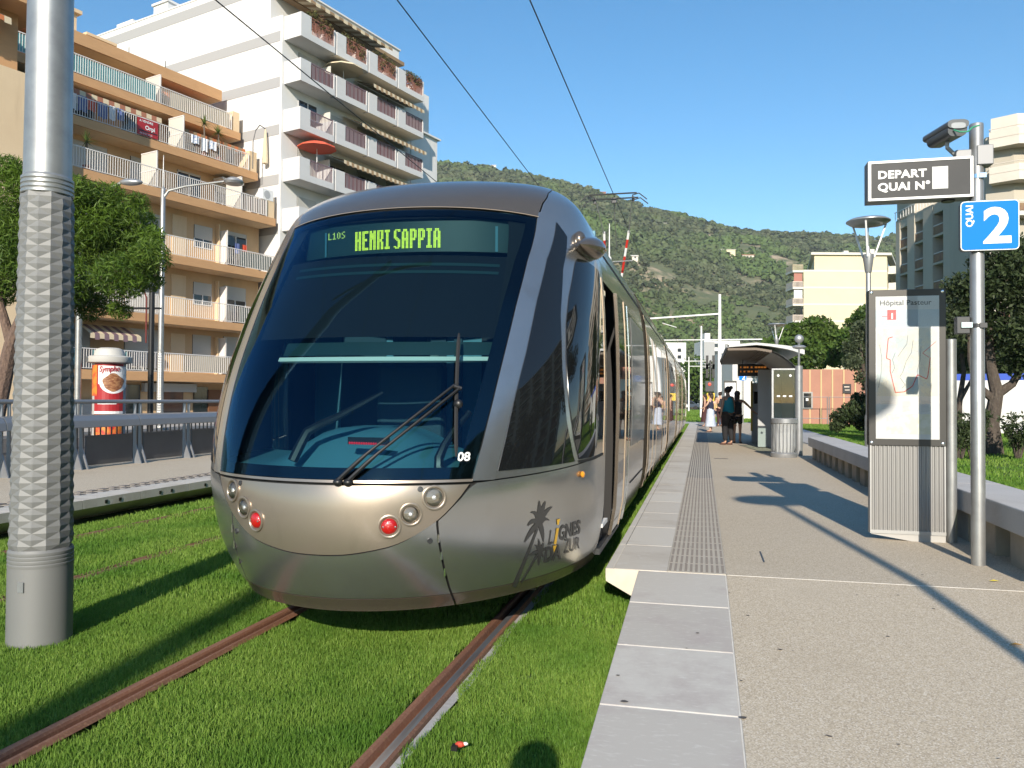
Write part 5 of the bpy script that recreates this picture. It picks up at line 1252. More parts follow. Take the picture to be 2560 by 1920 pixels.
# ---- orange block
ob = thing('apartment_building', 'orange and beige apartment block with long railed balconies and stepped-back top floors', 'building', FO - FE * 8)
floors = [(2.75, 0, .45), (5.68, 0, .42), (8.88, 0, .42), (12.15, 0, .45), (15.08, -1.5, .45), (17.75, -3.0, .45)]
SL, SR = -24.0, -.35
b = FB(); b.fb(SL, SR, -1.4, -12, 0, 12.0); b.fb(SL, SR, -2.9, -12, 12.0, 15.0); b.fb(SL, SR, -4.4, -12, 15.0, 17.6); b.fb(SL, SR - .2, -5.9, -12, 17.6, 20.2); b.build('wall', M['render_orange'], ob)
b = FB(); b.fb(SL - .0, SR - .3, -4.5, -12.5, 19.95, 20.6); b.fb(SL, SR - .4, -4.6, -12.4, 19.93, 19.95, 1); b.build('roof', [M['band_orange'], M['render_cream']], ob)
tops = [5.26, 8.46, 11.7, 14.63, 17.3, 19.93]
for i, (z, d, h) in enumerate(floors):
    b = FB(); e_ = SR + (.0 if i < 4 else -.05 * (i - 3)); b.fb(SL, e_, d - 1.5, d, z - h, z); b.fb(SL, e_, d - 1.5, d - .1, z - h - .012, z - h, 1); bal = b.build('balcony', [M['band_orange'], M['render_cream']], ob)
    if i >= 3: b = FB(); b.fb(-.95, e_ - .003, d - 1.45, d - .12, z, z + 1.25); b.build('parapet', M['render_cream'], bal)
    s_end = e_ - (.65 if i >= 3 else .05)
    railing(bal, SL, s_end, d - .06, z, 1.02, returns=0)
    if i == 5: stripes(bal, 'windbreak', -14, -6.3, d - .09, z + .1, z + .95, M['teal_cloth'], M['teal_cloth'], 8); stripes(bal, 'windbreak', -5.4, -1.2, d - .09, z + .1, z + .95, M['reed'], M['reed'], 5)
    if i == 3: stripes(bal, 'windbreak', -2.6, -1.05, d - .09, z + .08, z + .95, M['brown_reed'], M['pink_cream'], .09)
    if i in (1, 2): stripes(bal, 'windbreak', -2.9, -.5, d - .09, z + .08, z + .95, M['green_cloth'], M['green_cloth'], 3)
    if i == 0: stripes(bal, 'windbreak', -6.6, -2.2, d - .09, z + .08, z + .95, M['reed'], M['reed'], 5); stripes(bal, 'windbreak', -14, -9.6, d - .09, z + .08, z + .95, M['teal_cloth'], M['rail_panel'], .6)
dw = -1.4
for i in (0, 1, 2):
    z = floors[i][0]
    window(ob, -9.1, -6.9, dw, z + .02, z + 2.25, 1.0 if i else .9); window(ob, -5.0, -3.75, dw, z + .95, z + 2.2, (1.0, .55, .6)[i]); window(ob, -2.9, -1.3, dw, z + .02, z + 2.25, (.8, .35, .1)[i])
    window(ob, -13.2, -10.9, dw, z + .02, z + 2.25, (.5, .9, 1.0)[i]); window(ob, -17.5, -15.5, dw, z + .02, z + 2.25, .7)
    b = FB(); b.fb(-3.35, -2.95, dw + .02, dw + .8, z + .05, z + .12); b.fb(-3.36, -3.32, dw + .02, dw + .75, z + .05, z + 2.1); b.fb(-3.36, -3.32, dw + .7, dw + .78, z + .05, z + 2.1); b.build('open_shutter', M['white_rail'], ob)
    b = FB(); b.fb(-6.4, -5.5, dw - .02, dw + .05, z, tops[i] + .1 - .44); b.build('pilaster', M['render_cream'], ob); b = FB(); b.fb(-3.5, -3.42, dw, dw + .25, z, tops[i] - .36); b.build('pilaster', M['render_cream'], ob)
z = floors[3][0]; window(ob, -12.5, -9.2, -2.9, z + .02, z + 2.2, .95); window(ob, -7.9, -6.2, -2.9, z + .02, z + 2.2, .9); window(ob, -5.0, -3.4, -2.9, z + .02, z + 2.2, .05); window(ob, -2.4, -1.3, -2.9, z + .02, z + 2.2, .3)
z = floors[4][0]; window(ob, -12.0, -9.0, -4.4, z + .02, z + 2.1, .2); window(ob, -7.5, -5.6, -4.4, z + .02, z + 2.1, 0); window(ob, -4.6, -2.6, -4.4, z + .02, z + 2.1, .1)
z = floors[5][0]; window(ob, -11.0, -8.0, -5.9, z + .02, z + 2.0, .3); window(ob, -4.8, -2.2, -5.9, z + .02, z + 2.0, .1)
for (i, s) in ((5, -6.0), (4, -5.6), (3, -8.3), (3, -2.85)): z, d, h = floors[i]; screen(ob, s, d - 1.38, d - .08, z, 1.95 if i != 5 else 1.7)
awning(ob, -5.0, -1.25, -5.85, 19.6, -4.2, 19.05, M['aw_orange'], M['aw_dark']); awning(ob, -13.5, -6.4, -4.3, 17.15, -2.4, 16.72, M['aw_cream'], M['aw_red'], .3, .34); awning(ob, -5.2, -.95, -4.3, 17.1, -2.0, 16.45, M['aw_brown'], M['aw_orange'], .26, .3)
awning(ob, -14, -10.2, -5.85, 19.6, -4.4, 19.25, M['aw_orange'], M['aw_dark']); awning(ob, -10.8, -8.7, -1.35, 10.9, -.1, 9.6, M['aw_cream'], M['aw_red'], .22); awning(ob, -11.6, -8.9, -1.35, 5.0, -.3, 4.5, M['aw_cream'], M['mauve'], .24, .3)
b = FB(); b.fb(-2.6, -1.0, -2.8, -2.0, 14.25, 14.4); b.build('awning_case', M['white_rail'], ob)
# ground floor: shop fronts, doorway
b = FB(); b.fb(-7.2, -5.6, -1.39, -1.3, .15, 2.0, 0); b.fb(-9.2, -8.2, -1.39, -1.3, .15, 2.1, 0); b.fb(-4.9, -4.0, -1.39, -1.28, .15, 2.05, 0); b.build('shop_window', M['window_dark'], ob)
b = FB(); b.fb(-8.1, -4.9, -1.36, -1.1, 1.75, 2.2); b.build('shop_fascia', M['shelter_grey'], ob)
b = FB(); b.fb(-4.0, -2.4, -1.39, -1.2, .12, 1.9); b.build('entrance', mat('orange_lit_entrance', (.16, .07, .03), .8), ob)  # dark orange block: the lit opening's glow is put into its colour
b = FB(); b.fb(-22, -9.3, -1.38, -1.2, .1, 1.3); b.build('low_wall', M['concrete'], ob)
# roof chimneys
b = FB(); b.fb(-13.2, -10.3, -6.2, -8.5, 20.6, 24.6); b.fb(-10.2, -8.6, -6.8, -8.2, 20.6, 22.6); b.fb(-10.4, -8.4, -6.6, -8.4, 22.6, 22.8); b.fb(-8.3, -6.9, -6.2, -7.2, 20.6, 21.35); b.fb(-8.5, -6.7, -6.0, -7.4, 21.35, 21.5); b.build('chimney', M['render_cream'], ob)
b = FB(); b.fb(-10.1, -9.0, -6.79, -6.74, 21.1, 21.9); b.fb(-8.2, -7.1, -6.19, -6.1, 20.9, 21.25); b.build('chimney_opening', M['black'], ob)
b = FB(); b.fb(-9.9, -9.86, -6.9, -6.86, 22.8, 25.5); b.fb(-6.0, -5.97, -6, -5.97, 20.6, 21.6); b.fb(-3.6, -3.57, -6, -5.97, 20.6, 21.7); b.fb(-10.2, -9.5, -6.9, -6.86, 25.0, 25.04); b.build('aerial', M['dark_steel'], ob)
# left wing nearer the viewer
b = FB(); b.fb(-28, -14.9, -1.0, 1.2, 0, 15.2); b.build('wing_wall', M['render_cream'], ob)
b = FB(); b.fb(-28, -14.6, -3, 1.6, 18.0, 18.7); b.fb(-28, -15.4, -3, .2, 15.2, 18.0); b.build('wing_roof', M['band_orange'], ob)
awning(ob, -18.5, -16.2, .2, 17.8, 1.2, 17.3, M['aw_orange'], M['aw_cream'])
# things on the orange block's balconies
z4, z3 = floors[4][0], floors[3][0]
p = W(-8.0, -1.5, z4); sa = thing('sale_sign', 'red for-sale board tied to the balcony railing of the orange building', 'sign', p)
b = FB(); b.fb(-8.45, -7.25, -1.53, -1.50, z4 + .08, z4 + .95); b.build('board', M['poster_red'], sa)
b = FB(); b.fb(-8.4, -7.3, -1.498, -1.494, z4 + .28, z4 + .34); b.build('dark_band', M['black'], sa)
Ms = FM @ Matrix.Translation((-8.45, 1.485, z4 + .08)) @ Matrix.Rotation(R(90), 4, 'X')
letter(sa, 'A VENDRE', Ms, .09, .68, .17, M['sign_white'], bold=.02); letter(sa, 'Orpi', Ms, .42, .34, .30, M['sign_white'], bold=.03); letter(sa, '04 93 21 40 21', Ms, .12, .05, .12, M['sign_white'], bold=.01)
M['cloth_white'] = mat('white_cloth', (.72, .73, .76), .85); M['cloth_blue'] = mat('blue_cloth', (.10, .14, .32), .85); M['cloth_print'] = mat('blue_print_cloth', (.70, .72, .76), .85, var=(6, (.22, .30, .52), .52, .6)); M['cloth_red'] = mat('red_cloth', (.55, .07, .03), .85)
def laundry(label, s0, s1, d, z, cols, h=.8):
    t = thing('hanging_laundry', label, 'laundry', W((s0 + s1) / 2, d, z)); s = s0; k = 0; r_ = random.Random(int(s0 * 10))
    while s < s1:
        w_ = r_.uniform(.28, .55); b = FB(); hh = h * r_.uniform(.6, 1.0)
        P_ = [[W(s + w_ * i / 6, d + .03 * math.sin(i * 2 + k), z - hh * j / 4 * (1 + .05 * math.sin(i + k))) for i in range(7)] for j in range(5)]
        b.grid(P_); b.build('cloth', cols[k % len(cols)], t); s += w_ + r_.uniform(.03, .15); k += 1
laundry('white and blue printed cloths hung over the balcony rail right of the red sale sign', -5.2, -3.6, -1.47, z4 + 1.0, [M['cloth_print'], M['cloth_white'], M['cloth_print']], .75)
laundry('dark blue and white washing hanging behind the railing left of the red sale sign', -12.5, -9.2, -1.9, z4 + 1.2, [M['cloth_blue'], M['cloth_white'], M['cloth_blue'], M['cloth_red']], .9)
laundry('red and dark clothes drying in a doorway of the orange building', -2.5, -1.7, -1.0, floors[2][0] + 1.55, [M['cloth_blue'], M['cloth_red']], .6)
M['yucca'] = leaf_mat('yucca_leaf', (.07, .13, .03), (.20, .26, .07), trans=.3); M['trunk_grey'] = mat('grey_bark', (.16, .13, .10), .9, var=(12, (.10, .08, .06), .4, .7), bump=(30, .5, .01))
def yucca(s, d, z, h, label):
    o = W(s, d, z); t = thing('potted_palm', label, 'potted plant', o); b = MB(); b.tube([o, o + Vector((.05, 0, h * .5)), o + Vector((-.03, .03, h))], [.05, .04, .04], 7); b.build('stem', M['trunk_grey'], t)
    b = MB(); r_ = random.Random(int(s * 7))
    for k in range(46):
        a, e_ = r_.uniform(0, 6.28), r_.uniform(-.5, 1.4); l = r_.uniform(.45, .7); dv_ = Vector((math.cos(a) * math.cos(e_), math.sin(a) * math.cos(e_), math.sin(e_))); c_ = o + Vector((-.03, .03, h)); sd = dv_.cross(Vector((0, 0, 1))).normalized() * .035; tip = c_ + dv_ * l - Vector((0, 0, .12 * l))
        b.add([c_ - sd, c_ + sd, tip], [(0, 1, 2)], 0, r_.random())
    b.build('leaves', M['yucca'], t)
    b = MB(); b.lathe([(.14, 0), (.19, .32), (.17, .32)], o, 12); b.build('pot', M['terracotta'], t)
yucca(-4.1, -1.8, z4 - .02, 2.0, 'taller left yucca standing behind the railing of the orange building'); yucca(-3.1, -1.8, z4 - .02, 1.75, 'shorter right yucca standing behind the railing of the orange building'); yucca(-11.8, -.5, z3, 1.5, 'lone yucca on the balcony above the pine tree')
o = W(-.55, -.9, z4 - 2.93 + 2.93); pz = thing('closed_parasol', 'closed beige parasol on a curved arm at the end of the orange building', 'parasol', W(-.4, -1.0, z3))
o = W(-1.25, -1.0, z4); b = MB(); b.tube([o, o + Vector((0, 0, 1.6)), o + Vector((.1, .1, 2.3)) , o + FE * .5 + Vector((0, 0, 2.75)), o + FE * .95 + Vector((0, 0, 2.65))], .03, 8); b.build('arm', M['dark_steel'], pz)
b = MB(); o = o + FE * .95; b.lathe([(.03, .5), (.17, .55), (.15, 1.2), (.10, 2.1), (.04, 2.65), (0, 2.68)], o, 10); b.build('canopy', M['aw_cream'], pz)
acn = thing('air_conditioner', 'white air conditioner standing on the end balcony of the orange building', 'air conditioner', W(-.8, -.5, z3)); b = FB(); b.fb(-1.3, -.45, -.45, -.1, z3 + 1.02, z3 + 1.65); b.build('case', M['white'], acn); b = MB(); b.lathe([(.24, 0), (.24, .012)], n=18, M=FM @ Matrix.Translation((-.95, .097, z3 + 1.33)) @ Matrix.Rotation(R(90), 4, 'X')); b.build('fan_grille', M['shelter_grey'], acn)

# ---- white block
wb = thing('apartment_building', 'white apartment block with a blank grey-banded gable and rows of zigzag balconies', 'building', FO)
b = FB(); b.fb(0, 14.95, 0, -26, 0, 24.6); b.fb(-.012, 12.5, -1.0, -26, 24.6, 27.4); b.fb(12.7, 16.0, .06, -26, 0, 21.5); b.fb(12.5, 16.25, .25, -26, 21.5, 21.62); b.build('wall', M['render_white'], wb)
b = FB()
for z in (23.67, 20.87, 17.98, 14.95, 11.95, 8.95): b.fb(-.02, -.001, -.15, -26, z - .62, z)
b.fb(-.03, -.013, -1.2, -26, 26.35, 27.0); b.build('gable_band', M['band_grey'], wb)
b = FB(); b.fb(-.05, 12.6, -.9, -26, 27.4, 27.5); b.fb(.2, 1.6, -11, -12.5, 27.5, 28.2); b.fb(.1, 1.7, -10.9, -12.6, 28.2, 28.35); b.fb(.2, 1.8, -14.8, -16.6, 27.5, 27.9); b.build('roof', M['render_white'], wb)
rows = [20.42, 17.5, 14.5, 11.5, 8.5, 5.5]
def balcony(k, zb, top=False):
    s0 = .15 + 3.1 * k; b = FB(); D = 1.4; zt = zb + (1.36 if not top else 1.45)
    b.fb(s0, s0 + 2.95, .02, D, zb, zb + .22); b.fb(s0, s0 + .12, .02, D, zb + .22, zt); b.fb(s0 + .12, s0 + .85, D - .12, D - .001, zb + .22, zt); b.fb(s0 + 2.85, s0 + 2.95, .02, D, zb + .22, zt); b.fb(s0 + .85, s0 + 2.85, D - .12, D - .001, zb + .22, zb + .40)
    if k: b.fb(s0 - .15, s0, .02, D - .45, zb, zt)
    bl = b.build('balcony', M['white_soft'], wb)
    b = FB(); b.fb(s0 + .85, s0 + 2.85, D - .08, D - .03, zt - .06, zt); s = s0 + .88
    while s < s0 + 2.84: b.fb(s, s + .025, D - .07, D - .045, zb + .40, zt - .06); s += .12
    b.build('railing', M['mauve'] if not top else M['terracotta'], bl); return bl, s0, zt
for ri, zb in enumerate(rows):
    for k in range(4):
        bl, s0, zt = balcony(k, zb)
        kind = (ri * 4 + k * 3) % 5
        if (ri, k) not in ((1, 0), (2, 0)):
            stripes(bl, 'windbreak', s0 + .88, s0 + 2.83, 1.295, zb + .42, zt - .08, *((M['terracotta'], M['pink_cream']) if kind in (0, 1, 3) else (M['brown_reed'], M['pink_cream'])), .19)
        if k == 0: window(wb, 1.35, 3.0, 0, zb + .24, zb + 2.4, (1.0, .0, 1.0, 1.0, .5, .5)[ri])
        else: window(wb, s0 + .5, s0 + 2.4, 0, zb + .24, zb + 2.35, .15)
        b = FB(); b.fb(s0 + 2.96, s0 + 3.0, .03, 1.0, zb + .22, zb + 2.0); b.build('privacy_screen', M['frosted'], bl) if k == 0 else None
for k in range(4): balcony(k, 23.1, True)
b = FB(); b.fb(0.3, 12.3, .03, 1.25, 23.125, 23.30); b.build('terrace_slab', M['white_soft'], wb)
b = FB(); b.fb(.0, 12.4, -.95, -.4, 26.1, 26.35, 0); b.build('terrace_eave', M['aw_brown'], wb)
awning(wb, .3, 9.0, -.9, 26.3, 1.2, 25.75, M['aw_brown'], M['aw_cream'], .4, .25)
for (s0, s1, zt, dz_) in ((6.4, 12.0, 22.85, .55), (5.3, 12.3, 20.1, .75), (3.6, 12.0, 17.1, .6)): awning(wb, s0, s1, .05, zt, 1.75, zt - dz_, M['aw_cream'], M['aw_brown'], .24, .3)
# planters along the top terrace: one thing each
M['terrace_green'] = leaf_mat('terrace_shrub', (.06, .08, .02), (.17, .15, .05), trans=.3, c3=(.20, .10, .07), scale=1.5)
def leaf_cloud(clumps, n, size, asp=.5, seed=1, shell=.45, flat=0.0):
    """n leaves spread through ellipsoid clumps (centre, (rx,ry,rz)) as small diamond faces"""
    g_ = np.random.default_rng(seed); vol = np.array([c[1][0] * c[1][1] * c[1][2] for c in clumps]) ** .8; w = g_.choice(len(clumps), n, p=vol / vol.sum())
    C_ = np.array([tuple(c[0]) for c in clumps])[w]; R_ = np.array([c[1] for c in clumps])[w]
    d = g_.normal(size=(n, 3)); d /= np.linalg.norm(d, axis=1)[:, None]; r = g_.random(n) ** shell
    P_ = C_ + d * R_ * r[:, None]
    a = g_.normal(size=(n, 3)) + d * .4; a /= np.linalg.norm(a, axis=1)[:, None]; b_ = np.cross(a, g_.normal(size=(n, 3))); b_ /= np.linalg.norm(b_, axis=1)[:, None]
    l = size * g_.uniform(.6, 1.4, n)[:, None]; wd = l * asp
    V_ = np.stack([P_ - a * l / 2, P_ + b_ * wd / 2, P_ + a * l / 2, P_ - b_ * wd / 2], 1).reshape(-1, 3)
    F_ = np.arange(n * 4).reshape(n, 4); tone = np.clip(g_.beta(2, 2.5, n) + (g_.random(len(clumps))[w] - .5) * .35, 0, 1); return V_, F_, tone
for k, lab in enumerate(('bushy green planting hanging over the first top-floor balcony of the white building', 'low planting behind the second top-floor balcony of the white building', 'reddish shrubs behind the third top-floor balcony of the white building', 'reddish shrubs on the last top-floor balcony of the white building')):
    s0 = .15 + 3.1 * k; cl = [(W(s0 + .9 + .3 * j, 1.15 + .15 * math.sin(j * 3), 24.35 + .25 * math.sin(j * 2 + k) + (.2 if k == 0 else 0)), (.35, .3, .45)) for j in range(7)]
    V_, F_, t_ = leaf_cloud(cl, 1500, .14, seed=20 + k); tag(np_mesh('balcony_plants', V_, F_, M['terrace_green'], attr=t_), lab, 'plants', 'planting along the white building\'s top terrace')
def parasol(s, d, z, r, h, material, label):
    o = W(s, d, z); t = thing('parasol', label, 'parasol', o); b = MB(); b.tube([o, o + Vector((0, 0, h))], .025, 6); b.build('pole', M['white'], t)
    b = MB(); b.lathe([(r, h - .42), (r * .98, h - .34), (r * .6, h - .12), (0, h)], o, 10); b.build('canopy', material, t)
parasol(2.0, 1.0, 14.72, 1.2, 2.55, mat('red_parasol', (.62, .10, .05), .8), 'orange-red open parasol on a white balcony above the tram'); parasol(4.4, .9, 20.64, 1.3, 2.4, M['aw_cream'], 'beige open parasol under the top terrace of the white building')
tb = thing('balcony_table', 'white table with dark edge on the second-row corner balcony', 'table', W(1.7, .8, 17.7)); b = FB(); b.fb(1.1, 2.4, .45, 1.1, 18.42, 18.48); b.fb(1.15, 1.2, .5, .55, 17.72, 18.42); b.fb(2.3, 2.35, 1.0, 1.05, 17.72, 18.42); b.build('table_top', M['white'], tb)
# ------------------------------------------------------------------ background: buildings on the right, towers, trees, hill
CRT = Vector((math.cos(YAW), math.sin(YAW), 0)); CFW = Vector((-math.sin(YAW), math.cos(YAW), 0))
def CB(x, y, z=0): return CRT * x + CFW * y + Vector((0, 0, z))      # right of / ahead of the viewer
CM = Matrix((CRT, CFW, Vector((0, 0, 1)))).transposed().to_4x4()
class GB(MB):
    def gb(s, x0, x1, y0, y1, z0, z1, m=0, tone=.5): return s.box(x0, x1, y0, y1, z0, z1, m, tone, M=CM)
M['cream_wall'] = mat('pale_yellow_render', (.68, .60, .40), .85, var=(.3, (.64, .56, .37), .4, .7)); M['cream_band'] = mat('white_floor_band', (.62, .59, .52), .85)
cb = thing('apartment_building', 'pale yellow apartment block with a blank gable and small side balconies, far beyond the shelter', 'building', CB(55, 133))
Zf = [26.1, 23.3, 20.5, 17.7, 14.9, 12.1, 9.3, 6.5]
FPB = [(48.5, 133), (62.4, 133), (72, 150), (54.4, 149.4)]
def cprism(b, poly, z0, z1, m=0): b.prism([CM @ Vector((x, y, z0)) for x, y in poly], (0, 0, z1 - z0), m)
b = GB(); cprism(b, FPB, 0, 23.3); cprism(b, [(50.3, 133.01), (62.39, 133.01), (71.9, 150), (55.5, 149)], 23.3, 25.9); b.build('wall', M['cream_wall'], cb)
b = GB(); cprism(b, [(49.6, 132.6), (63.0, 132.6), (72.8, 150.4), (55.4, 150)], 25.9, 26.3); b.gb(57.3, 58.1, 138, 139, 26.3, 27.6); b.gb(61.8, 62.6, 138, 139, 26.3, 27.9); b.gb(58, 61, 139, 141, 26.3, 26.7); b.build('roof', M['cream_band'], cb)
for z in Zf[1:]: b = GB(); b.gb(48.49, 62.41, 132.97, 133, z - .2, z + .12); b.build('floor_band', M['cream_band'], cb)
for i, z in enumerate(Zf[1:]):
    b = GB(); b.gb(46.7, 48.48, 133.0, 136.5, z - .3, z + .05); x = 46.75
    b2 = b.build('balcony', M['cream_band'], cb)
    b = GB()
    while x < 48.4: b.gb(x, x + .09, 133.05, 133.1, z + .05, z + .95); x += .2
    b.gb(46.7, 48.4, 133.03, 133.12, z + .9, z + 1.0); b.gb(46.72, 46.78, 133.1, 136.4, z + .1, z + 1.0); b.build('railing', M['pink_cream'] if i else M['reed'], b2)
    if i: b = GB(); b.gb(48.2, 48.49, 133.6, 136, z + .1, z + 2.3); b.build('window', M['window_dark'], cb)
    if i in (1, 2): b = GB(); b.gb(47.0, 48.4, 133.3, 133.35, z + 1.0, z + 2.4); b.build('blind', M['terracotta'] if i == 1 else M['white_rail'], b2)
    pr_ = lambda t_, o_: (62.4 + .49 * t_ + .87 * o_, 133 + .87 * t_ - .49 * o_)
    b = GB(); cprism(b, [pr_(1.5, .02), pr_(1.5, 1.4), pr_(18, 1.4), pr_(18, .02)], z - .3, z + .05); cprism(b, [pr_(1.5, 1.3), pr_(1.5, 1.4), pr_(18, 1.4), pr_(18, 1.3)], z + .05, z + 1.0); cprism(b, [pr_(1.5, .1), pr_(1.5, 1.3), pr_(1.6, 1.3), pr_(1.6, .1)], z + .05, z + 1.0); b.build('balcony', M['cream_band'], cb)
    b = GB(); cprism(b, [pr_(2, .01), pr_(2, .06), pr_(17, .06), pr_(17, .01)], z + .1, z + 2.2); b.build('window', M['window_dark'], cb)

gbld = thing('apartment_building', 'beige apartment block with shaded recessed balconies and a sunny rounded corner behind the blue sign', 'building', CB(45, 72))
M['beige_shade'] = mat('beige_render_shaded', (.46, .42, .345), .85, var=(.4, (.42, .38, .31), .4, .7)); M['beige_light'] = mat('light_beige_render', (.66, .60, .52), .85, var=(.5, (.60, .54, .46), .4, .7)); M['brown_panel'] = mat('brown_balcony_panel', (.20, .115, .075), .75, var=(1.5, (.28, .19, .09), .45, .7)); M['recess'] = mat('shaded_recess', (.16, .13, .11), .85)  # darker beige for the shaded side, darker recess: shade put into the colours
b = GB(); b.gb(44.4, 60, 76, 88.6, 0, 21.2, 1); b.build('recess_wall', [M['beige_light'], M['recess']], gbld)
b = GB()
for y0, y1 in ((77.9, 79.1), (81.1, 83.0), (84.8, 86.3), (88.0, 88.9)): b.gb(42.7, 44.41, y0, y1, 0, 21.6)
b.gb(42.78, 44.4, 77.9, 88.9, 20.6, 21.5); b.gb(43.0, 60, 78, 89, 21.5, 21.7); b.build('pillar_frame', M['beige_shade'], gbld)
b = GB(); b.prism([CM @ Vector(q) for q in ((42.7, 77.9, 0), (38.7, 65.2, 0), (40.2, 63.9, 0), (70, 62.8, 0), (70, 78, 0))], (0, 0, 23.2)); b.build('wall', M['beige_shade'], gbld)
for k in range(8):
    z = 19.2 - 2.83 * k
    if z < .5: break
    for y0, y1 in ((79.1, 81.1), (83.0, 84.8), (86.3, 88.0)):
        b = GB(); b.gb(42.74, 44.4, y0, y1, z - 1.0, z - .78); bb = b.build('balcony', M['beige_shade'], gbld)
        b = GB(); b.gb(42.80, 42.85, y0, y1, z - .72, z + .05); b.build('panel', M['brown_panel'], bb)
        b = GB(); b.gb(42.78, 42.83, y0, y1, z + .13, z + .20); b.build('rail', M['white_rail'], bb)
        b = GB(); b.gb(44.30, 44.395, y0 + .3, y1 - .3, z - .75, z + 1.2); b.build('window', M['window_dark'] if (k + int(y0)) % 3 else M['shutter'], gbld)
b = GB(); b.gb(42.2, 50, 84.5, 89.5, 24.3, 24.9); b.gb(42.9, 50, 85.2, 89, 21.7, 24.3); b.gb(41.9, 44, 84.2, 84.6, 23.7, 24.9); b.build('penthouse', M['beige_shade'], gbld)
b = GB(); b.gb(42.6, 42.65, 78, 89, 22.5, 22.58); y = 78
while y < 89: b.gb(42.6, 42.65, y, y + .05, 21.7, 22.5); y += .6
b.build('roof_railing', M['white_rail'], gbld)
# sunny front with rounded balconies
def ring(d): return [(40.4 - d * .2, 66.2), (39.2 - d * .75, 65.0 - d * .75), (40.3 - d * .4, 63.8 - d), (70, 62.7 - d)]
for k in range(8):
    z = 22.3 - 2.85 * k
    if z < 1: break
    rp = ring(1.1); b = GB(); b.prism([CM @ Vector((x, y, z - .35)) for x, y in rp + [(70, 66), (42, 66.5)]], (0, 0, .35)); bl = b.build('balcony', M['beige_light'], gbld)
    solid = k in (0, 1)
    b = GB()
    for (xa, ya), (xb, yb) in zip(rp[:-1], rp[1:]):
        n_ = Vector((yb - ya, -(xb - xa), 0)).normalized() * .08
        for za, zb_, mm in (((z, z + .95, 0), (z + .35, z + .40, 0)) if solid else ((z + .05, z + .62, 1), (z + .78, z + .88, 0))):
            b.prism([CM @ Vector(q) for q in ((xa, ya, za), (xb, yb, za), (xb - n_.x, yb - n_.y, za), (xa - n_.x, ya - n_.y, za))], (0, 0, zb_ - za), mm)
    if solid: 
        for (xa, ya), (xb, yb) in zip(rp[:-1], rp[1:]): b.tube([CM @ Vector((xa, ya, z + 1.15)), CM @ Vector((xb, yb, z + 1.15))], .035, 5, 0)
    b.build('parapet', [M['beige_light'], M['brown_panel']], bl)
    xw = 41.5
    while xw < 69: 
        b = GB(); yy = 63.85 - (xw - 40.3) * .037; b.gb(xw, xw + 1.9, yy - .06, yy + .1, z + .05, z + 2.2); b.build('window', M['window_dark'] if int(xw * 3 + k) % 3 else M['shutter'], gbld); xw += 3.3
    if k == 1:
        b = GB(); 
        for i in range(12): b.add([CM @ Vector(q) for q in ((41.2 + i * .4, 63.7, z + 2.35), (41.6 + i * .4, 63.7, z + 2.35), (41.6 + i * .4, 62.3, z + 1.65), (41.2 + i * .4, 62.3, z + 1.65))], [(0, 3, 2, 1)], i % 2)
        b.build('awning', [M['pink_cream'], M['aw_cream']], gbld)
b = GB(); b.prism([CM @ Vector((x, y, 23.2)) for x, y in ring(.6) + [(70, 66), (42, 66.5)]], (0, 0, 1.3)); b.build('roof', M['beige_light'], gbld)

# far white towers
M['tower'] = mat('far_white_wall', (.70, .69, .67), .85)
for (x0, x1, D, y, lab) in ((1640, 1715, 330, 856, 'far white tower block left of the pale poles, partly behind the tram'), (1760, 1850, 300, 851, 'far white tower block behind the shelter roof')):
    o = at((x0 + x1) / 2, 1000, D); t = thing('tower_block', lab, 'building', (o.x, o.y, 0), 'far white tower blocks'); h = at(x0, y, D).z
    xa, xb = (x0 - 1280) / 2000 * D, (x1 - 1280) / 2000 * D
    b = GB(); b.gb(xa, xb, D, D + 16, 0, h); b.build('wall', M['tower'], t)
    b = GB(); b.gb(xa + 1, xa + 3, D + 3, D + 7, h, h + 3); b.build('roof', M['tower'], t)
    b = GB(); z = 2.0; xs0 = xb - 3.5 if D > 310 else xa + 4.0
    while z < h - 1.5:
        b.gb(xs0, xs0 + 1.5, D - .05, D + .2, z, z + 1.4); 
        if D < 310: b.gb(xs0 + 4, xs0 + 5, D - .05, D + .2, z, z + 1.2)
        z += 2.8
    b.build('windows', M['window_dark'], t)
    if D < 310: b = GB(); b.gb(xa - .02, xa + 4, D - .04, D + .1, 0, h - .5); b.build('grey_bay', M['band_grey'], t)
# low white building with posters behind the shelter
o = CB(17.2, 70); t = thing('kiosk_building', 'low white building under the far tower, seen beneath the shelter roof', 'building', o); b = GB(); b.gb(18.2, 22.5, 66, 72, 0, 5.6); b.build('wall', M['render_white'], t); b = GB(); b.gb(18.6, 20.2, 65.95, 66, 3.4, 5.2, 0); b.gb(20.3, 21.6, 65.95, 66, 3.4, 5.2, 1); b.build('panels', [M['totem_grey'], M['terracotta']], t)

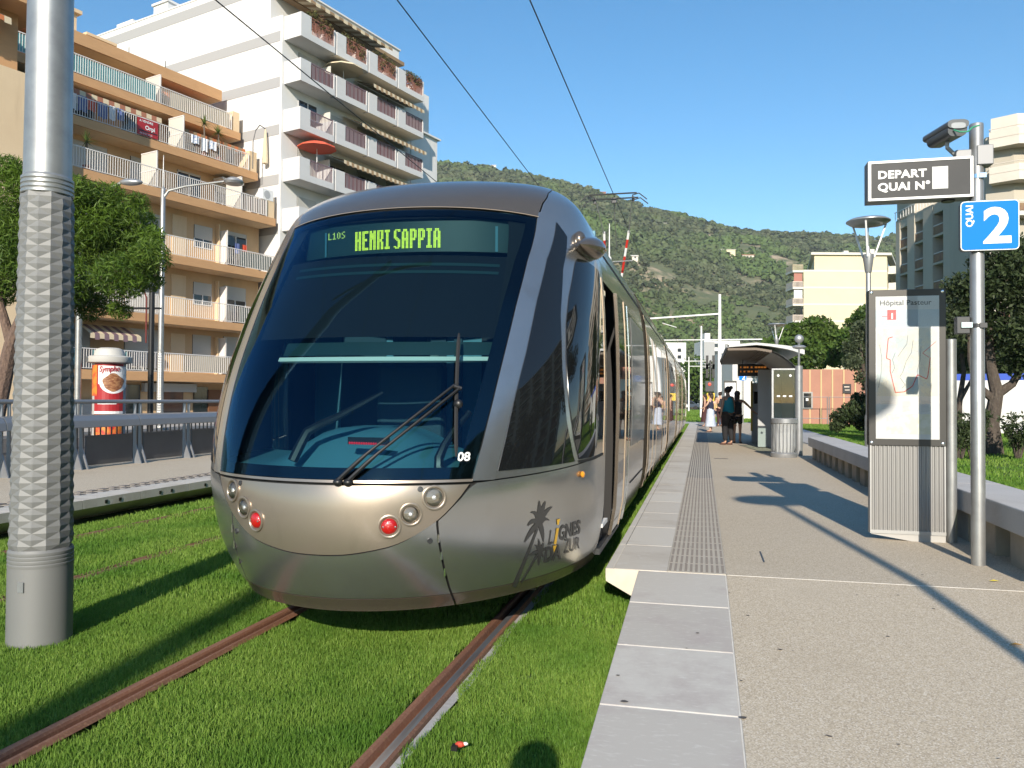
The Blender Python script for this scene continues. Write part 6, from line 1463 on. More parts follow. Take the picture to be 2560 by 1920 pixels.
# ---- pink hoarding with battens, wire fence, lawn edge
M['hoarding'] = mat('terracotta_hoarding', (.42, .21, .145), .8, var=(.9, (.37, .185, .13), .4, .7)); M['batten'] = mat('pale_wood_batten', (.58, .42, .22), .75)
A_, B_ = at(1925, 1040, 48), at(2395, 1040, 45); A_.z = B_.z = 0
hv = (B_ - A_); hl = hv.length; hM = Matrix((hv.normalized(), Vector((-hv.y, hv.x, 0)).normalized(), Vector((0, 0, 1)))).transposed().to_4x4(); hM.translation = A_
ho = thing('hoarding', 'terracotta building-site hoarding with pale vertical battens across the lawn', 'hoarding', A_)
b = MB(); b.box(0, hl, 0, .1, .1, 3.36, M=hM); b.build('boarding', M['hoarding'], ho)
x = .35
while x < hl: b = MB(); b.box(x, x + .075, -.05, 0, .1, 3.34, M=hM); b.build('batten', M['batten'], ho); x += .62
b = MB(); b.box(1.9, 2.32, -.06, -.001, 1.1, 1.95, M=hM); hw = b.build('window', M['window_dark'], ho); b = MB()
for q in ((1.82, 1.9, 1.02, 2.03), (2.32, 2.40, 1.02, 2.03), (1.9, 2.32, 1.95, 2.03), (1.9, 2.32, 1.02, 1.1)): b.box(q[0], q[1], -.08, -.001, q[2], q[3], M=hM)
b.build('frame', M['totem_grey'], hw)
b = MB(); b.box(2.02, 2.16, -.07, -.061, 1.5, 1.65, M=hM); b.build('notice', M['white'], hw)
b = MB(); b.box(4.05, 4.5, -.09, -.05, 1.95, 2.5, M=hM); hs = b.build('sign_board', M['black'], ho); b = MB(); b.box(4.12, 4.40, -.096, -.091, 2.3, 2.36, M=hM); b.box(4.16, 4.42, -.096, -.091, 2.12, 2.17, M=hM); b.build('sign_text', M['pink_cream'], hs)
wf = thing('wire_fence', 'thin wire mesh fence panels standing before the terracotta hoarding', 'fence', A_)
b = MB()
for k in range(5):
    x0 = 1.2 + k * 2.0
    for x in (x0, x0 + 1.9): b.tube([hM @ Vector((x, -1.5, .1)), hM @ Vector((x, -1.5, 1.75))], .025, 5)
    for z in (.5, 1.72): b.tube([hM @ Vector((x0, -1.5, z)), hM @ Vector((x0 + 1.9, -1.5, z))], .018, 5)
b.build('panels', M['steel'], wf)
# white wall with blue coping on the far right
A_, B_ = at(2330, 1040, 33), at(2800, 1040, 30); A_.z = B_.z = 0; hv = (B_ - A_); hl = hv.length
wM = Matrix((hv.normalized(), Vector((-hv.y, hv.x, 0)).normalized(), Vector((0, 0, 1)))).transposed().to_4x4(); wM.translation = A_
ww = thing('site_wall', 'bright white wall with a blue top band behind the dark trees at the right edge', 'wall', A_)
b = MB(); b.box(0, hl, 0, .15, .1, 2.36, M=wM); b.build('panel', M['render_white'], ww); b = MB(); b.box(0, hl, -.01, .16, 2.36, 2.62, M=wM); b.build('blue_band', mat('blue_band', (.03, .09, .50), .6), ww)

# ---- trees
M['bark'] = mat('dark_bark', (.07, .055, .045), .95, var=(6, (.12, .10, .08), .45, .7, (4, 4, 1)), bump=(18, .8, .03)); M['bark_red'] = mat('pine_bark', (.17, .115, .085), .95, var=(8, (.09, .06, .05), .4, .65, (3, 3, 1)), bump=(20, .8, .03))
M['olive'] = leaf_mat('olive_leaf', (.040, .058, .028), (.125, .150, .082), trans=.25, c3=(.085, .115, .055), scale=1.2); M['green'] = leaf_mat('broad_leaf', (.040, .085, .016), (.125, .190, .035), trans=.35, c3=(.09, .16, .025), scale=.6)
M['dark_green'] = leaf_mat('dark_leaf', (.022, .040, .014), (.070, .098, .036), trans=.25, c3=(.05, .07, .03), scale=1.0); M['pine'] = leaf_mat('pine_needle', (.040, .090, .012), (.145, .225, .030), trans=.3, c3=(.11, .19, .02), scale=.9)
def tree(label, kind, base, limbs, clumps, n, size, lm, bark, seed, asp=.5, group=None, shell=.45, cat='tree', name=None):
    t = thing(name or kind, label, cat, base, group)
    b = MB()
    for path, r in limbs: b.tube(path, [lerp(r[0], r[1], i / (len(path) - 1)) for i in range(len(path))], 9)
    if limbs: b.build('trunk', bark, t, smooth=True)
    V_, F_, T_ = leaf_cloud(clumps, n, size, asp, seed, shell); o = np_mesh('crown', V_ - np.array(tuple(base)), F_, lm, attr=T_, parent=t); return t
def cl(D, pts, jit=.35, seed=0):
    r_ = random.Random(seed); return [(at(x, y, D + r_.uniform(-1, 1) * jit * r * 1.5), (r, r, r * .85)) for x, y, r in pts]
A = lambda x, y, D: at(x, y, D)
# pine on the left
D = 19.5; bs = A(-30, 1085, D); bs.z = .1
cp = cl(D, [(330, 560, .62), (265, 500, .55), (375, 640, .5), (305, 690, .65), (225, 610, .85), (225, 755, .55), (130, 560, .9), (60, 470, .7), (20, 590, .9), (-20, 700, .8), (300, 775, .3), (150, 700, .8), (372, 700, .36), (190, 480, .5), (250, 560, .8), (340, 620, .6), (-60, 560, 1.0), (90, 640, .9), (385, 590, .3), (345, 505, .28), (20, 420, .4)], .8, 2)
tree('bright green pine with a leaning trunk behind the faceted pole', 'pine_tree', bs, [([bs, A(10, 940, D), A(28, 860, D), A(60, 780, D), A(130, 690, D)], (.22, .10)), ([A(28, 860, D), A(0, 760, D), A(-10, 650, D)], (.13, .05)), ([A(60, 780, D), A(200, 720, D), A(300, 690, D)], (.10, .03)), ([A(130, 690, D), A(110, 560, D)], (.08, .03))], cp, 62000, .19, M['pine'], M['bark_red'], 3, .13, shell=.38)
# olives on the right
D = 19; bs = A(2487, 1128, D); bs.z = PZ - .03
cp = cl(D, [(2470, 720, .75), (2545, 690, .8), (2425, 790, .55), (2570, 820, .8), (2520, 630, .55), (2400, 720, .45), (2610, 740, .9), (2500, 820, .65), (2440, 850, .4), (2380, 840, .35), (2590, 640, .6), (2560, 900, .5), (2640, 870, .7), (2450, 650, .35), (2395, 790, .35)], .8, 4)
tree('large dark olive tree with a forked trunk behind the sign pole', 'olive_tree', bs, [([bs, A(2478, 1060, D), A(2492, 980, D), A(2478, 920, D), A(2470, 820, D), A(2480, 720, D)], (.21, .06)), ([A(2492, 985, D), A(2530, 960, D), A(2560, 910, D), A(2575, 820, D)], (.12, .04)), ([A(2484, 1000, D), A(2440, 960, D), A(2425, 900, D), A(2420, 810, D)], (.10, .03)), ([A(2470, 820, D), A(2530, 720, D)], (.06, .02))], cp, 19000, .125, M['dark_green'], M['bark'], 5, .42)
D = 27; bs = A(2168, 1090, D); bs.z = PZ
tree('grey-green young olive left of the information board', 'olive_tree', bs, [([bs, A(2172, 1000, D), A(2160, 930, D), A(2150, 860, D)], (.10, .04)), ([A(2170, 985, D), A(2200, 930, D), A(2215, 860, D)], (.07, .03))], cl(D, [(2140, 870, .5), (2165, 830, .55), (2185, 890, .5), (2205, 840, .5), (2130, 905, .35), (2160, 940, .35), (2230, 880, .5), (2175, 965, .3)], .8, 6), 7000, .13, M['olive'], M['bark'], 7, .4)
D = 24; bs = A(2395, 1105, D); bs.z = PZ
tree('olive tree with pale tips between the information board and the sign pole', 'olive_tree', bs, [([bs, A(2398, 1010, D), A(2410, 930, D), A(2400, 850, D)], (.11, .04)), ([A(2400, 1000, D), A(2440, 930, D)], (.07, .03))], cl(D, [(2400, 800, .6), (2435, 760, .6), (2380, 740, .45), (2420, 860, .55), (2385, 850, .5), (2450, 830, .5), (2400, 910, .35)], .8, 8), 7000, .13, M['olive'], M['bark'], 9, .4)
D = 28; bs = A(2120, 1075, D); bs.z = PZ
tree('dark rounded bush in front of the terracotta hoarding', 'bush', bs, [], cl(D, [(2105, 1045, .42), (2135, 1030, .5), (2160, 1050, .45), (2090, 1065, .25), (2150, 1000, .35)], .6, 10), 4500, .12, M['dark_green'], M['bark'], 11, .5, cat='bush')
for i, (px, py, lab, seed) in enumerate(((2400, 1110, 'thin leafy shrub left of the sign pole, by the lawn', 12), (2545, 1120, 'leafy shrub at the right edge before the white wall', 13), (2430, 1108, 'low shrub between the side tube and the sign pole', 15))):
    D = 17.5; bs = A(px, py, D); bs.z = PZ; r_ = random.Random(seed); limbs = []; tips = []
    for k in range(16):
        a = r_.uniform(0, 6.28); l = r_.uniform(.5, 1.0); tip = bs + Vector((math.cos(a) * .38 * l, math.sin(a) * .38 * l, l)); limbs.append(([bs + Vector((math.cos(a) * .05, math.sin(a) * .05, 0)), bs.lerp(tip, .5) + Vector((0, 0, .06)), tip], (.012, .005))); tips += [(bs.lerp(tip, q), (.10, .10, .10)) for q in (.55, .8, 1.0)]
    tree(lab, 'shrub', bs, limbs, tips, 1500, .10, M['dark_green'], M['bark'], seed, .3, cat='shrub')
for (px, D, pts, lab, lm, n, sz, seed) in (
    (2030, 62, [(1960, 880, 1.5), (1990, 840, 1.4), (2030, 850, 1.9), (2070, 870, 1.8), (2010, 890, 1.8), (2050, 820, 1.2), (2100, 880, 1.5), (1975, 900, 1.5), (2085, 840, 1.0), (2030, 812, .8)], 'broad green tree rising behind the terracotta hoarding below the yellow block', 'green', 11000, .38, 21),
    (2150, 55, [(2150, 820, 1.2), (2135, 850, 1.2), (2170, 800, 1.2), (2160, 870, 1.6), (2185, 840, 1.3), (2200, 880, 1.6), (2165, 780, .6)], 'bright bushy tree right of the broad green one, behind the board', 'green', 8000, .34, 22),
    (1935, 72, [(1930, 880, 1.6), (1955, 895, 1.6), (1910, 900, 1.5), (1940, 860, 1.0), (1900, 920, 1.5)], 'green tree just above the shelter roof left of the far lamp', 'green', 5000, .42, 23),
    (2420, 40, [(2420, 900, 1.1), (2470, 880, 1.3), (2530, 900, 1.2), (2570, 870, 1.5), (2380, 930, .9), (2500, 930, 1.0)], 'dark tree behind the white wall at the right edge', 'dark_green', 6000, .3, 24)):
    bs = A(px, 1000, D); bs.z = 0
    tree(lab, 'broadleaf_tree', bs, [([bs, bs + Vector((.1, 0, 1.5)), A(px, pts[3][1], D)], (.22, .10)), ([bs + Vector((.1, 0, 1.5)), A(pts[0][0], pts[0][1], D)], (.12, .05)), ([bs + Vector((.1, 0, 1.5)), A(pts[-1][0], pts[-1][1], D)], (.12, .05))], cl(D, pts, .6, seed), n, sz, M[lm], M['bark'], seed, .55)

# ---- hill: terrain and its wood
ridge_px = [-2500, -300, 500, 900, 1088, 1205, 1267, 1371, 1454, 1517, 1600, 1704, 1787, 1870, 1995, 2237, 2560, 3200, 5200]
ridge_py = [560, 480, 400, 385, 404, 416, 424, 446, 467, 488, 512, 537, 562, 575, 581, 590, 640, 720, 860]
D0, D1 = 345.0, 780.0
def fb_(x, y):
    return (np.sin(x * .011 + 1.3 * np.sin(y * .013)) + .6 * np.sin(x * .027 + y * .019 + 2) + .4 * np.sin(x * .06 - y * .045 + 1) + .25 * np.sin(x * .11 + y * .13)) / 2.2
def hill_z(px, D):
    """height of the hill at photo column px, depth D"""
    E = (1003 - np.interp(px, ridge_px, ridge_py)) / 2000; t = np.clip((D - D0) / (D1 - D0), 0, 1.25); s_ = np.where(t < 1, t ** .92, 1 - (t - 1) * 1.2)
    X = (px - 1280) / 2000 * D
    return 1.0 + E * D1 * s_ - 3 + 9 * fb_(X, D) * np.clip(t * 2, 0, 1) * np.clip((1.02 - t) * 4, .15, 1)
pxs = np.linspace(-2500, 5200, 240); Ds = np.concatenate([np.linspace(D0 - 8, D1, 70), np.linspace(D1 + 12, D1 + 130, 8)])
PXg, Dg = np.meshgrid(pxs, Ds); Zg = hill_z(PXg, Dg); Zg[0] = -2
Xc = (PXg - 1280) / 2000 * Dg; cw, sw = math.cos(YAW), math.sin(YAW)
HV = np.stack([Xc * cw - Dg * sw, Xc * sw + Dg * cw, Zg], -1).reshape(-1, 3); nx = len(pxs)
HF = np.array([(i * nx + j, i * nx + j + 1, (i + 1) * nx + j + 1, (i + 1) * nx + j) for i in range(len(Ds) - 1) for j in range(nx - 1)])
M['hill_soil'] = mat('hillside_scrub', (.10, .115, .05), .95, var=(.022, (.34, .27, .18), .48, .60), var2=(.09, (.075, .095, .04), .42, .62))
np_mesh('hill', HV, HF, M['hill_soil'], smooth=True, kind='structure')
hg = np.random.default_rng(11)
def hill_xyz(px, D):
    X = (px - 1280) / 2000 * D; return np.stack([X * cw - D * sw, X * sw + D * cw, hill_z(px, D)], -1)
nt_ = 24000
hp = hg.uniform(960, 2420, nt_); hD = D0 + (D1 + 6 - D0) * hg.random(nt_) ** .8
keepd = fb_((hp - 1280) / 2000 * hD * 2.3 + 40, hD * 2.1) > -.30 - .40 * hg.random(nt_); hp, hD = hp[keepd], hD[keepd]; nt_ = len(hp)
base = hill_xyz(hp, hD); k_ = 34
rad = (1.15 + 2.5 * hg.random(nt_) ** 1.9) * (.8 + .45 * (hD > 560)); tall = hg.uniform(.7, 1.15, nt_) * np.where(hg.random(nt_) < .07, 1.7, 1)
d = hg.normal(size=(nt_, k_, 3)); d /= np.linalg.norm(d, axis=2)[..., None]; d[..., 2] = np.abs(d[..., 2]) * 1.0 - .25
lump = 1 + .28 * np.sin(d[..., 0] * 5 + hp[:, None]) * np.sin(d[..., 1] * 6 + hD[:, None])
P0 = base[:, None, :] + d * np.stack([rad, rad, rad * tall], -1)[:, None, :] * (lump * hg.uniform(.72, 1.05, (nt_, k_)))[..., None]; P0[..., 2] += (rad * .55)[:, None]
a_ = np.cross(d, hg.normal(size=(nt_, k_, 3))); a_ /= np.linalg.norm(a_, axis=2)[..., None]; b_ = np.cross(d + .5 * hg.normal(size=(nt_, k_, 3)), a_); b_ /= np.linalg.norm(b_, axis=2)[..., None]
sz = (rad[:, None] * hg.uniform(.30, .62, (nt_, k_)))[..., None]
LV = np.stack([P0 - a_ * sz, P0 - b_ * sz * .8, P0 + a_ * sz, P0 + b_ * sz * .8], 2).reshape(-1, 3); LF = np.arange(len(LV)).reshape(-1, 4)
tone = np.clip(hg.beta(1.6, 1.8, nt_) * .75 + .25 * hg.random(nt_), 0, 1); tone = np.clip(np.repeat(tone, k_) + hg.normal(0, .07, nt_ * k_), 0, 1)
M['hill_wood'] = leaf_mat('hillside_trees', (.028, .050, .018), (.150, .168, .088), trans=.15, rough=.8, c3=(.10, .155, .045), scale=.014)
np_mesh('hillside_wood', LV, LF, M['hill_wood'], attr=tone, kind='stuff')
# villas on the hill, each standing on the slope
def villa(px, py, w, h, dep, wall, roofm, label):
    D = np.linspace(D0 + 5, D1, 3000); X = hill_z(np.full(3000, float(px)), D); yy = 1003 - (X - 1.46) / D * 2000; j = int(np.argmin(np.abs(yy - py))); Dd = float(D[j]); o = Vector(hill_xyz(np.array([float(px)]), np.array([Dd]))[0])
    t = thing('villa', label, 'house', o); x = (px - 1280) / 2000 * Dd; z = o.z + 1.2
    b = GB(); b.gb(x - w / 2, x + w / 2, Dd - 3, Dd + dep, z - 4, z + h); b.build('wall', wall, t)
    b = GB(); b.prism([CM @ Vector(q) for q in ((x - w / 2 - .5, Dd - 3.6, z + h), (x + w / 2 + .5, Dd - 3.6, z + h), (x + w / 2 + .5, Dd + dep / 2, z + h + 1.6), (x - w / 2 - .5, Dd + dep / 2, z + h + 1.6))], (0, 0, .3)); b.build('roof', roofm, t)
    b = GB()
    for k in range(max(1, int(w / 4))): b.gb(x - w / 2 + 1.5 + k * 4, x - w / 2 + 2.6 + k * 4, Dd - 3.05, Dd - 2.9, z + .8, z + 2.2)
    b.build('windows', M['window_dark'], t)
M['roof_tile'] = mat('terracotta_roof', (.42, .20, .12), .85); M['pale_roof'] = mat('pale_roof', (.66, .62, .55), .85)
villa(1818, 645, 11, 5.0, 9, M['cream_wall'], M['pale_roof'], 'square cream villa on the wooded hillside'); villa(1868, 652, 9, 3.0, 8, M['beige_light'], M['roof_tile'], 'villa with an orange tiled roof right of the square cream one')
villa(1650, 568, 9, 1.5, 7, M['render_white'], M['pale_roof'], 'low house with a white roof high on the hillside'); villa(1498, 474, 11, 1.8, 8, M['terracotta'], M['roof_tile'], 'pinkish house on the ridge above the pantograph'); villa(1926, 578, 7, 2, 6, M['render_white'], M['pale_roof'], 'small white house on the ridge to the right'); villa(1230, 416, 5, 4, 5, M['render_white'], M['pale_roof'], 'tiny white house on the ridge beside the white block')
villa(1585, 656, 4, 2, 5, M['beige_light'], M['pale_roof'], 'small pale shed low on the hillside'); villa(1805, 565, 7, 1.6, 6, M['terracotta'], M['roof_tile'], 'pink-roofed house at the hill skyline left of the lamp')

# trees and cars far along the line
for (px, D, pts, lab, seed) in ((1730, 150, [(1725, 955, 4), (1745, 940, 4.5), (1765, 965, 4), (1740, 985, 4)], 'far bright tree between the white towers', 41), (1815, 140, [(1812, 975, 3), (1840, 985, 3), (1790, 990, 3)], 'far tree behind the waiting people', 42), (1660, 170, [(1665, 960, 4), (1690, 980, 4)], 'far tree beside the end of the tram', 43)):
    bs = A(px, 1000, D); bs.z = 0
    tree(lab, 'broadleaf_tree', bs, [([bs, bs + Vector((0, 0, 5))], (.3, .15))], cl(D, pts, .5, seed), 2500, .8, M['green'], M['bark'], seed, .6)
def car(px, D, colr, label):
    o = A(px, 1000, D); o.z = .03; t = thing('parked_car', label, 'car', o); Mx = CM.copy(); Mx.translation = o
    sec = [(-2.0, .35), (-2.05, .75), (-1.3, .9), (-.8, 1.38), (.7, 1.42), (1.4, .95), (2.0, .85), (2.05, .4)]
    b = MB(); b.prism([Mx @ Vector((x, -.85, z)) for x, z in sec], CFW * 1.7); b.build('body', colr, t, bevel=.05)
    b = MB(); b.prism([Mx @ Vector((x, -.88, z)) for x, z in ((-1.1, .92), (-.75, 1.3), (.65, 1.34), (1.2, .95))], CFW * .02); b.build('window', M['window_dark'], t)
    for x in (-1.25, 1.3): b = MB(); b.lathe([(.32, -.1), (.32, .1)], n=14, M=Mx @ Matrix.Translation((x, -.8, .32)) @ Matrix.Rotation(R(90), 4, 'X')); b.build('wheel', M['rubber'], t)
car(1684, 125, M['white'], 'white car far down the street beside the tram'); car(1716, 130, mat('dark_car_paint', (.05, .07, .10), .3), 'dark car far down the street left of the signals'); car(1660, 120, mat('silver_car_paint', (.4, .42, .44), .3, metal=.6), 'silver car far down the street nearest the tram')
# ------------------------------------------------------------------ people waiting on the platform
M['skin'] = mat('skin', (.52, .31, .215), .5); M['skin2'] = mat('pale_skin', (.60, .38, .28), .5); M['hair'] = mat('dark_hair', (.030, .018, .013), .6); M['cloth_teal'] = mat('teal_top', (.008, .25, .34), .8, bump=(60, .2, .004)); M['cloth_black'] = mat('black_cloth', (.014, .014, .017), .85, bump=(50, .2, .004)); M['cloth_maroon'] = mat('maroon_cloth', (.055, .018, .02), .85); M['cloth_navy'] = mat('navy_cloth', (.018, .022, .05), .85); M['cloth_pale'] = mat('pale_blue_skirt', (.44, .50, .62), .85, var=(9, (.55, .60, .70), .45, .6)); M['cloth_yellow'] = mat('yellow_top', (.70, .55, .20), .85); M['shoe'] = mat('sandal', (.10, .05, .04), .6)
def skinned(name, verts, edges, radii, material, parent, root=0, sub=1):
    me = bpy.data.meshes.new(name); off = Vector(parent.location); me.from_pydata([tuple(Vector(v) - off) for v in verts], edges, []); o = bpy.data.objects.new(name, me); COL.objects.link(o)
    sk = o.modifiers.new("skin", 'SKIN'); sk.use_smooth_shade = True
    for i, r in enumerate(radii):
        q = me.skin_vertices[0].data[i]; q.radius = (r, r) if not isinstance(r, tuple) else r; q.use_root = (i == root)
    ss = o.modifiers.new("sub", 'SUBSURF'); ss.levels = ss.render_levels = sub
    bpy.context.view_layer.update(); ev = bpy.data.meshes.new_from_object(o.evaluated_get(bpy.context.evaluated_depsgraph_get()))
    o.modifiers.clear(); o.data = ev; bpy.data.meshes.remove(me); ev.name = name; ev.materials.clear(); ev.materials.append(material); o.parent = parent; return o
def person(label, pos, face, H, top, bottom, skin, kind='trousers', armL=None, armR=None, hair='bun', step=.0, wide=1.0, bag=None, group=None):
    """face: heading of the body in the ground plane (radians from +y, clockwise)"""
    t = thing('person', label, 'person', pos, group); k = H / 1.70; c, s = math.cos(-face), math.sin(-face)
    def P(x, y, z): x, y = x * wide if z > .6 else x, y; x, y, z = x * k, y * k, z * k; return Vector((pos[0] + x * c - y * s, pos[1] + x * s + y * c, pos[2] + z))
    aL = armL or [(-.21, .0, 1.14), (-.23, .03, .90), (-.23, .05, .82)]; aR = armR or [(.21, .0, 1.14), (.23, .03, .90), (.23, .05, .82)]
    J = [(0, 0, .93), (0, 0, 1.08), (0, -.01, 1.28), (0, 0, 1.42), (0, .01, 1.50), (0, .03, 1.58), (0, .01, 1.655),
         (-.165, 0, 1.385), *aL, (.165, 0, 1.385), *aR,
         (-.085, 0, .86), (-.09, .015 + step, .48), (-.09, step * 1.2 - .02, .075), (-.10, step * 1.2 + .12, .03), (.085, 0, .86), (.09, .015 - step, .48), (.09, -step * 1.2 - .02, .075), (.10, -step * 1.2 + .12, .03)]
    E_ = [(0, 1), (1, 2), (2, 3), (3, 4), (4, 5), (5, 6), (2, 7), (7, 8), (8, 9), (9, 10), (2, 11), (11, 12), (12, 13), (13, 14), (0, 15), (15, 16), (16, 17), (17, 18), (0, 19), (19, 20), (20, 21), (21, 22)]
    rr = [.125, .115, .125, .052, .055, .083, .06, .05, .040, .026, .022, .05, .040, .026, .022, .08, .052, .034, .03, .08, .052, .034, .03]
    for hidx, arm, sg in ((10, aL, -1), (14, aR, 1)):                 # five fingers each
        hx, hy, hz = arm[2]; d_ = Vector(arm[2]) - Vector(arm[1]); d_.normalize()
        for f in range(5):
            off = (f - 1.5) * .013 if f < 4 else .03; ln = (.062, .07, .066, .052, .04)[f]
            q = Vector(arm[2]) + d_ * ln + Vector((0, off, .0)) + (Vector((0, .025, .02)) if f == 4 else Vector((0, .006, 0))); J.append(tuple(q)); E_.append((hidx, len(J) - 1)); rr.append(.008)
    skinned('body', [P(*j) for j in J], E_, [r * k for r in rr], skin, t)
    if hair:
        b = MB(); b.ball(P(0, -.005, 1.605), (.098 * k, .105 * k, .10 * k), 14, 10)
        if hair == 'bun': b.ball(P(0, -.11, 1.66), .055 * k, 10, 8)
        if hair == 'long': b.ball(P(0, -.05, 1.50), (.09 * k, .07 * k, .16 * k), 10, 8)
        b.build('hair', M['hair'], t, smooth=True)
        b = MB(); b.ball(P(0, .045, 1.575), (.068 * k, .062 * k, .088 * k), 12, 9); b.ball(P(0, .108, 1.565), (.012 * k, .018 * k, .02 * k), 6, 5); b.build('face', skin, t, smooth=True)
        b = MB(); b.ball(P(-.028, .103, 1.592), (.011 * k, .006 * k, .007 * k), 6, 4); b.ball(P(.028, .103, 1.592), (.011 * k, .006 * k, .007 * k), 6, 4); b.ball(P(0, .103, 1.528), (.022 * k, .006 * k, .006 * k), 6, 4); b.build('face_features', M['hair'], t)
    skinned('top', [P(0, 0, .90), P(0, 0, 1.02), P(0, 0, 1.15), P(0, -.005, 1.30), P(0, 0, 1.41), P(-.10, 0, 1.40), P(.10, 0, 1.40)], [(0, 1), (1, 2), (2, 3), (3, 4), (3, 5), (3, 6)], [r * k * wide for r in (.175, .158, .145, .140, .075, .055, .055)], top, t)
    if kind == 'trousers':
        skinned('trousers', [P(0, 0, .97), P(-.085, 0, .86), P(-.09, .015 + step, .48), P(-.09, step * 1.2 - .02, .10), P(.085, 0, .86), P(.09, .015 - step, .48), P(.09, -step * 1.2 - .02, .10)], [(0, 1), (1, 2), (2, 3), (0, 4), (4, 5), (5, 6)], [r * k * wide for r in (.145, .105, .078, .055, .105, .078, .055)], bottom, t)
    elif kind == 'shorts':
        skinned('shorts', [P(0, 0, .97), P(-.085, 0, .84), P(-.09, .01, .60), P(.085, 0, .84), P(.09, .01, .60)], [(0, 1), (1, 2), (0, 3), (3, 4)], [r * k for r in (.14, .10, .092, .10, .092)], bottom, t)
    else:
        b = MB(); G_ = []
        for z, r in ((1.02, .13), (.92, .17), (.75, .195), (.55, .22), (.35, .25), (.24, .27)):
            G_.append([P((r + .018 * math.sin(5 * a_ + z * 3) * (1.1 - z)) * math.cos(a_), (r * .85 + .018 * math.cos(6 * a_) * (1.1 - z)) * math.sin(a_), z) for a_ in [2 * math.pi * i / 28 for i in range(29)]])
        b.grid(G_); b.build('skirt', bottom, t, smooth=True)
    for i in (18, 22):
        b = MB(); q = P(*J[i]); q2 = P(J[i][0], J[i][1] - .14, .02); q.z = pos[2] + .012; q2.z = pos[2] + .012; b.tube([q2, q2.lerp(q, .5), q + (q - q2).normalized() * .03], [.035 * k, .045 * k, .035 * k], 8); b.build('shoe', M['shoe'], t, smooth=True)
    if bag:
        b = MB(); q = P(*bag); b.ball(q, (.13, .16, .17), 10, 8); b.build('bag', M['cloth_maroon'], t, smooth=True)
    return t
q = onz(1820, 1112, PZ); person('person in a teal sleeveless top and black trousers, dark hair in a bun', q, R(-50), 1.63, M['cloth_teal'], M['cloth_black'], M['skin'], 'trousers', wide=1.24, step=.03)
q = onz(1843, 1108, PZ); person('person in a black top and shorts reaching out to the ticket machine', q, R(10), 1.52, M['cloth_black'], M['cloth_black'], M['skin'], 'shorts', armR=[(.33, .10, 1.22), (.50, .22, 1.02), (.57, .27, .97)], hair='long')
q = onz(1776, 1080, PZ); person('person in a navy top and long pale blue skirt looking along the tram', q, R(-75), 1.58, M['cloth_navy'], M['cloth_pale'], M['skin2'], 'skirt', hair='long', armL=[(-.22, .08, 1.16), (-.18, .24, 1.02), (-.17, .30, 1.0)])
q = onz(1762, 1066, PZ); person('person in dark maroon clothes half hidden left of the pale blue skirt', q, R(-90), 1.56, M['cloth_maroon'], M['cloth_maroon'], M['skin'], 'skirt', hair='long')
q = onz(1790, 1062, PZ); person('person in a yellow top and shorts seen between the others', q, R(160), 1.45, M['cloth_yellow'], M['cloth_navy'], M['skin2'], 'shorts', hair='long')
q = onz(1800, 1066, PZ); person('person in a black top farther back behind the teal top', q, R(-30), 1.66, M['cloth_black'], M['cloth_maroon'], M['skin'], 'trousers', hair='bun')
# ------------------------------------------------------------------ what stands beside and behind the viewer: mirrored in the tram, or casting shade
person('person standing just behind the viewpoint, holding both hands at the chest', Vector((-.20, -.28, ramp_z(-.28))), 0.0, 1.80, M['cloth_navy'], M['cloth_navy'], M['skin2'], 'trousers', hair='short', armL=[(-.24, .05, 1.12), (-.12, .20, 1.15), (-.06, .22, 1.18)], armR=[(.24, .05, 1.12), (.12, .20, 1.15), (.06, .22, 1.18)])
rb = thing('apartment_building', 'long beige apartment block with brown balconies, mirrored in the tram windows', 'building', (40, 0, 0))
b = MB(); b.box(41.5, 54, -30, 24, 0, 25)
for k in range(10): y = -30 + k * 5.8; b.box(40, 41.5, y, y + 1.3, 0, 25)
for k in range(9): b.box(40.05, 41.5, -30, 24, 2.6 + 2.8 * k, 2.9 + 2.8 * k)
b.build('wall', M['beige_light'], rb)
for k in range(8):
    b = MB()
    for j in range(9): y = -30 + j * 5.8; b.box(40.02, 40.12, y + 1.3, y + 5.8, 2.9 + 2.8 * k, 3.85 + 2.8 * k)
    b.build('balcony_panels', M['brown_panel'], rb)
    b = MB()
    for j in range(9): y = -30 + j * 5.8; b.box(41.4, 41.49, y + 2.2, y + 4.8, 2.95 + 2.8 * k, 5.2 + 2.8 * k)
    b.build('windows', M['window_dark'], rb)
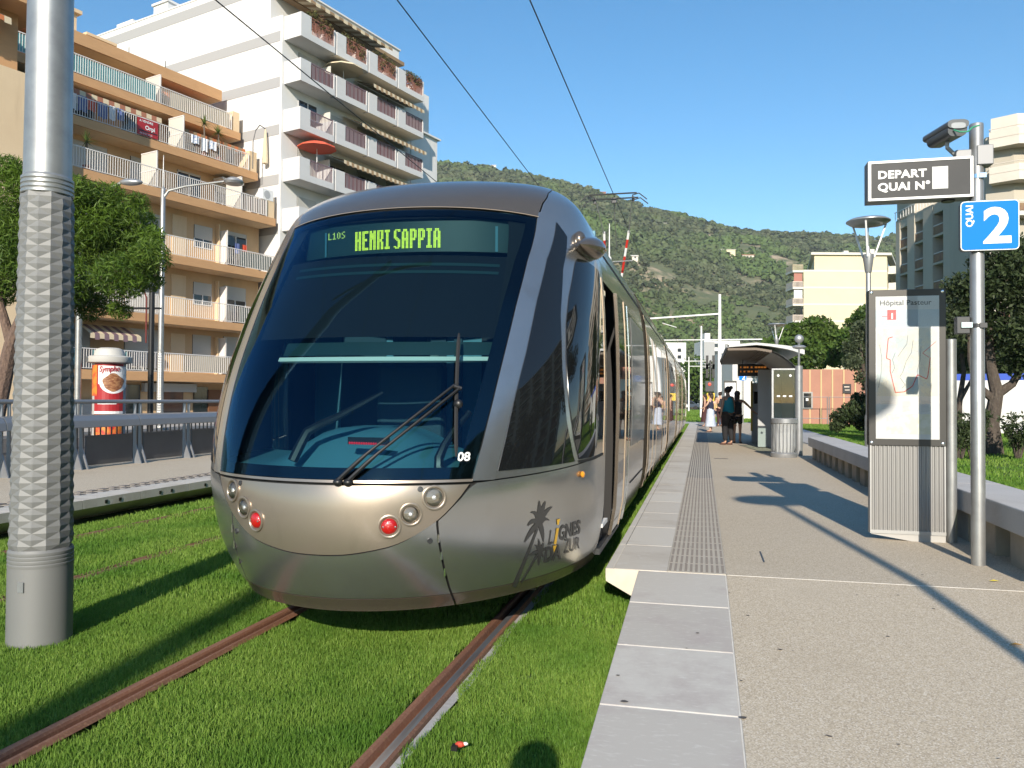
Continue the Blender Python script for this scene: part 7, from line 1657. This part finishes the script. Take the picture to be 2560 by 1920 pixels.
for i, (x, y, s) in enumerate(((13, -3, 31), (15, 6, 32), (12, 13, 33), (19, 1, 34))):
    bs = Vector((x, y, PZ)); r_ = random.Random(s); cs = [(bs + Vector((r_.uniform(-1.8, 1.8), r_.uniform(-1.8, 1.8), r_.uniform(2.6, 6.0))), (1.1, 1.1, .9)) for k in range(11)]
    tree(('first', 'second', 'third', 'last')[i] + ' tree of the row on the lawn right of the bench, outside the picture', 'broadleaf_tree', bs, [([bs, bs + Vector((.2, 0, 1.6)), bs + Vector((0, .2, 4.5))], (.2, .07)), ([bs + Vector((.2, 0, 1.6)), bs + Vector((1.2, .5, 3.6))], (.1, .04))], cs, 6000, .22, M['dark_green'], M['bark'], s, .5)
# ------------------------------------------------------------------ thin evening haze
hz = MB(); hz.box(-1500, 1500, -760, 1500, -6.0, 330)
hm = bpy.data.materials.new('haze'); hm.use_nodes = True; hn = hm.node_tree; hn.nodes.remove(hn.nodes["Principled BSDF"])
pv = hn.nodes.new("ShaderNodeVolumePrincipled"); pv.inputs["Color"].default_value = (.80, .88, 1.0, 1); pv.inputs["Density"].default_value = 0.00017; pv.inputs["Anisotropy"].default_value = 0.0
hn.links.new(pv.outputs[0], hn.nodes["Material Output"].inputs["Volume"])
ho_ = hz.build('haze', hm); ho_['kind'] = 'stuff'
import OpenImageIO as oiio, sys, numpy as np
im=oiio.ImageBuf('/workdir/render_main.png').get_pixels()[...,:3]*255
# D coords (2212)
P={'platform':(1850,1450),'slab':(1420,1450),'grass':(800,1500),'grassL':(300,1120),'orange wall':(420,470),'orange slab':(500,640),'gable':(450,130),'bumper':(750,1250),'bowl':(700,1120),'side':(1120,1150),'hill':(1550,600),'hill2':(1450,520),'skytop':(1500,60),'skymid':(1500,250),'skylow':(1700,430),'cream':(1820,600),'sign2':(2090,520),'pole':(80,200),'pole2':(2112,900),'totem':(1920,1060),'bench':(2150,1080),'windscreen':(800,640),'dash':(820,900),'poster':(1960,850),'shade platform':(1780,1090),'pillar':(1090,850),'roofcap':(850,420),'whitefacade':(630,350)}
s=im.shape[1]/2212
for k,(x,y) in P.items():
    x,y=int(x*s),int(y*s); print(k, im[y-3:y+4,x-3:x+4].mean((0,1)).round().astype(int))
